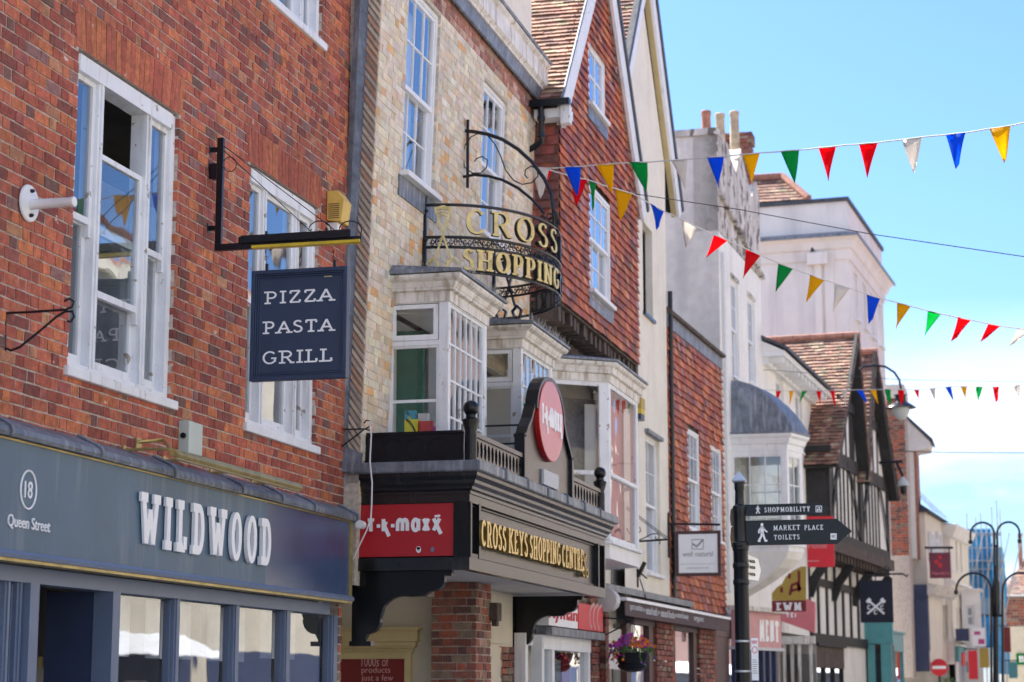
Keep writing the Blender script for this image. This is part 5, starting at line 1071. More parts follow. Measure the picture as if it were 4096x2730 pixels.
q = MB(); q.glyphs(FR.pt, 't.k.maxX', cy_-rr*.85, cy_+rr*.80, zc-.10, zc+.16, .06, .045, .0561, .062, gap=.1); q.build('logo_lettering', 'letter', o)
MB().box(FR, yc-.30, yc+.42, 3.86, 4.03, .001, .03).build('blank_plate', 'soffit', cn_)
q = MB()
for z in (4.22, 4.42): q.tube([(-6.3, yc-hw+.05, z), (-5.3, yc-hw+.05, z)], .011, 6)
q.tube([(-6.3, 20.9, 4.0), (-5.3, 20.9, 4.0)], .012, 6); q.build('stay_bars', 'iron', cn_)

# ================================================================ CURVED IRON SIGN
cs_ = thing('curved_iron_sign', 'curved black iron sign with gold crossed keys and CROSS SHOPPING letters on cream wall', 'hanging sign', (-6.25, 21.6, 6.4))
Y0, Y1 = 20.17, 23.05; Yc = (Y0+Y1)/2; RY = (Y1-Y0)/2; RX = 1.12
zt, za, zb_, zd = 6.79, 6.43, 6.32, 6.05
def EL(t, z, w=0.):  # t: angle 0 at near wall .. 180 at far wall
    return Vector((-6.22+(RX+w)*math.sin(R(t)), Yc-(RY+w)*math.cos(R(t)), z))
q = MB()
for z in (zt, za, zb_, zd): q.tube([EL(t, z) for t in range(0, 181, 5)], .017, 6)
for t in (0, 180): q.box(Fr((-6.22, EL(t, 0).y), (0, 1)), -.02, .02, zd-.05, zt+.1, -.02, .02)
for z in (6.1, 6.4, 6.72): q.sphere((-6.2, Y0-.02, z), .022, 8)
q.build('curved_rails', 'iron', cs_)
q = MB(); ARC_N = 34
def pt_arc(s, v, w): return EL(s, v, w)
for i in range(ARC_N):
    s0 = 3+i*(174/ARC_N); dg = 174/ARC_N; fl = 1 if i % 2 else -1; zc = (za+zb_)/2; h = .036
    pts = []
    for k in range(13):
        a = k/12; ang = a*math.pi*2
        pts.append(EL(s0+dg*a, zc+fl*h*math.sin(ang)))
    q.tube(pts, .0065, 4)
    for cc, sg2 in ((.26, fl), (.74, -fl)):
        q.tube([EL(s0+dg*(cc+.12*math.cos(x)), zc-sg2*.006+.022*math.sin(x)) for x in [k*.7 for k in range(9)]], .0065, 4)
q.build('scrollwork', 'iron', cs_)
def t_of(px):   # angle on the near half seen at this column
    best = None
    for k in range(10, 1000):
        t = k*.1; p_ = EL(t, 6.4)-EYE; x = 1176.5+FO*p_.dot(_r)/p_.dot(_f)
        if best is None or abs(x-px) < best[0]: best = (abs(x-px), t)
    return best[1]
ga = MB(); gb = MB()
def mapE(u, v, w): return EL(u*57.2958, v, w)
def lets(word, xs, v0, v1, mb_):
    for c, (xa, xb) in zip(word, xs):
        ta, tb_ = t_of(xa), t_of(xb); 
        mb_.glyphs(mapE, c, R(ta), R(tb_), v0, v1, .055/1.25, .022, -.022, .022, serif=.045, slab_h=.022)
# equal letters along the arc
def row(mb_, word, t0, t1, v0, v1, flip=False, w0=-.022, w1=.022, gap=.24):
    mb_.glyphs(mapE, word, R(t0), R(t1), v0, v1, .040, .016, w0, w1, serif=.036, gap=gap, slab_h=.020)
tC = t_of(1068); tS = t_of(1278)
print('t', tC, tS, t_of(1062), [round(t_of(x), 1) for x in (1000, 1050, 1100, 1150, 1200, 1250, 1275, 1283)])
for wd_, t0_, t1_, v0_, v1_, gp_ in (('CROSS', t_of(1070), 88, za+.045, zt-.045, .24), ('SHOPPING', t_of(1063), 90, zd+.02, zb_-.02, .16), ('KEYS', 98, 150, za+.045, zt-.045, .24), ('CENTRE', 96, 152, zd+.02, zb_-.02, .16)):
    g2 = MB(); row(g2, wd_, t0_, t1_, v0_, v1_, w0=-.03, w1=.018, gap=gp_); o = g2.build('iron_letters', 'iron', cs_)
    if wd_ in ('CROSS', 'SHOPPING'): g2 = MB(); row(g2, wd_, t0_, t1_, v0_, v1_, w0=.019, w1=.026, gap=gp_); g2.build('gold_letter_faces', 'goldp', o)
def keys(mb_, tc, w0, w1, s=1.):
    def K(a, b, th=.03, dw=0.):  mb_.ribbon(mapE, [(R(tc)+x, z) for x, z in (a, b)], th*.6, th*.6, w0+dw, w1+dw)
    zl, zh = zd+.12, zt-.10
    for sgn, dw in ((1, 0.), (-1, .006)):
        K((-sgn*.085*s, zl+.02), (sgn*.075*s, zh+.01), dw=dw)
        cx = -sgn*.115*s; P = [(cx+.075*s*math.cos(R(a)), zd+.06+.085*math.sin(R(a))) for a in (60 if sgn > 0 else 120, 132+0, 204, 276, 348)]
        P = [(cx+.07*s*math.cos(R(90+72*k)), zd+.055+.085*math.sin(R(90+72*k))) for k in range(5)]
        mb_.ribbon(mapE, [(R(tc)+x, z) for x, z in P], .022, .022, w0+dw+.001, w1+dw+.001, closed=True)
        ex, ez = sgn*.075*s, zh+.01
        mb_.ribbon(mapE, [(R(tc)+ex, ez), (R(tc)+ex+sgn*.012, ez+.05), (R(tc)+ex-sgn*.085, ez+.07)], .022, .022, w0+dw+.002, w1+dw+.002)
        for k in range(3): K((ex-sgn*.012*k, ez+.03-.035*k), (ex-sgn*(.06+.012*k), ez+.045-.035*k), .018, dw+.003)
tk = (t_of(985)+t_of(1052))/2; keys(ga, tk, -.018, .018, .85); keys(gb, 180-tk, -.018, .018, .85)
ga.build('gold_keys', 'goldp', cs_); gb.build('iron_keys', 'iron', cs_)
# upper bracket carrying the apex
Fk = face_y(Yc); q = MB(); xw = -6.15; zu0 = Fk.V(1058, 300); zu1 = Fk.V(1058, 410)
q.tube([(xw, Yc, zu1-.12), (xw, Yc, zu0+.12)], .02, 6)
top = [(1058, 300), (1090, 303), (1122, 309), (1155, 321), (1190, 343), (1222, 372), (1250, 410), (1266, 445), (1272, 490), (1272, 535)]
q.tube([Fk.pt(*Fk.at(*p_), 0) for p_ in top], .022, 8)
lo_ = [(1058, 408), (1090, 402), (1122, 405), (1155, 414), (1190, 432), (1222, 458), (1242, 480), (1250, 492)]
q.tube([Fk.pt(*Fk.at(*p_), 0) for p_ in lo_], .018, 8)
def scr(pts, r=.008): q.tube([Fk.pt(*Fk.at(*p_), 0) for p_ in pts], r, 5)
scr([(1100, 306), (1082, 315), (1068, 335), (1062, 360), (1068, 385), (1085, 398), (1105, 398), (1118, 385), (1120, 368), (1108, 360), (1095, 365), (1090, 372)])
scr([(1120, 311), (1136, 330), (1150, 358), (1162, 392), (1180, 415), (1200, 424), (1222, 420), (1236, 405), (1234, 388), (1220, 382), (1208, 390), (1206, 402), (1212, 410)])
for dx, dz in ((0, 0), (.09, .02), (.16, -.07)):
    c = Fk.at(1245, 505); 
    for s in (0, 1):
        q.tube([Fk.pt(c[0]+dx+(.055-.012*k/4)*math.cos(k*.6)*(.7), c[1]+dz-s*.10+(.055-.004*k)*math.sin(k*.6), 0) for k in range(12)], .011, 5)
apx = EL(90, 0); 
for dy in (-.07, .07):
    for s in (1, -1): q.tube([(apx.x+.01, Yc+dy+.05*math.cos(k*.55), zd-.06+s*.0-.05*math.sin(k*.55)-(.06 if s < 0 else 0)) for k in range(10)], .011, 5)
    q.tube([(apx.x, Yc+dy, zt+.0+.02), (apx.x, Yc+dy*1.5, zt+.12), (apx.x, Yc+dy*.8, zt+.2)], .014, 6)
q.tube([(apx.x, Yc, zd-.18), (apx.x, Yc, zt+.2)], .015, 6)
q.build('apex_bracket', 'iron', cs_)
# ================================================================ below the canopy
FE = face_y(21.35)
e_ = thing('shop_entrance', 'cream plastered entrance recess with moulded door surround and red poster under the black canopy', 'entrance', (-6.9, 21.35, 0))
ew0, ew1 = FE.U(800, 1450), FE.U(992, 1450)
MB().box(FE, ew0-1.4, ew1+.05, .14, 2.76, -.15, 0).build('wall', 'buff', e_)
q = MB(); da = FE.U(965, 1500); z0 = FE.V(900, 1500); z1 = FE.V(900, 1443); dc = FE.U(948, 1540); 
q.box(FE, ew0-1.2, dc, .14, z0, .001, .05)
for k, (o_, za, zb_) in enumerate(((.05, z0, z0+.05), (.08, z0+.05, z0+.07), (.10, z0+.07, z0+.12), (.13, z0+.12, z1-.03), (.16, z1-.03, z1))): q.box(FE, ew0-1.2, dc+o_*.8-.02, za+.0005, zb_, .001, o_)
q.box(FE, dc-.07, dc, .14, z0, .0501, .08); q.box(FE, ew0-1.2, dc-.07, z0-.07, z0, .0501, .08)
q.build('door_surround', 'ochre', e_)
pa = FE.U(937, 1540); zp = FE.V(900, 1508)
o = MB().box(FE, ew0-1.0, pa, .8, zp, .051, .065).build('red_poster', 'oxblood', e_)
q = MB()
for s, xa, xb, y, h in (('1000s of', 835, 897, 1532, 22), ('products', 835, 901, 1551, 18), ('just a few', 835, 908, 1569, 18)):
    q.text(FE.pt, s, FE.U(xa, y), FE.U(xb, y), FE.V(870, y), FE.V(870, y-h), .0655, .069)
q.build('poster_text', 'shopink', o)
# brick pier between the two openings
XP = -6.05; YP = 21.15
FPs = face_y(YP); px1 = FPs.U(1093, 1450); px0 = FPs.U(992, 1450); FPf = Fr((px1, 0), (0, 1)); pe = FPf.U(1127, 1450)
pt_ = thing('brick_pier', 'broad weathered brown brick pier supporting the black canopy beside the cream entrance wall', 'pier', (px1, YP, 0))
print('pier', px0, px1, pe)
MB().box(FPs, px0, px1-.006, .13, 2.76, -(pe-YP)+.01, -.006).build('core', 'mortar', pt_)
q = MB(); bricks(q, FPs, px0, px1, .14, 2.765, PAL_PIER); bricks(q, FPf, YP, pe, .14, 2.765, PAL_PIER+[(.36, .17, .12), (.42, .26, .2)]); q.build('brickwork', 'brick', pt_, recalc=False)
q = MB(); q.box(FPf, pe-.07, pe+.12, 2.36, 2.56, .0, .10); q.box(FPf, pe-.03, pe+.08, 2.30, 2.36, .02, .08); tag(q.build('lantern_bracket', 'oldwood', bevel=.01), 'small rusted brown box fixed at the corner of the weathered brick pier', 'fixture')
# shop wall under the canopy beyond the pier
F2g = Fr((-6.25, 0), (0, 1)); g = thing('cream_shopfront', 'cream panelled shopfront with brick stallriser under the far end of the black canopy', 'shopfront', (-6.25, 23.2, 0))
UU = lambda x, y=1450: F2g.U(x, y, .02)
q = MB(); q.box(F2g, pe-.3, UU(1178), 2.1, 2.76, -.1, .02); q.box(F2g, pe+.1, UU(1172), 2.14, 2.72, .0201, .04) ; q.box(F2g, pe+.16, UU(1168), 2.20, 2.66, .0401, .045)
q.box(F2g, pe-.3, UU(1150), .13, 2.1, -.1, .03); q.build('cream_panel', 'buff', g)
q = MB(); bricks(q, F2g, UU(1148), UU(1196), .14, 2.12, PAL_PIER, w=.03); q.build('brickwork', 'brick', g, recalc=False)
q = MB(); Fw = F2g; 
q.box(Fw, UU(1198), E2+.1, 2.15, 2.35, -.1, .05); 
for x in (1200, 1240, 1265): q.box(Fw, UU(x), UU(x)+.10, .14, 2.15, -.1, .05)
q.build('white_frame', 'white', g)
q = MB(); q.face([Fw.pt(UU(1198), .14, -.03), Fw.pt(E2, .14, -.03), Fw.pt(E2, 2.15, -.03), Fw.pt(UU(1198), 2.15, -.03)]); q.build('pane', 'glass_shop', g)
MB().box(Fw, UU(1150), E2, .1, 2.76, -.4, -.34).build('interior', 'interior', g)
# stationer shop fascia and shopfront under the tile-hung gable
g = thing('stationer_shopfront', 'white framed shopfront with a red and white fascia beneath the canted bay window', 'shopfront', (-6.1, 27, 0))
Fg3 = Fr((-6.12, 0), (0, 1)); VV = lambda x, y=1450: Fg3.U(x, y)
zf0, zf1 = Fg3.V(1330, 1452), Fg3.V(1330, 1398); xm = VV(1308); xr = VV(1365)
print('fascia', zf0, zf1, xm, xr)
MB().box(Fg3, 24.95, xm, zf0+.02, zf1+.05, -.05, .12).build('white_fascia', 'letter', g)
o = MB().box(Fg3, xm+.005, xr, zf0+.02, zf1+.05, -.05, .13).build('red_fascia', 'signred', g); q = MB(); 
for k in range(3): q.ribbon(Fg3.pt, arc(xm+1.1+.25*k, zf0+.2, .42, .20, 100, 230, 8), .05, .05, .131, .134)
q.build('curved_marks', 'shopink', o)
q = MB(); q.text(Fg3.pt, 'Ryman', VV(1240), VV(1306), zf0+.06, zf1-.04, .121, .135); q.build('lettering', 'signred', g)
MB().box(Fg3, 24.95, xr, zf0-.10, zf0+.0, -.05, .16).build('lead_ledge', 'lead', g)
q = MB(); 
for x in (1200, 1238, 1262, 1345): q.box(Fg3, VV(x), VV(x)+.13, .14, zf0-.101, -.1, .04)
q.box(Fg3, 24.95, VV(1350), zf0-.28, zf0-.101, -.1, .05); q.build('white_frame', 'white', g)
q = MB(); q.face([Fg3.pt(24.95, .14, -.02), Fg3.pt(VV(1350), .14, -.02), Fg3.pt(VV(1350), zf0-.2, -.02), Fg3.pt(24.95, zf0-.2, -.02)]); q.build('pane', 'glass_shop', g)
q = MB(); q.box(Fg3, VV(1305), VV(1322), .3, zf0-.3, -.12, -.08); q.build('red_window_poster', 'signred', g); q = MB(); q.box(Fg3, VV(1275), VV(1303), 1.2, zf0-.4, -.12, -.09); q.build('white_window_poster', 'letter', g)
q = MB(); bricks(q, Fg3, VV(1352), VV(1384), .14, 2.9, PAL_PIER+[(.32, .08, .06)]*3, w=.04); bricks(q, Fr((-6.08, VV(1384)), (-1, 0)), 0, .4, .14, 2.9, PAL_PIER); q.build('brick_column', 'brick', g, recalc=False)
MB().box(Fg3, VV(1385), 30.3, zf0-.3, zf0+.5, -.2, -.1).build('white_upper_panel', 'render_cream', g)
MB().box(Fg3, 24.95, 30.3, .1, 3., -.6, -.5).build('interior', 'interior', g)
# ================================================================ well natural shop and awning
g = thing('health_shop_front', 'brick piered shopfront with dark timber windows beneath the brown awning', 'shopfront', (-6.1, 34, 0))
Fh = Fr((-6.0, 30.5), dirv(1.2)); HH = lambda x, y=1480: Fh.U(x, y)
for a, b in ((1384, 1392), (1503, 1545), (1602, 1640)): q = MB(); bricks(q, Fh, HH(a), HH(b), .14, 2.85, PAL_PIER+[(.30, .08, .06)]*3, w=.05); q.build('brick_pier', 'brick', g, recalc=False)
MB().box(Fh, 0, 10, .1, 3.0, -.45, -.4).build('interior', 'interior', g)
q = MB()
for a, b in ((1392, 1398), (1440, 1450), (1492, 1502), (1545, 1552), (1594, 1601), (1640, 1675)): q.box(Fh, HH(a), HH(b), .14, 2.6, -.1, .0)
q.box(Fh, 0, 10, 2.6, 3.0, -.1, .02); q.build('dark_frame', 'brown', g)
q = MB(); q.box(Fh, HH(1552), HH(1594), 1.75, 2.5, -.12, -.08); q.box(Fh, HH(1398), HH(1440), 1.9, 2.5, -.12, -.08); q.build('white_blind', 'room_white', g)
q = MB(); q.face([Fh.pt(0, .14, -.05), Fh.pt(10, .14, -.05), Fh.pt(10, 2.6, -.05), Fh.pt(0, 2.6, -.05)]); q.build('pane', 'glass_shop', g)
a_ = thing('awning', 'half-closed brown fabric shop awning with a bright white front rail and pale lettering', 'awning', (-5.8, 34, 2.9))
Fa_ = Fr((-5.78, 29.6), dirv(1.6)); z0 = (Fa_.V(1440, 1375)+Fa_.V(1670, 1421))/2; zv = (Fa_.V(1445, 1415)+Fa_.V(1670, 1452))/2; u0 = Fa_.U(1437, 1390); u1 = Fa_.U(1676, 1430)
print('awn', z0, zv, u0, u1)
o = MB().box(Fa_, u0, u1, zv, z0-.03, -.02, .0).build('valance', 'plumb', a_); MB().box(Fa_, u0-.02, u1+.02, z0-.029, z0+.015, -.10, .03).build('front_rail', 'letter', a_)
q = MB(); q.hexa([Fa_.pt(u0, z0, -.1), Fa_.pt(u1, z0, -.1), Fa_.pt(u1, z0-.02, -.1), Fa_.pt(u0, z0-.02, -.1)], [Fa_.pt(u0, z0+.12, -.36), Fa_.pt(u1, z0+.12, -.36), Fa_.pt(u1, z0+.10, -.36), Fa_.pt(u0, z0+.10, -.36)]); q.build('fabric_top', 'plumb', a_)
q = MB(); wds = ['sports nutrition', 'natural health', 'natural foods', 'natural beauty', 'organic']; xs = [(1447, 1476), (1484, 1510), (1518, 1549), (1555, 1581), (1594, 1616)]
for w__, (xa, xb) in zip(wds, xs): q.text(Fa_.pt, w__, Fa_.U(xa, 1400), Fa_.U(xb, 1400), zv+.07, zv+.19, .001, .006)
for x in (1479.5, 1513.5, 1552): c = Fa_.U(x, 1400); q.box(Fa_, c-.03, c+.03, zv+.10, zv+.15, .001, .006)
q.build('lettering', 'shopink' if 0 else 'soffit', o)
q = MB(); q.lathe(Fa_.pt(u0-.5, z0-.05, -.15), [(.05, -.16), (.17, -.15), (.17, .1), (.1, .16)], 14, axis=tuple(Fa_.u)); q.build('end_canister', 'soffit', a_, smooth=True)
MB().box(Fa_, u0-1.2, u1-2.2, z0+.12, z0+.22, -.42, -.25).build('lead_ledge', 'lead', a_)
# ================================================================ hanging signs that face the street's near end
def sign_frame(F, l, t, r, b, depth, fr, mt_f, mt_p, parent, moulded=0):
    u0, u1 = F.U(l, (t+b)/2), F.U(r, (t+b)/2); v0, v1 = F.V((l+r)/2, b), F.V((l+r)/2, t)
    q = MB(); q.box(F, u0, u0+fr, v0, v1, -depth, 0); q.box(F, u1-fr, u1, v0, v1, -depth, 0); q.box(F, u0+fr, u1-fr, v1-fr, v1, -depth, -.0005); q.box(F, u0+fr, u1-fr, v0, v0+fr, -depth, -.0005)
    if moulded:
        for k, (i_, d_) in enumerate(((fr, .012), (fr*1.5, .02), (fr*2.0, .028))):
            w2 = fr*.42; a, b_, c, d = u0+i_, u1-i_, v0+i_, v1-i_
            q.box(F, a, a+w2, c, d, -depth, -d_); q.box(F, b_-w2, b_, c, d, -depth, -d_); q.box(F, a+w2, b_-w2, d-w2, d, -depth, -d_-.0005); q.box(F, a+w2, b_-w2, c, c+w2, -depth, -d_-.0005)
    q.build('frame', mt_f, parent, bevel=.004 if depth > .03 else 0)
    MB().box(F, u0+fr*.6, u1-fr*.6, v0+fr*.6, v1-fr*.6, -depth*.9, -.032 if moulded else -.01).build('panel', mt_p, parent)
    return u0, u1, v0, v1
FPz = face_y(14.93)
s_ = thing('hanging_sign', 'navy framed hanging sign with white words PIZZA PASTA GRILL', 'hanging sign', tuple(FPz.pt(*FPz.at(686, 745))))
u0, u1, v0, v1 = sign_frame(FPz, 575, 617, 796, 872, .07, .032, 'navy', 'navy', s_, moulded=1)
q = MB(); 
for wd, l, r, t, b in (('PIZZA', 606, 762, 665, 694), ('PASTA', 604, 763, 734, 763), ('GRILL', 602, 763, 803, 833)):
    q.glyphs(FPz.pt, wd, FPz.U(l, 745), FPz.U(r, 745), FPz.V(685, b), FPz.V(685, t), .0165, .0125, -.0315, -.029, serif=.027, gap=.2, slab_h=.0125)
q.build('lettering', 'letter', s_)
q = MB()
for x in (607, 763):
    a = FPz.at(x, 572); b = FPz.at(x+3, 600); c = FPz.at(x+3, 618)
    q.tube([FPz.pt(*a, -.035), FPz.pt(a[0], a[1]-.03, -.035)], .006, 6); n = 3
    for k in range(n):
        z = a[1]-.03-k*.028; q.tube([FPz.pt(a[0]+.008*math.cos(t*.785)*(1 if k % 2 else .3)+k*.002, z-.014+.018*math.sin(t*.785), -.035+.008*math.cos(t*.785)*(.3 if k % 2 else 1)) for t in range(8)], .0028, 5, closed=True)
    q.box(FPz, b[0]-.011, b[0]+.011, v1-.002, v1+.06, -.045, -.025)
q.build('hanging_chains', 'iron', s_)
MB().box(FPz, FPz.U(742, 640), FPz.U(760, 640), v1-.078, v1-.070, -.031, -.027).build('paint_chip', 'ochre', s_)
br = thing('sign_bracket', 'black steel wall bracket with tie wires and strip light carrying the navy pizza sign', 'bracket', tuple(FPz.pt(*FPz.at(505, 560), -.035)))
q = MB(); Fb = face_y(14.97); xv = Fb.U(505, 450); q.box(Fb, xv-.028, xv+.028, Fb.V(505, 570), Fb.V(505, 318), -.02, .02); q.box(Fb, xv-.028, Fb.U(832, 555), Fb.V(660, 568), Fb.V(660, 553), -.022, .022)
for y in (345, 382, 388, 525): z = Fb.V(490, y); q.box(Fb, -6.5, xv-.02, z-.02, z+.02, -.015, .015); q.box(Fb, -6.5, -6.49, z-.04, z+.04, -.03, .03)
q.box(Fb, xv-.085, xv-.02, Fb.V(495, 412), Fb.V(495, 380), -.03, .03)
q.build('arm', 'iron', br, bevel=.003)
def tb(mb_, F, pts, r, n=6, w=0.): mb_.tube([F.pt(*F.at(*p_), w) for p_ in pts], r, n)
q = MB(); tb(q, Fb, [(513, 335), (790, 545)], .004); tb(q, Fb, [(513, 345), (728, 545)], .004)
tb(q, Fb, [(512, 378)]+[(528+15*math.cos(R(t)), 378+17*math.sin(R(t))) for t in range(200, 540, 20)], .0035)
for c in (735, 805): tb(q, Fb, [(c+26, 552)]+[(c+26*math.cos(R(t)), 530-22*math.sin(R(t))) for t in range(-20, 200, 20)]+[(c-18, 528)], .005)
q.build('tie_wires', 'iron', br)
tl = thing('trough_light', 'long black strip light with yellow underside fixed above the navy pizza sign', 'light', tuple(FPz.pt(*FPz.at(690, 550))))
q = MB(); xa, xb = Fb.U(553, 555), Fb.U(810, 550); z = Fb.V(680, 555); q.box(Fb, xa, xb, z, z+.055, -.05, .055); q.box(Fb, xa+.01, xb-.01, z+.0551, z+.07, -.03, .03)
for x in (612, 750): u = Fb.U(x, 545); q.lathe(Fb.pt(u, z+.07, 0), [(.012, 0), (.012, .03)], 10)
q.build('housing', 'iron', tl, bevel=.004); MB().box(Fb, Fb.U(582, 570), Fb.U(830, 562), z-.045, z-.022, -.03, .045).build('yellow_reflector', 'yellow', tl)
# well natural
Fw_ = face_y(34.2); s_ = thing('hanging_sign', 'white square hanging sign reading well natural in a brown frame', 'hanging sign', tuple(Fw_.pt(*Fw_.at(1604, 1270))))
u0, u1, v0, v1 = sign_frame(Fw_, 1552, 1220, 1656, 1324, .06, .055, 'brown', 'letter', s_)
q = MB(); q.text(Fw_.pt, 'well natural', Fw_.U(1568, 1270), Fw_.U(1638, 1270), Fw_.V(1604, 1279), Fw_.V(1604, 1267), -.0095, -.006); q.box(Fw_, Fw_.U(1562, 1296), Fw_.U(1643, 1296), Fw_.V(1604, 1296.5), Fw_.V(1604, 1295.8), -.0095, -.008)
q.text(Fw_.pt, 'wellnatural.co.uk', Fw_.U(1577, 1305), Fw_.U(1629, 1305), Fw_.V(1604, 1307), Fw_.V(1604, 1303), -.0095, -.008)
q.ribbon(Fw_.pt, [Fw_.at(1590, 1240), Fw_.at(1616, 1240), Fw_.at(1616, 1262), Fw_.at(1590, 1262)], .012, .012, -.0095, -.007, closed=True); q.ribbon(Fw_.pt, [Fw_.at(1591, 1250), Fw_.at(1601, 1256), Fw_.at(1605, 1252), Fw_.at(1615, 1241)], .03, .03, -.0095, -.006)
q.build('lettering', 'shopblue' if 0 else 'interior', s_)
br = thing('sign_bracket', 'plain black bar bracket holding the white well natural sign', 'bracket', tuple(Fw_.pt(*Fw_.at(1538, 1205))))
q = MB(); tb(q, Fw_, [(1536, 1204), (1655, 1206)], .02); tb(q, Fw_, [(1536, 1178), (1537, 1282)], .018); tb(q, Fw_, [(1575, 1205), (1575, 1221)], .01); tb(q, Fw_, [(1635, 1206), (1635, 1221)], .01); q.build('arm', 'iron', br)
# empty scroll bracket
Fe_ = face_y(30.6); br = thing('scroll_bracket', 'empty black scrollwork sign bracket with long tie rods on the white gabled house', 'bracket', tuple(Fe_.pt(*Fe_.at(1450, 1245))))
q = MB(); tb(q, Fe_, [(1400, 1247), (1445, 1246), (1534, 1240)], .016); tb(q, Fe_, [(1400, 1120), (1442, 1166), (1534, 1236)], .007); tb(q, Fe_, [(1400, 1126), (1442, 1171), (1530, 1238)], .007)
tb(q, Fe_, [(1453, 1246), (1453, 1210)], .010); q.sphere(tuple(Fe_.pt(*Fe_.at(1453, 1210), 0)), .025, 8)
tb(q, Fe_, [(1440, 1214), (1446, 1226), (1455, 1236), (1466, 1228), (1472, 1220), (1470, 1212), (1464, 1213), (1464, 1219)], .008); tb(q, Fe_, [(1458, 1245), (1478, 1238), (1496, 1228), (1510, 1226), (1516, 1232), (1512, 1240), (1506, 1238), (1507, 1233)], .008)
tb(q, Fe_, [(1516, 1243), (1517, 1250), (1514, 1250)], .008); q.build('arm', 'iron', br)
Fl_ = face_y(31.4); fl = thing('flagpole_holder', 'black angled metal flagpole holder on the white wall above the brown awning', 'bracket', tuple(Fl_.pt(*Fl_.at(1465, 1320))))
q = MB(); q.ribbon(Fl_.pt, [Fl_.at(1466, 1326), Fl_.at(1482, 1292)], .05, .05, -.05, .05); tb(q, Fl_, [(1464, 1308), (1464, 1350)], .03); tb(q, Fl_, [(1470, 1316), (1487, 1330)], .014); tb(q, Fl_, [(1470, 1330), (1486, 1380)], .010); q.build('holder', 'iron', fl)
# EWM
Fm = face_y(40.2); s_ = thing('hanging_sign', 'mustard and maroon quarter-round hanging sign with the letters EWM', 'hanging sign', tuple(Fm.pt(*Fm.at(1812, 1360))))
q = MB(); P = [(1773.6, 1380), (1773.6, 1364), (1785, 1350), (1797, 1342), (1806, 1325), (1822, 1312), (1840, 1303), (1845, 1302), (1852, 1302), (1852, 1380)]
q.prism(Fm, [Fm.at(*p_) for p_ in P], -.05, 0); q.build('panel', 'mustard', s_); MB().box(Fm, Fm.U(1773.6, 1390), Fm.U(1852, 1390), Fm.V(1812, 1406), Fm.V(1812, 1380.3), -.051, .001).build('lower_band', 'oxblood', s_)
q = MB(); q.glyphs(Fm.pt, 'EWM', Fm.U(1784, 1395), Fm.U(1842, 1395), Fm.V(1812, 1403.5), Fm.V(1812, 1385), .045, .02, .0015, .006, serif=.035, gap=.25); q.build('lettering', 'letter', s_)
q = MB()
for P in ([(1815, 1368), (1820, 1345), (1832, 1340), (1838, 1355)], [(1836, 1312), (1836, 1360)], [(1814, 1318), (1814, 1330)], [(1796, 1350), (1796, 1362)], [(1818, 1358), (1842, 1352)]): q.ribbon(Fm.pt, [Fm.at(*p_) for p_ in P], .055, .055, .001, .004)
q.build('rider_emblem', 'oxblood', s_)
# pink fascia of the shop below the domed bay
Fp = F6.off(.30); g = thing('shopfront', 'shop with a faded pink fascia and white letters below the domed lead bay', 'shopfront', tuple(F6.pt(2, .1, .3)))
z1_, z0_ = F6.V(1700, 1400), F6.V(1700, 1480); Fpk = Fr(F6.pt(-.2, 0, .25)[:2], dirv(14)); 
za_ = (Fpk.V(1680, 1396)+Fpk.V(1790, 1415))/2; zb_ = (Fpk.V(1680, 1485)+Fpk.V(1790, 1490))/2; up = Fpk.U(1795, 1450); print('pink', za_, zb_, up)
up = min(up, 6.5)
o = MB().box(Fpk, 0, up, zb_, za_, -.1, 0).build('fascia', 'shopink', g); MB().box(Fpk, -.05, up+.05, za_, za_+.09, -.15, .12).build('cornice', 'cornice', g); MB().box(Fpk, -.05, up+.05, zb_-.06, zb_, -.15, .05).build('ledge', 'soffit', g)
q = MB(); q.glyphs(Fpk.pt, 'MENT', up*.50, up*.93, zb_+.12, za_-.15, .09, .05, .001, .006, serif=.05); q.build('lettering', 'letter', o)
q = MB()
for i in range(7): u = i*up/7; q.box(Fpk, u, u+.12, .14, zb_-.06, -.12, 0)
q.build('frame', 'shopdark', g); q = MB(); q.face([Fpk.pt(0, .14, -.06), Fpk.pt(up, .14, -.06), Fpk.pt(up, zb_-.06, -.06), Fpk.pt(0, zb_-.06, -.06)]); q.build('pane', 'glass_shop', g); MB().box(Fpk, 0, up, .1, zb_, -.6, -.5).build('interior', 'interior', g)
Fr2 = face_y(46.); g = thing('shop_sign', 'red shop sign box with white letters behind the mustard EWM sign', 'shop sign', tuple(Fr2.pt(*Fr2.at(1835, 1420)))); 
q = MB(); q.prism(Fr2, [Fr2.at(1796, 1428), Fr2.at(1872, 1455), Fr2.at(1872, 1384), Fr2.at(1853, 1376), Fr2.at(1796, 1405)], -.3, 0); q.build('panel', 'pink', g); q = MB(); q.glyphs(Fr2.pt, 'TEI', Fr2.U(1806, 1415), Fr2.U(1830, 1415), Fr2.V(1812, 1420), Fr2.V(1812, 1408), .03, .03, .001, .01); q.build('lettering', 'letter', g)
g = thing('shopfront', 'cream framed shop windows beneath the red sign box beside the timbered house', 'shopfront', tuple(Fr2.pt(*Fr2.at(1835, 1550)))); q = MB()
for x in (1797, 1815, 1832, 1858): q.box(Fr2, Fr2.U(x, 1500), Fr2.U(x+7, 1500), .15, Fr2.V(1830, 1470), -.2, -.1)
q.box(Fr2, Fr2.U(1790, 1480), Fr2.U(1872, 1480), Fr2.V(1830, 1480), Fr2.V(1830, 1462), -.2, -.05); q.build('frame', 'cornice', g); MB().box(Fr2, Fr2.U(1790, 1500), Fr2.U(1872, 1500), .15, Fr2.V(1830, 1481), -.4, -.35).build('interior', 'interior', g)
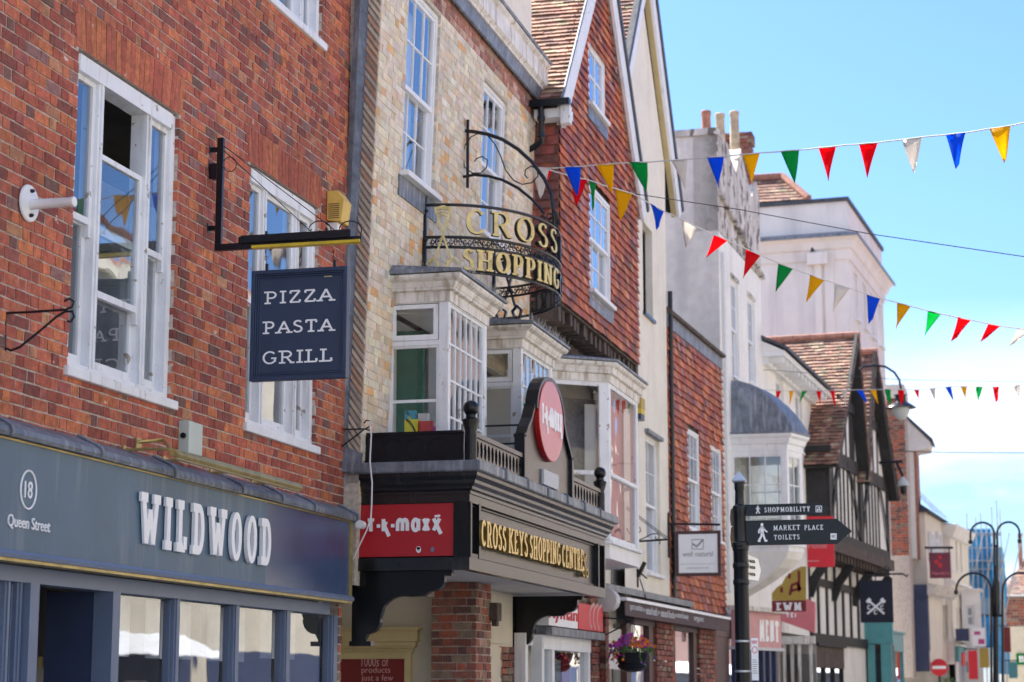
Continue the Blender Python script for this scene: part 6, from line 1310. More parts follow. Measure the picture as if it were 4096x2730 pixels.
q = MB(); q.face([Fr2.pt(Fr2.U(1790, 1500), .15, -.15), Fr2.pt(Fr2.U(1872, 1500), .15, -.15), Fr2.pt(Fr2.U(1872, 1500), 2.4, -.15), Fr2.pt(Fr2.U(1790, 1500), 2.4, -.15)]); q.build('pane', 'glass_shop', g)
# red banner sign
Fo = face_y(47.5); s_ = thing('hanging_sign', 'plain bright red square sign partly hidden behind the black fingerpost arms', 'hanging sign', tuple(Fo.pt(*Fo.at(1884, 1245))))
MB().box(Fo, Fo.U(1854, 1245), Fo.U(1916, 1245), Fo.V(1884, 1303), Fo.V(1884, 1187), -.08, 0).build('panel', 'signred', s_); q = MB(); q.text(Fo.pt, 'House', Fo.U(1858, 1255), Fo.U(1900, 1255), Fo.V(1884, 1260), Fo.V(1884, 1244), .001, .006); q.box(Fo, Fo.U(1856, 1289), Fo.U(1882, 1289), Fo.V(1870, 1290.5), Fo.V(1870, 1288.5), .001, .004); q.build('lettering', 'shopink', s_)
# navy crossed signs
Fc_ = face_y(53.5); s_ = thing('hanging_sign', 'navy square hanging sign with white crossed keys and three small letters', 'hanging sign', tuple(Fc_.pt(*Fc_.at(2014, 1382))))
MB().box(Fc_, Fc_.U(1976, 1382), Fc_.U(2052, 1382), Fc_.V(2014, 1431), Fc_.V(2014, 1334), -.06, 0).build('panel', 'ink', s_)
q = MB()
for a, b in (((1993, 1378), (2032, 1411)), ((2032, 1378), (1993, 1411))):
    q.ribbon(Fc_.pt, [Fc_.at(*a), Fc_.at(*b)], .05, .05, .001, .005+(.002 if a[0] < 2000 else 0)); m_ = (a[0]+(b[0]-a[0])*.16, a[1]+(b[1]-a[1])*.16); q.ribbon(Fc_.pt, [Fc_.at(*a), Fc_.at(*m_)], .13, .13, .001, .0085)
for c in ((1997, 1396), (2027, 1396), (2012, 1407)): a = Fc_.at(*c); q.glyphs(Fc_.pt, 'C', a[0]-.05, a[0]+.05, a[1]-.06, a[1]+.06, .025, .02, .001, .006)
q.build('emblem', 'letter', s_)
br = thing('scroll_bracket', 'thin scrolled iron bracket above the navy crossed keys sign', 'bracket', tuple(Fc_.pt(*Fc_.at(2020, 1320)))); q = MB(); tb(q, Fc_, [(1990, 1320), (2075, 1319), (2084, 1326), (2086, 1320)], .025)
for x in (2022, 2038): tb(q, Fc_, [(x+8*math.cos(R(t))*(1-t/900), 1308+8*math.sin(R(t))*(1-t/900)) for t in range(0, 540, 30)], .012)
tb(q, Fc_, [(2012, 1320), (2012, 1334)], .015); tb(q, Fc_, [(2040, 1320), (2045, 1334)], .015); q.build('arm', 'iron', br)
# maroon pub sign
Fn = face_y(69.); s_ = thing('hanging_sign', 'small maroon hanging sign with a red emblem on the cream corner house', 'hanging sign', tuple(Fn.pt(*Fn.at(2160, 1300))))
MB().box(Fn, Fn.U(2136, 1300), Fn.U(2185, 1300), Fn.V(2160, 1329), Fn.V(2160, 1270), -.08, 0).build('panel', 'maroon', s_)
q = MB()
def blob(x, y, rx, ry, w=.004): c = Fn.at(x, y); k = 69./4576; q.prism(Fn, [(c[0]+rx*k*math.cos(t*.52), c[1]+ry*k*math.sin(t*.52)) for t in range(12)], .001, w)
blob(2152, 1291, 5, 4); blob(2160, 1281, 4, 4, .005); blob(2160, 1299, 4.5, 6, .006); q.build('emblem', 'signred', s_); q = MB(); q.text(Fn.pt, 'chicken' if 0 else 'Nando\'s', Fn.U(2142, 1318), Fn.U(2180, 1318), Fn.V(2160, 1321), Fn.V(2160, 1313), .001, .005); q.build('lettering', 'pink', s_)
q = MB(); tb(q, Fn, [(2125, 1259), (2190, 1259)], .04); tb(q, Fn, [(2140, 1259), (2140, 1271)], .02); tb(q, Fn, [(2181, 1259), (2181, 1271)], .02); tag(q.build('sign_bracket', 'iron'), 'thin dark bar bracket above the small maroon hanging sign', 'bracket')
# small far signs
Fq_ = face_y(70.); q = MB(); c = Fq_.at(2158, 1534); k = 70/4576*19; s_ = thing('no_entry_sign', 'round red no entry road sign with a white bar on a post', 'road sign', (c[0], 70, 0))
q.prism(Fq_, [(c[0]+k*math.cos(t*.2618), c[1]+k*math.sin(t*.2618)) for t in range(24)], -.02, 0); q.build('disc', 'signred', s_); MB().box(Fq_, c[0]-k*.78, c[0]+k*.78, c[1]-k*.17, c[1]+k*.17, .001, .005).build('white_bar', 'letter', s_); q = MB(); q.tube([(c[0], 70.06, 0), (c[0], 70.06, c[1]+k)], .04, 8); q.build('post', 'iron', s_)
Fv = face_y(74.); s_ = thing('sign_board', 'white shop board with pink and blue marks beside the lamp post', 'sign', tuple(Fv.pt(*Fv.at(2255, 1470)))); MB().box(Fv, Fv.U(2234, 1470), Fv.U(2264, 1470), Fv.V(2250, 1486), Fv.V(2250, 1443), -.06, 0).build('panel', 'letter', s_)
q = MB(); c = Fv.at(2245, 1456); q.box(Fv, c[0]-.1, c[0]+.12, c[1]-.05, c[1]+.07, .001, .004); c = Fv.at(2256, 1474); q.box(Fv, c[0]-.12, c[0]+.1, c[1]-.1, c[1]+.08, .001, .004); q.build('marks', 'toypink', s_)
MB().box(Fv, Fv.U(2194, 1470), Fv.U(2224, 1470), Fv.V(2210, 1474), Fv.V(2210, 1445), -.06, 0) and None
s_ = thing('sign_board', 'small dark board sign on the pale terrace before the blue netting', 'sign', tuple(Fv.pt(*Fv.at(2210, 1460)))); MB().box(Fv, Fv.U(2196, 1460), Fv.U(2227, 1460), Fv.V(2210, 1474), Fv.V(2210, 1445), -.06, 0).build('panel', 'shopdark', s_)
Fx = face_y(76.); s_ = thing('white_bay_building', 'low white bay with a dark paned window in front of the scaffolding', 'building', (Fx.U(2230, 1400), 76, 0)); x0, x1 = Fx.U(2210, 1400), Fx.U(2254, 1400)
hb_ = [(Fx.U(2218, 1400), Fx.U(2239, 1400), Fx.V(2230, 1440), Fx.V(2230, 1392))]; q = MB(); q.wall(Fx, x0, x1, .2, Fx.V(2230, 1357), hb_); q.reveals(Fx, hb_, -.2, 0); q.box(Fx, x0-.05, x1+.05, Fx.V(2230, 1357), Fx.V(2230, 1353), -2, .08); q.build('wall', 'render_white', s_); window(s_, Fx, *hb_[0], cols=1, rows=(1, 1), rec=.05); MB().box(Fx, x0+.1, x1-.05, .2, Fx.V(2230, 1360), -1.5, -.4).build('interior', 'interior', s_)
# ================================================================ fixtures on the brick wall
q = thing('alarm_box', 'yellow louvred alarm box high on the brick wall beside the lead strip', 'alarm box', tuple(F1.pt(17.95, 5.95, .05)))
ua, ub = F1.U(765, 480, .02), F1.U(775, 480, .02); Fal = face_y(17.85); P = [Fal.at(*p_) for p_ in ((764, 437), (790, 441), (803, 462), (799, 505), (797, 514), (762, 508), (760, 480))]
bx = MB(); a0 = -6.49; a1 = -6.31; zt, zb_ = Fal.V(780, 440), Fal.V(780, 512)
bx.hexa([(a0, 17.80, zb_+.02), (a1-.03, 17.80, zb_), (a1, 17.80, zt-.10), (a1-.07, 17.80, zt), (a0, 17.80, zt)], [(a0, 18.02, zb_+.02), (a1-.03, 18.02, zb_), (a1, 18.02, zt-.10), (a1-.07, 18.02, zt), (a0, 18.02, zt)])
ob = bx.build('housing', 'yellowplastic', q, bevel=.008); bx = MB()
for i in range(8): z = zb_+.035+i*.02; bx.box(face_y(17.80), a0+.02, a1-.05, z, z+.007, .0005, .004)
bx.build('louvres', 'brown', ob)
bx = MB(); bx.box(face_y(17.83), a0, a1-.08, zb_-.07, zb_-.0, -.1, 0); bx.build('pale_base', 'whitep', q)
q = thing('junction_box', 'pale green metal box on the brick wall above the long brass light', 'utility box', tuple(F1.pt(14.5, 3.44, 0))); ja, jb = F1.U(409, 1010), F1.U(432, 1010)
MB().box(F1, 14.49, 14.76, 3.44, 3.70, .001, .095).build('box', 'beige', q, bevel=.006); bx = MB(); bx.lathe((-6.45, 14.49, 3.58), [(.022, .02), (.022, -.0), (.016, -.02)], 12, axis=(0, -1, 0)); bx.build('cable_gland', 'iron', q)
q = thing('picture_light', 'long tarnished brass trough light mounted over the white slab letters', 'light', tuple(F1.pt(15.3, 3.5, .3)))
Fpl = F1.off(.40); xa, xb = Fpl.at(398, 1037), Fpl.at(688, 1120); zz = (xa[1]+xb[1])/2; print('trough', xa, xb)
bx = MB(); ua, ub = xa[0], xb[0]; prof = [(-.035, -.028), (.025, -.04), (.04, -.015), (.016, .022), (-.022, .030)]
bx.hexa([Fpl.pt(ua, zz+b, a) for a, b in prof], [Fpl.pt(ub, zz+b, a) for a, b in prof]); bx.build('trough', 'brass', q, bevel=.003)
bx = MB(); bx.box(Fpl, ua+.03, ub-.03, zz-.046, zz-.041, -.02, .02); bx.build('lit_tube', 'ochre', q)
for k in (0, .27, .62, .96):
    bx = MB(); u = ua+(ub-ua)*k; bx.tube([F1.pt(u-.02, zz+.02, 0), F1.pt(u, zz+.03, .2), Fpl.pt(u, zz+.02, -.03)], .012, 6); bx.box(F1, u-.03, u+.02, zz-.03, zz+.06, 0, .012)
    if k == 0: bx.tube([F1.pt(F1.U(312, 1022), 3.44, .01), F1.pt(F1.U(320, 1022)+.1, 3.47, .15), Fpl.pt(ua, zz+.02, -.02)], .014, 6); bx.box(F1, F1.U(308, 1024), F1.U(320, 1024), 3.39, 3.47, 0, .02)
    bx.build('arm', 'brass', q)
q = thing('pipe_flange', 'white painted round wall plate with a stub of pipe left of the large window', 'wall fixture', tuple(F1.pt(11.9, 4.85, 0)))
bx = MB(); bx.lathe((-6.492, 11.9, 4.85), [(.115, 0), (.13, .01), (.125, .022), (.05, .026), (.045, .028)], 24, axis=(1, 0, 0)); bx.lathe((-6.47, 11.9, 4.84), [(.036, 0), (.035, .10), (.033, .30), (.036, .305), (.036, .33), (.03, .335)], 14, axis=(1, 0, 0)); bx.build('flange', 'whitep', q, smooth=True)
bx = MB()
for s in (-1, 1): bx.lathe((-6.47, 11.9, 4.85+s*.085), [(.014, 0), (.014, .02), (.006, .03)], 8, axis=(1, 0, 0))
bx.build('bolts', 'iron', q)
def strap(name, lab, F, pts_list, r, bars=()):
    t = thing(name, lab, 'bracket', tuple(F.pt(*F.at(*pts_list[0][0])))); bx = MB()
    for P in pts_list: tb(bx, F, P, r)
    bx.build('arm', 'iron', t); return t
Fh_ = face_y(F1.U(12, 760)); strap('wall_bracket', 'small black empty basket bracket at the left edge of the brick wall', Fh_, [[(12, 718), (12, 808)], [(8, 720), (60, 718), (150, 712), (165, 706), (170, 694), (160, 686), (148, 692)], [(12, 800), (25, 806), (45, 798), (90, 762), (130, 728), (150, 716), (166, 716), (170, 728), (162, 740), (155, 738)]], .0085)
Fh_ = face_y(18.36); strap('wall_bracket', 'thin black empty bracket at the right end of the brick wall above the canopy', Fh_, [[(744, 985), (744, 1048)], [(742, 984), (800, 987), (840, 986), (852, 978), (850, 968), (842, 966), (836, 973)], [(744, 1040), (752, 1046), (770, 1038), (820, 1000), (838, 986), (852, 990), (856, 1000)]], .0075)
q = thing('hanging_cable', 'white electric cable hanging from the canopy over the red panel', 'cable', (-6.3, 18.3, 4)); Fcb = face_y(18.34); bx = MB(); tb(bx, Fcb, [(849, 968), (853, 1000), (850, 1060), (855, 1110), (854, 1160), (852, 1190), (842, 1220), (825, 1255), (813, 1282), (806, 1290)], .0085); bx.build('cable', 'rope', q)
q = thing('cable_clamp', 'small white plastic clamp with loose cable at the end of the blue fascia', 'fitting', F1.pt(18.2, 3.2, .25)); bx = MB(); bx.box(face_y(18.22), -6.38, -6.25, 3.13, 3.20, -.06, 0); bx.lathe((-6.24, 18.22, 3.165), [(.04, -.05), (.04, .05)], 12, axis=(0, 1, 0)); bx.tube([(-6.35, 18.2, 3.2), (-6.32, 18.17, 3.27), (-6.42, 18.17, 3.30), (-6.47, 18.2, 3.33)], .008, 6); bx.build('clamp', 'whitep', q, smooth=True)
q = thing('alarm_box', 'yellow and blue alarm box on the plain white gabled wall', 'alarm box', tuple(F4.pt(31.6, 6.9, 0))); ua, ub = F4.U(1458, 930, .1), F4.U(1470, 930, .1); za, zb_ = F4.V(1465, 958, .1), F4.V(1465, 908, .1)
ua = F4.U(1460, 930, .02); MB().box(F4, ua, ua+.32, (za+zb_)/2, zb_, .001, .12).build('housing', 'mustard', q, bevel=.008); MB().box(F4, ua+.005, ua+.315, za+.09, (za+zb_)/2-.001, .001, .115).build('lower_part', 'yellow', q); MB().box(F4, ua+.005, ua+.315, za, za+.089, .001, .11).build('blue_foot', 'navy', q)
# ================================================================ FINGERPOST
YPt = 14.0; Fp_ = face_y(YPt); xp = Fp_.U(1706, 1300); fp = thing('fingerpost', 'black cast iron fingerpost with two arms reading SHOPMOBILITY and MARKET PLACE TOILETS', 'signpost', (xp, YPt, 0))
zz = lambda y: Fp_.V(1706, y); bx = MB()
pr_ = [(.10, 0), (.10, .4), (.052, .5), (.052, zz(1262)), (.060, zz(1258)), (.060, zz(1248)), (.047, zz(1245)), (.045, zz(1180)), (.050, zz(1176)), (.050, zz(1164)), (.034, zz(1160)), (.031, zz(1128)), (.036, zz(1124)), (.036, zz(1112)), (.042, zz(1110))]
bx.lathe((xp-.01, YPt, 0), pr_, 20)
for y in (1300, 1338, 1260): bx.lathe((xp-.01, YPt, zz(y)), [(.053, -.02), (.058, -.012), (.058, .012), (.053, .02)], 20)
bx.build('post', 'iron', fp, smooth=True)
bx = MB(); bx.lathe((xp-.01, YPt, zz(1110)), [(.056, 0), (.068, .012), (.064, .02), (.001, .085)], 4); bx.build('cap', 'steel', fp)
for nm, l, r, tp, t, b, dark in (('arm', 1713, 1885, 1909, 1158, 1184, 0), ('arm', 1713, 1923, 1957, 1195, 1252, 0)):
    za, zb_ = Fp_.V(1820, b), Fp_.V(1820, t); u0, u1, ut = Fp_.U(l, 1200), Fp_.U(r, 1200), Fp_.U(tp, 1200); bx = MB(); bx.prism(Fp_, [(u0, za), (u1, za), (ut, (za+zb_)/2), (u1, zb_), (u0, zb_)], -.012, .012)
    bx.ribbon(Fp_.pt, [(u0, za+.004), (u1, za+.004), (ut-.006, (za+zb_)/2), (u1, zb_-.004), (u0, zb_-.004)], .008, .008, -.016, .016, closed=True); ar = bx.build(nm, 'black', fp)
    q = MB()
    def man(cx, cy, h):   # walking figure symbol
        k = h; c = Fp_.at(cx, cy)
        def S(P, th): q.ribbon(Fp_.pt, [(c[0]+x*k, c[1]+y*k) for x, y in P], th*k, th*k, .013, .0155)
        q.prism(Fp_, [(c[0]+.0*k+.075*k*math.cos(a*.6), c[1]+.40*k+.085*k*math.sin(a*.6)) for a in range(10)], .013, .0155); S([(0, .30), (0, -.02)], .19); S([(-.02, .0), (-.05, -.2), (-.18, -.44), (-.10, -.46)], .10); S([(.03, .0), (.08, -.22), (.16, -.44), (.26, -.44)], .10); S([(-.05, .26), (-.17, .1), (-.17, -.05)], .07); S([(.05, .26), (.16, .1), (.27, .0)], .07)
    if t == 1158:
        man(1742, 1171, Fp_.V(1742, 1162)-Fp_.V(1742, 1182)); q.glyphs(Fp_.pt, 'SHOPMOBILITY', Fp_.U(1757, 1171), Fp_.U(1862, 1171), Fp_.V(1810, 1177), Fp_.V(1810, 1166), .0045, .0028, .013, .0145, serif=.0042, gap=.32, slab_h=.0024)
        bxx = [(1875.5, 1163.5), (1888.5, 1163.5), (1888.5, 1177), (1875.5, 1177)]; q.ribbon(Fp_.pt, [Fp_.at(*p_) for p_ in bxx], .004, .004, .013, .0145, closed=True); q.ribbon(Fp_.pt, [Fp_.at(1879, 1167), Fp_.at(1884, 1167), Fp_.at(1884, 1171), Fp_.at(1878, 1171)], .005, .005, .013, .0145)
        for x in (1879, 1885): c = Fp_.at(x, 1173.5); q.prism(Fp_, [(c[0]+.0055*math.cos(a*.785), c[1]+.0055*math.sin(a*.785)) for a in range(8)], .013, .0145)
    else:
        man(1752, 1224, Fp_.V(1742, 1202)-Fp_.V(1742, 1246)); q.glyphs(Fp_.pt, 'MARKET', Fp_.U(1778, 1213), Fp_.U(1839, 1213), Fp_.V(1810, 1219), Fp_.V(1810, 1207.5), .0045, .0028, .013, .0145, serif=.0042, gap=.32, slab_h=.0024)
        q.glyphs(Fp_.pt, 'PLACE', Fp_.U(1849, 1213), Fp_.U(1892, 1213), Fp_.V(1850, 1219), Fp_.V(1850, 1207.5), .0045, .0028, .013, .0145, serif=.0042, gap=.32, slab_h=.0024)
        q.glyphs(Fp_.pt, 'TOILETS', Fp_.U(1779, 1235), Fp_.U(1838, 1235), Fp_.V(1810, 1240.5), Fp_.V(1810, 1229.5), .0045, .0028, .013, .0145, serif=.0042, gap=.32, slab_h=.0024)
        q.prism(Fp_, [Fp_.at(*p_) for p_ in ((1909, 1226.5), (1923, 1226.5), (1923, 1240.5), (1909, 1240.5))], .013, .0145)
        q2 = MB(); q2.text(Fp_.pt, 'WC', Fp_.U(1911, 1233), Fp_.U(1921.5, 1233), Fp_.V(1916, 1237.5), Fp_.V(1916, 1229.5), .0147, .016); q2.build('wc_letters', 'black', ar)
        q3 = MB(); q3.ribbon(Fp_.pt, [Fp_.at(*p_) for p_ in ((1909.5, 1206), (1921.5, 1206), (1921.5, 1218.5), (1909.5, 1218.5))], .003, .003, .013, .0145, closed=True); q3.text(Fp_.pt, 'P', Fp_.U(1913, 1212), Fp_.U(1918, 1212), Fp_.V(1916, 1216), Fp_.V(1916, 1208.5), .013, .0145); q3.build('dark_parking_mark', 'iron', ar)
    q.build('lettering', 'letter', ar)
# arms seen edge-on
bx = MB()
for (y0_, y1_, ang, ln) in ((1156, 1240, 205, .55), (1280, 1332, -62, .5)):
    F_ = Fr((xp-.01, YPt), (math.cos(R(ang)), math.sin(R(ang)))); bx.prism(F_, [(.04, zz(y1_)), (ln, zz(y1_)), (ln+.08, zz((y0_+y1_)/2)), (ln, zz(y0_)), (.04, zz(y0_))], -.012, .012)
bx = MB(); F_ = Fr((xp-.01, YPt), (-.25, .97)); bx.prism(F_, [(.04, zz(1196)), (.5, zz(1196)), (.56, zz(1176)), (.5, zz(1157)), (.04, zz(1157))], -.012, .012); bx.prism(F_, [(.04, zz(1246)), (.5, zz(1246)), (.56, zz(1222)), (.5, zz(1200)), (.04, zz(1200))], -.012, .012); bx.build('edge_on_arm', 'black', fp)
bx = MB(); F_ = Fr((xp-.01, YPt), (.36, -.93)); pl = [(.05, zz(1332)), (.30, zz(1334)), (.36, zz(1306)), (.30, zz(1278)), (.05, zz(1278))]; F_ = Fr((xp-.01, YPt), (.18, .98)); bx.prism(F_, [(.04, zz(1330)), (.36, zz(1330)), (.42, zz(1304)), (.36, zz(1278)), (.04, zz(1270))], -.01, .01); o = bx.build('white_arm', 'letter', fp)
for y in (1286, 1300, 1316): MB().glyphs(F_.pt, 'MBES', .10, .27, zz(y+4), zz(y-3), .008, .006, .0101, .0115).build('dark_lettering', 'black', o)
ns_ = thing('notice_plate', 'narrow white notice plate with a red roundel strapped to the fingerpost', 'notice', (xp+.08, YPt, zz(1480)))
Fnp = Fr((Fp_.U(1727, 1480), YPt-.02), (.9, .1)); u1 = Fp_.U(1742, 1480)-Fp_.U(1727, 1480)+.002; MB().box(Fnp, 0, u1, zz(1564), zz(1467), -.004, 0).build('plate', 'letter', ns_)
q = MB(); q.ribbon(Fnp.pt, arc(u1/2, zz(1494), u1*.36, .022, 0, 360, 16), .004, .004, .0005, .002); q.box(Fnp, u1*.1, u1*.9, zz(1475), zz(1473), .0005, .002); q.box(Fnp, u1*.1, u1*.8, zz(1479), zz(1477), .0005, .002); q.build('red_roundel', 'signred', ns_)
q = MB(); [q.box(Fnp, u1*.12, u1*(.7+.2*random.random()), zz(1518+k*5), zz(1516.5+k*5), .0005, .0015) for k in range(7)]; q.build('small_print', 'interior', ns_)
q = MB(); [q.lathe((xp-.01, YPt, zz(y)), [(.0535, -.008), (.0565, -.006), (.0565, .006), (.0535, .008)], 18) for y in (1474, 1543)]; [q.box(Fp_, xp+.03, Fp_.U(1729, 1480), zz(y)-.006, zz(y)+.006, -.01, .01) for y in (1474, 1543)]; q.build('steel_straps', 'steel', ns_)
# ================================================================ LAMP POST with four hooped arms
YL = 48.; Fl2 = face_y(YL); xl_ = Fl2.U(2289, 1400); lp = thing('lamp_post', 'tall black lamp post with four hooped swan-neck arms at the right of the street', 'street lamp', (xl_, YL, 0))
def hoop(x0, ytop, xa, ya, xe, ye):
    hw = (x0-xe)/2; P = [(x0, 1700), (x0, ya+abs(hw)*.6)]; cx = (x0+xe)/2; cy = ya+abs(hw)
    P = [(x0, 1900), (x0, 1500), (x0, cy+18)] + [(cx+hw*math.cos(R(t)), cy-abs(hw)*1.0*math.sin(R(t))) for t in range(0, 181, 12)]
    P = P + [(xe, ye)]; b = MB(); tb(b, Fl2, P, .027, 8); e = Fl2.pt(*Fl2.at(xe, ye)); b.lathe(tuple(e), [(.03, .04), (.055, .0), (.05, -.05), (.02, -.07)], 10); b.build('hooped_arm', 'iron', lp, smooth=True)
hoop(2285, 0, 0, 1201, 2230, 1244); hoop(2291.5, 0, 0, 1200, 2343, 1242); hoop(2278, 0, 0, 1317, 2197, 1360); hoop(2304, 0, 0, 1316, 2388, 1360)
b = MB(); b.tube([Fl2.pt(*Fl2.at(2288.5, y)) for y in (1900, 1300)], .04, 8); b.tube([Fl2.pt(*Fl2.at(2289, y)) for y in (1418, 1410, 1340, 1325)], [.05, .085, .085, .04], 12)
for y in (1255, 1415): tb(b, Fl2, [(2278, y), (2304, y)] if y > 1300 else [(2285, y), (2292, y)], .03)
b.build('column', 'iron', lp, smooth=True)
# wall lamps
Fz = face_y(52.); wl = thing('wall_lamp', 'black hooded lantern with pale glass bowl hanging from a curved arm on the timbered house', 'lamp', tuple(Fz.pt(*Fz.at(2070, 930)))); b = MB(); tb(b, Fz, [(1975, 850), (1985, 843), (2012, 840), (2035, 843), (2055, 856), (2066, 872), (2070, 890), (2070, 905)], .03, 8); b.build('arm', 'iron', wl, smooth=True)
c = Fz.at(2070, 938); k = 52/4576; b = MB(); b.lathe(tuple(Fz.pt(c[0], c[1], 0)), [(35*k, 0), (34*k, 1.5*k), (22*k, 10*k), (13*k, 14*k), (12*k, 27*k), (15*k, 30*k), (6*k, 33*k)], 16); b.build('hood', 'iron', wl, smooth=True); b = MB(); b.lathe(tuple(Fz.pt(c[0], c[1], 0)), [(20*k, -.5*k), (19*k, -10*k), (14*k, -20*k), (6*k, -27*k), (1*k, -30*k)], 16); b.build('glass_bowl', 'globe', wl, smooth=True)
Fz = face_y(56.); wl = thing('wall_lamp', 'small black lantern with white hood on a straight arm below the hooded lantern', 'lamp', tuple(Fz.pt(*Fz.at(2074, 1110)))); b = MB(); tb(b, Fz, [(2020, 1064), (2062, 1061), (2074, 1060)], .045, 8); tb(b, Fz, [(2060, 1062), (2068, 1080), (2075, 1096)], .04, 8); b.build('arm', 'iron', wl)
c = Fz.at(2076, 1117); k = 56/4576; b = MB(); b.lathe(tuple(Fz.pt(c[0], c[1], 0)), [(14*k, 0), (12*k, 8*k), (6*k, 17*k), (2*k, 22*k)], 12); b.build('hood', 'globe', wl, smooth=True); b = MB(); b.lathe(tuple(Fz.pt(c[0], c[1], 0)), [(8*k, -.5*k), (8*k, -14*k), (5*k, -19*k)], 12); b.build('body', 'iron', wl, smooth=True)
# ================================================================ HANGING BASKET
Fk2 = face_y(28.3); hk = thing('hanging_basket', 'dark bowl hanging basket spilling magenta, purple and orange petunias', 'hanging basket', tuple(Fk2.pt(*Fk2.at(1452, 1520)))); c = Fk2.at(1452, 1500); k = 28.9/4576
b = MB(); b.lathe(tuple(Fk2.pt(c[0], c[1], 0)), [(38*k, 0), (39*k, -2*k), (33*k, -20*k), (30*k, -25*k), (33*k, -28*k), (32*k, -33*k), (22*k, -42*k), (3*k, -44*k)], 24); b.build('bowl', 'iron', hk, smooth=True)
random.seed(11); lf_ = MB(); fls = {'magenta': MB(), 'orange': MB(), 'purple': MB()}
cc = Fk2.pt(c[0], c[1]+.03, 0)
def petal(mb_, p_, s, n=5):
    d = Vector((random.uniform(-.6, .6), -1, random.uniform(-.1, .9))).normalized(); a = d.orthogonal().normalized(); b2_ = d.cross(a); mb_.face([p_+(a*math.cos(i*2*math.pi/8)+b2_*math.sin(i*2*math.pi/8))*s*(1 if i % 2 else .72)+d*(.2*s if i % 2 else 0) for i in range(8)])
for i in range(520):
    th = random.uniform(0, 2*math.pi); r = .29*math.sqrt(random.random())*1.1; p_ = cc+Vector((r*math.cos(th), r*math.sin(th), (.20*(1-(r/.33)**2))*random.uniform(-.3, 1.)))
    s = random.uniform(.015, .03); d = Vector((random.uniform(-1, 1), random.uniform(-1, 1), random.uniform(-.5, 1))).normalized(); a = d.orthogonal().normalized()*s; b2_ = d.cross(a); lf_.face([p_-a, p_+b2_*.5, p_+a, p_-b2_*.5])
for i in range(190):
    th = random.uniform(0, 2*math.pi); r = .30*math.sqrt(random.random())*1.1; x = r*math.cos(th); p_ = cc+Vector((x, r*math.sin(th), .03+(.20*(1-(r/.35)**2))*random.uniform(.3, 1.05))); kk = 'orange' if (x > .02 and random.random() < .65) or random.random() < .15 else random.choice(['magenta', 'magenta', 'purple']); petal(fls[kk], p_, random.uniform(.022, .034))
for i in range(26):   # trailing stems over the rim
    th = random.uniform(0, 2*math.pi); p_ = cc+Vector((.31*math.cos(th), .31*math.sin(th), 0)); ln = random.uniform(.05, .20)
    for k in range(int(ln/.022)):
        p_ = p_+Vector((random.uniform(-.012, .012)+.004*math.cos(th), random.uniform(-.01, .01)+.004*math.sin(th), -.022)); s = random.uniform(.012, .024); d = Vector((random.uniform(-1, 1), -1, random.uniform(-.5, 1))).normalized(); a = d.orthogonal().normalized()*s; b2_ = d.cross(a); lf_.face([p_-a, p_+b2_*.5, p_+a, p_-b2_*.5])
    if random.random() < .6: petal(fls[random.choice(['magenta', 'purple', 'orange'])], p_, .022)
for i in range(14):
    p_ = cc+Vector((random.uniform(-.26, -.02), -.22, random.uniform(-.12, .04))); petal(fls[random.choice(['magenta', 'orange'])], p_, .022)
lf_.build('foliage', 'green', hk, recalc=False)
for kk, mb_ in fls.items(): mb_.build('petals', kk, hk, recalc=False)
b = MB(); ap = Fk2.at(1452, 1424)
for dx, dy in ((-.2, -.1), (.2, -.1), (0, .2)): b.tube([Fk2.pt(c[0]+dx, c[1], -dy), Fk2.pt(ap[0], ap[1], 0)], .005, 4)
b.build('chains', 'iron', hk)
bk_ = thing('basket_bracket', 'black iron basket bracket on the brick column beside the red fascia', 'bracket', tuple(Fk2.pt(*Fk2.at(1382, 1420)))); b = MB(); tb(b, Fk2, [(1380, 1420), (1452, 1424)], .012); tb(b, Fk2, [(1382, 1464), (1420, 1445), (1450, 1426)], .010); tb(b, Fk2, [(1381, 1410), (1381, 1470)], .012); b.build('arm', 'iron', bk_)
# ================================================================ BUNTING
def string(name, lab, A, B, flags, cordpts, gtxt, sag=.0):
    t = thing(name, lab, 'bunting', tuple(A)); F = Fr((A.x, A.y), (B.x-A.x, B.y-A.y)); b = MB()
    pts = [F.pt(*F.at(*p_), 0) for p_ in cordpts]; dense = []
    for a, c in zip(pts, pts[1:]): dense += [a.lerp(c, k/4)+Vector((0, 0, -.0+random.uniform(-.003, .003))) for k in range(4)]
    dense.append(pts[-1]); b.tube(dense, .0075, 6); b.build('cord', 'cord', t)
    for (x0, y0_, x1, y1_, x2, y2_, m_) in flags:
        a, c, e = [F.pt(*F.at(x, y), 0) for x, y in ((x0, y0_), (x1, y1_), (x2, y2_))]; b = MB(); n = 6; grid = []; ph = random.uniform(0, 6); am = random.uniform(.012, .04)
        for i in range(n+1):
            f = i/n; row_ = []
            for j in range(5):
                g_ = j/4; p_ = a.lerp(e, f).lerp(c.lerp(e, f), g_); row_.append(p_+F.n*(am*math.sin(ph+g_*3+f*2.5)*(.3+f)+.02*f*f*math.sin(ph)))
            grid.append(row_)
        b.v = [tuple(p_) for row_ in grid[:-1] for p_ in row_]+[tuple(grid[-1][0])]
        for i in range(n):
            for j in range(4):
                k = i*5+j; b.f.append((k, k+1, k+6, k+5) if i < n-1 else (k, k+1, n*5)); b.c.append((1, 1, 1))
        o = b.build('flag', 'f_'+m_, t, smooth=True, recalc=False)
        so_ = o.modifiers.new('thickness', 'SOLIDIFY'); so_.thickness = .0015
    return t
A1 = Vector((-5.2, 22.2, 0)); B1_ = Vector((.12, 20.3, 0))
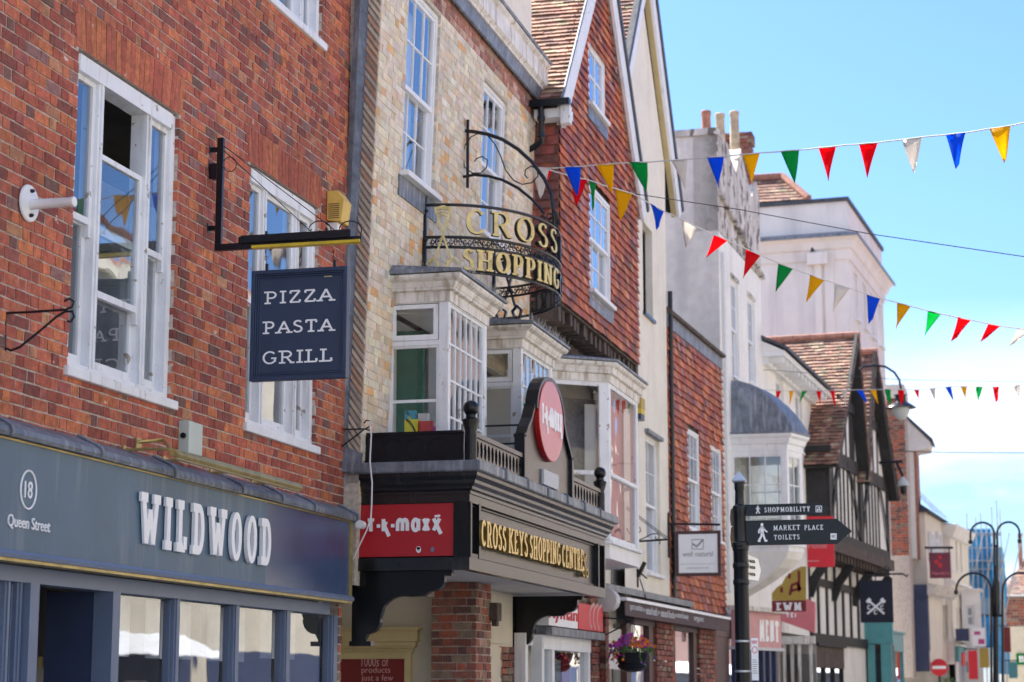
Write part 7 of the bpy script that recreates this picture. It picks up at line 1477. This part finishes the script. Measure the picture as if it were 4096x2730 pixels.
string('bunting', 'upper string of triangular coloured flags rising to the right against the sky', A1, B1_, [
 (1221, 383, 1262, 388, 1243, 458, 'whi'), (1298, 385, 1334, 383, 1327, 452, 'blue'), (1371.5, 378, 1410, 376, 1407, 447, 'yel'), (1448, 373, 1487, 373, 1486, 442, 'grn'), (1543, 370, 1581, 366, 1574, 436, 'whi'), (1625, 361, 1663, 360, 1652, 433, 'blue'), (1706, 355, 1746, 352, 1729, 431, 'yel'), (1794, 348, 1836, 345, 1827.5, 423, 'grn'), (1880, 338, 1922, 336, 1903, 417, 'red'), (1974, 332, 2017.6, 328, 1992, 410, 'red'), (2072, 321, 2117.6, 316, 2101, 401, 'whi'), (2173, 310, 2219.4, 305, 2197.5, 390, 'blue'), (2274, 297, 2322, 290, 2309, 376.5, 'yel')],
 [(1217, 383), (1262, 387), (1334, 383), (1410, 376), (1487, 373), (1581, 366), (1663, 360), (1746, 352), (1836, 345), (1922, 336), (2017, 328), (2117, 316), (2219, 305), (2322, 289), (2370, 279), (2600, 235)], '')
A2 = Vector((-5.2, 22.6, 0)); B2_ = Vector((.1, 26.5, 0))
string('bunting', 'middle string of triangular coloured flags falling to the right across the street', A2, B2_, [
 (1253, 388, 1268, 395, 1242, 452, 'red'), (1312, 412, 1349, 413, 1324.6, 475, 'red'), (1352, 417, 1370.4, 422, 1363, 485.5, 'grn'), (1413.5, 434, 1453, 445, 1426.6, 506.6, 'yel'), (1493.5, 468, 1526.5, 486, 1510, 529, 'blue'), (1567.4, 505.5, 1601, 522, 1576, 570, 'whi'), (1640, 540.6, 1672, 553.5, 1620.8, 594.5, 'red'), (1714, 574, 1747.6, 587.5, 1706, 642, 'red'), (1788.6, 606, 1821, 618.7, 1782.4, 672.5, 'grn'), (1861, 632, 1895, 644, 1851, 696, 'yel'), (1918.7, 653.5, 1952.4, 663, 1912.5, 719, 'whi'), (1991, 677, 2023, 686.4, 1998, 744, 'blue'), (2061, 695.6, 2093, 704, 2057, 760, 'yel'), (2131.5, 714, 2162.6, 722, 2123, 775, 'grn'), (2200, 729, 2232, 736.6, 2188, 785, 'red'), (2270.7, 744, 2299, 750, 2254, 786, 'red'), (2338, 755, 2368, 760, 2320, 796, 'whi')],
 [(1217, 383), (1253, 388), (1300, 402), (1349, 413), (1400, 430), (1453, 445), (1493, 468), (1526, 486), (1567, 505), (1601, 522), (1640, 540), (1672, 553), (1747, 587), (1821, 618), (1895, 644), (1952, 663), (2023, 686), (2093, 704), (2163, 722), (2232, 736), (2299, 750), (2370, 760), (2600, 800)], '')
A3 = Vector((-5.5, 43.5, 0)); B3_ = Vector((.1, 41., 0))
string('bunting', 'distant string of small coloured flags level with the domed lead roof', A3, B3_, [
 (1784, 898, 1794.6, 899, 1783, 929.6, 'red'), (1813, 898, 1825, 898.6, 1814.6, 930, 'yel'), (1842.4, 898, 1855.6, 898, 1836, 927, 'grn'), (1875, 898.6, 1887.5, 898.6, 1885, 933, 'red'), (1906, 898, 1918, 898, 1919, 934, 'red'), (1934, 896.6, 1947.6, 896.6, 1943, 934, 'whi'), (1969, 898.5, 1983, 897, 1992, 927, 'blue'), (1999, 896.6, 2013.6, 896, 2018, 930, 'yel'), (2032, 895, 2046.6, 895, 2045, 931, 'grn'), (2062.5, 896.6, 2078, 898, 2072, 934, 'red'), (2099.6, 896, 2112.4, 896, 2113.4, 927.4, 'red'), (2136, 893, 2149, 892, 2150, 927, 'whi'), (2172.5, 890.7, 2185.6, 889.5, 2191, 922, 'blue'), (2207.3, 887.6, 2221.8, 887.6, 2219.4, 921.5, 'yel'), (2242.4, 889.5, 2257.3, 889.5, 2247.6, 926, 'grn'), (2280.7, 889.5, 2296, 888.8, 2290, 926, 'red'), (2328, 886, 2343.7, 884.8, 2342, 914, 'whi')],
 [(1755, 896), (1784, 898), (1887, 898), (2046, 895), (2112, 896), (2185, 889), (2258, 889), (2296, 888.5), (2344, 884.5), (2400, 884)], '')
def wire(lab, A, B, P, r): F = Fr((A[0], A[1]), (B[0]-A[0], B[1]-A[1])); b = MB(); b.tube([F.pt(*F.at(*p_), 0) for p_ in P], r, 5); tag(b.build('overhead_wire', 'wire'), lab, 'wire')
wire('thin dark wire sloping down to the right beneath the upper flags', (-5.2, 24.9), (.1, 24), [(1453, 445), (1700, 482), (2000, 538), (2353, 590), (2500, 612)], .006)
wire('thin level wire crossing low beyond the lamp arms', (-4.2, 55), (.1, 55), [(2030, 1036), (2180, 1040), (2353, 1041), (2450, 1041)], .012)
wire('thin level wire just above the distant flags', (-5.5, 44), (.1, 44), [(1755, 850), (1900, 860), (2070, 873), (2353, 878), (2420, 878)], .006)
# ================================================================ bush at the far end
bs_ = MB(); random.seed(5); Fbu = face_y(60.); c = Fbu.pt(*Fbu.at(2172, 1600)); tr_ = thing('leafy_bush', 'low bright green leafy bush at the foot of the no entry sign', 'bush', (c.x, 60, 0))
for i in range(2600):
    d = Vector((random.gauss(0, 1), random.gauss(0, 1), random.gauss(0, 1))).normalized(); lobes = random.choice([(0, 0, 0), (.35, 0, -.08), (-.35, .1, -.1), (.1, -.1, .12)]); p_ = c+Vector(lobes)+Vector((d.x*.42, d.y*.4, d.z*.40))*random.uniform(.6, 1.05); s = random.uniform(.03, .055)
    n_ = (d+Vector((random.uniform(-.7, .7), random.uniform(-.7, .7), random.uniform(-.7, .7)))).normalized(); a = n_.orthogonal().normalized()*s; b2_ = n_.cross(a); bs_.face([p_-a, p_+b2_*.6, p_+a, p_-b2_*.6])
bs_.build('leaves', 'bush', tr_, recalc=False); b = MB(); [b.tube([(c.x+x, 60, 0), (c.x+x*1.6, 60, c.z)], .03, 6) for x in (-.2, 0, .2)]; b.build('stems', 'oldwood', tr_)
# ================================================================ the sunlit side of the street, seen only in reflections and as bounced light
random.seed(3)
y = -8.; k = 0
labs = ['cream stone terraced building across the street mirrored in the windows', 'buff brick building across the street mirrored in the windows', 'white rendered building across the street mirrored in the windows']
for wdt, hh, m_ in ((13, 8.5, 'stone'), (10, 9.5, 'buff'), (11, 8, 'stone'), (9, 10, 'stone'), (12, 11, 'stone'), (12, 12, 'stone'), (14, 14, 'opp_brick'), (14, 12, 'stone'), (32, 18, 'opp_brick')):
    Fo_ = Fr((7.2, y+wdt), (0, -1)); t = thing('street_building', ['cream', 'tall buff', 'white', 'plain buff', 'broad cream', 'tall white', 'long cream', 'farthest buff', 'very long red brick'][k]+' building on the sunlit side of the street, reflected in the glass', 'building', (7.2, y+wdt/2, 0)); hs = []
    nx = int(wdt/2.6)
    for i in range(nx):
        for zl in (3.9, 6.5): u = (i+.5)*wdt/nx; hs.append((u-.5, u+.5, zl, zl+1.6))
    w_ = MB(); w_.wall(Fo_, 0, wdt-.05, 0, hh, hs); w_.reveals(Fo_, hs, -.25, 0); w_.box(Fo_, 0, wdt-.05, hh, hh+.25, -.4, .25); w_.build('wall', m_, t)
    w_ = MB(); [w_.box(Fo_, h[0], h[1], h[2], h[3], -.3, -.26) for h in hs]; w_.box(Fo_, .4, wdt-.4, .3, 2.6, .001, .03); w_.build('window', 'shopdark', t)
    w_ = MB(); w_.prism(Fo_.side(0), [(-5, hh+2.6), (.25, hh+.26), (.25, hh+.36), (-5, hh+2.8)], -wdt+.05, 0); w_.build('roof', 'terracotta', t)
    if k % 2 == 0:
        w_ = MB(); w_.hexa([Fo_.pt(1, 2.9, 0), Fo_.pt(wdt-1, 2.9, 0), Fo_.pt(wdt-1, 2.35, 1.3), Fo_.pt(1, 2.35, 1.3)], [Fo_.pt(1, 2.92, 0), Fo_.pt(wdt-1, 2.92, 0), Fo_.pt(wdt-1, 2.38, 1.3), Fo_.pt(1, 2.38, 1.3)]); w_.build('awning', 'curtain', t)
    y += wdt; k += 1

# ---------------------------------------------------------------- pipes and small things of the far street
b = MB(); b.tube([F4.pt(E4+.02, 3., .06), F4.pt(E4+.02, 8.6, .06)], .045, 8); b.build('downpipe', 'iron', b4)
b = MB(); b.tube([F6.pt(.25, 3.5, .06), F6.pt(.25, zs6-.4, .06)], .04, 8); b.build('downpipe', 'whitep', b6)
for h in (w6a, w6b): MB().box(F6, h[0]-.03, h[1]+.03, h[3]+.02, h[3]+.1, 0, .03).build('lintel', 'render_old', b6)
F_ = F12.off(.05)
for k, (px, y0_, y1_, mt_) in enumerate(((2189, 1500, 1530, 'signred'), (2212, 1498, 1512, 'f_blue'), (2200, 1520, 1545, 'teal'), (2219, 1520, 1530, 'mustard'))):
    MB().box(F_, F_.U(px, 1500), F_.U(px, 1500)+.7, F_.V(px, y1_), F_.V(px, y0_), .3, .36).build('shop_board', mt_, b12)
for k, (px, y0_, h_, mt_, lb) in enumerate(((2236, 1528, 1.0, 'signred', 'small red shop banner beside the far lamp post'), (2262, 1512, .7, 'mustard', 'small mustard sign in front of the blue netting'), (2312, 1470, .9, 'oxblood', 'dark red banner on the far right house'), (2328, 1540, .6, 'teal', 'small teal sign board by the green sign'))):
    Fk_ = face_y(73.+k*1.2); a = Fk_.at(px, y0_); t = thing('shop_banner', lb, 'sign', tuple(Fk_.pt(a[0], a[1]))); MB().box(Fk_, a[0]-.16, a[0]+.16, a[1]-h_/2, a[1]+h_/2, -.05, 0).build('panel', mt_, t); b = MB(); b.tube([Fk_.pt(a[0]-.3, a[1]+h_/2+.05, -.02), Fk_.pt(a[0]+.2, a[1]+h_/2+.05, -.02)], .02, 5); b.build('bar', 'iron', t)
for px in (2138, 2156): hh_ = (F11.U(px, 1300)-.35, F11.U(px, 1300)+.35, F11.V(px, 1290), F11.V(px, 1225)); window(b11, F11, *hh_, cols=2, rows=(2, 2), rec=-.12, back=None); MB().box(F11, hh_[0], hh_[1], hh_[2], hh_[3], .001, .01).build('dark_room', 'interior', b11)
q = MB(); q.box(F12, 0, L12, 3.3, 3.42, .001, .25); q.box(F12, 0, L12, zt_-1.0 if 0 else 5.4, 5.5, .001, .10); q.build('string_course', 'render_white', b12)
q = MB()
for i in range(3):
    for j in range(3): q.box(Fs, sx0+.1+i*.42, sx0+.38+i*.42, 3.7+j*1.35, 4.5+j*1.35, -1.29, -1.27)
q.build('window_row', 'shopdark', b13)
b = MB(); aa = b8; p_ = F8s.pt(-.9, T8+.1, -1.5); b.tube([p_, p_+Vector((0, 0, 1.3))], .02, 5)
for k in range(5): b.tube([p_+Vector((-.3, .1, .7+.12*k)), p_+Vector((.3, -.1, .7+.12*k))], .012, 4)
# ---------------------------------------------------------------- repeats share a group
GR = {'shop_banner': 'small signs at the far end of the street', 'bunting': 'strings of coloured bunting across the street', 'hanging_sign': 'hanging shop signs over the pavement', 'bird_spikes': 'bird spikes on the bay roofs', 'alarm_box': 'alarm boxes on the walls', 'wall_lamp': 'lanterns on the timbered house', 'wall_bracket': 'empty basket brackets on the brick wall', 'storage_box': 'boxes in the near bay window', 'street_building': 'buildings on the sunlit side of the street', 'overhead_wire': 'thin wires across the street', 'sign_bracket': 'bar brackets holding hanging signs', 'scroll_bracket': 'scrolled iron sign brackets', 'sign_board': 'small boards far down the street', 'shopfront': 'shopfronts along the street'}
for o in bpy.data.objects:
    if o.parent is None and 'label' in o:
        k = o.name.split('.')[0]
        if k in GR and not (k == 'hanging_sign' and 'curved' in o['label']): o['group'] = GR[k]
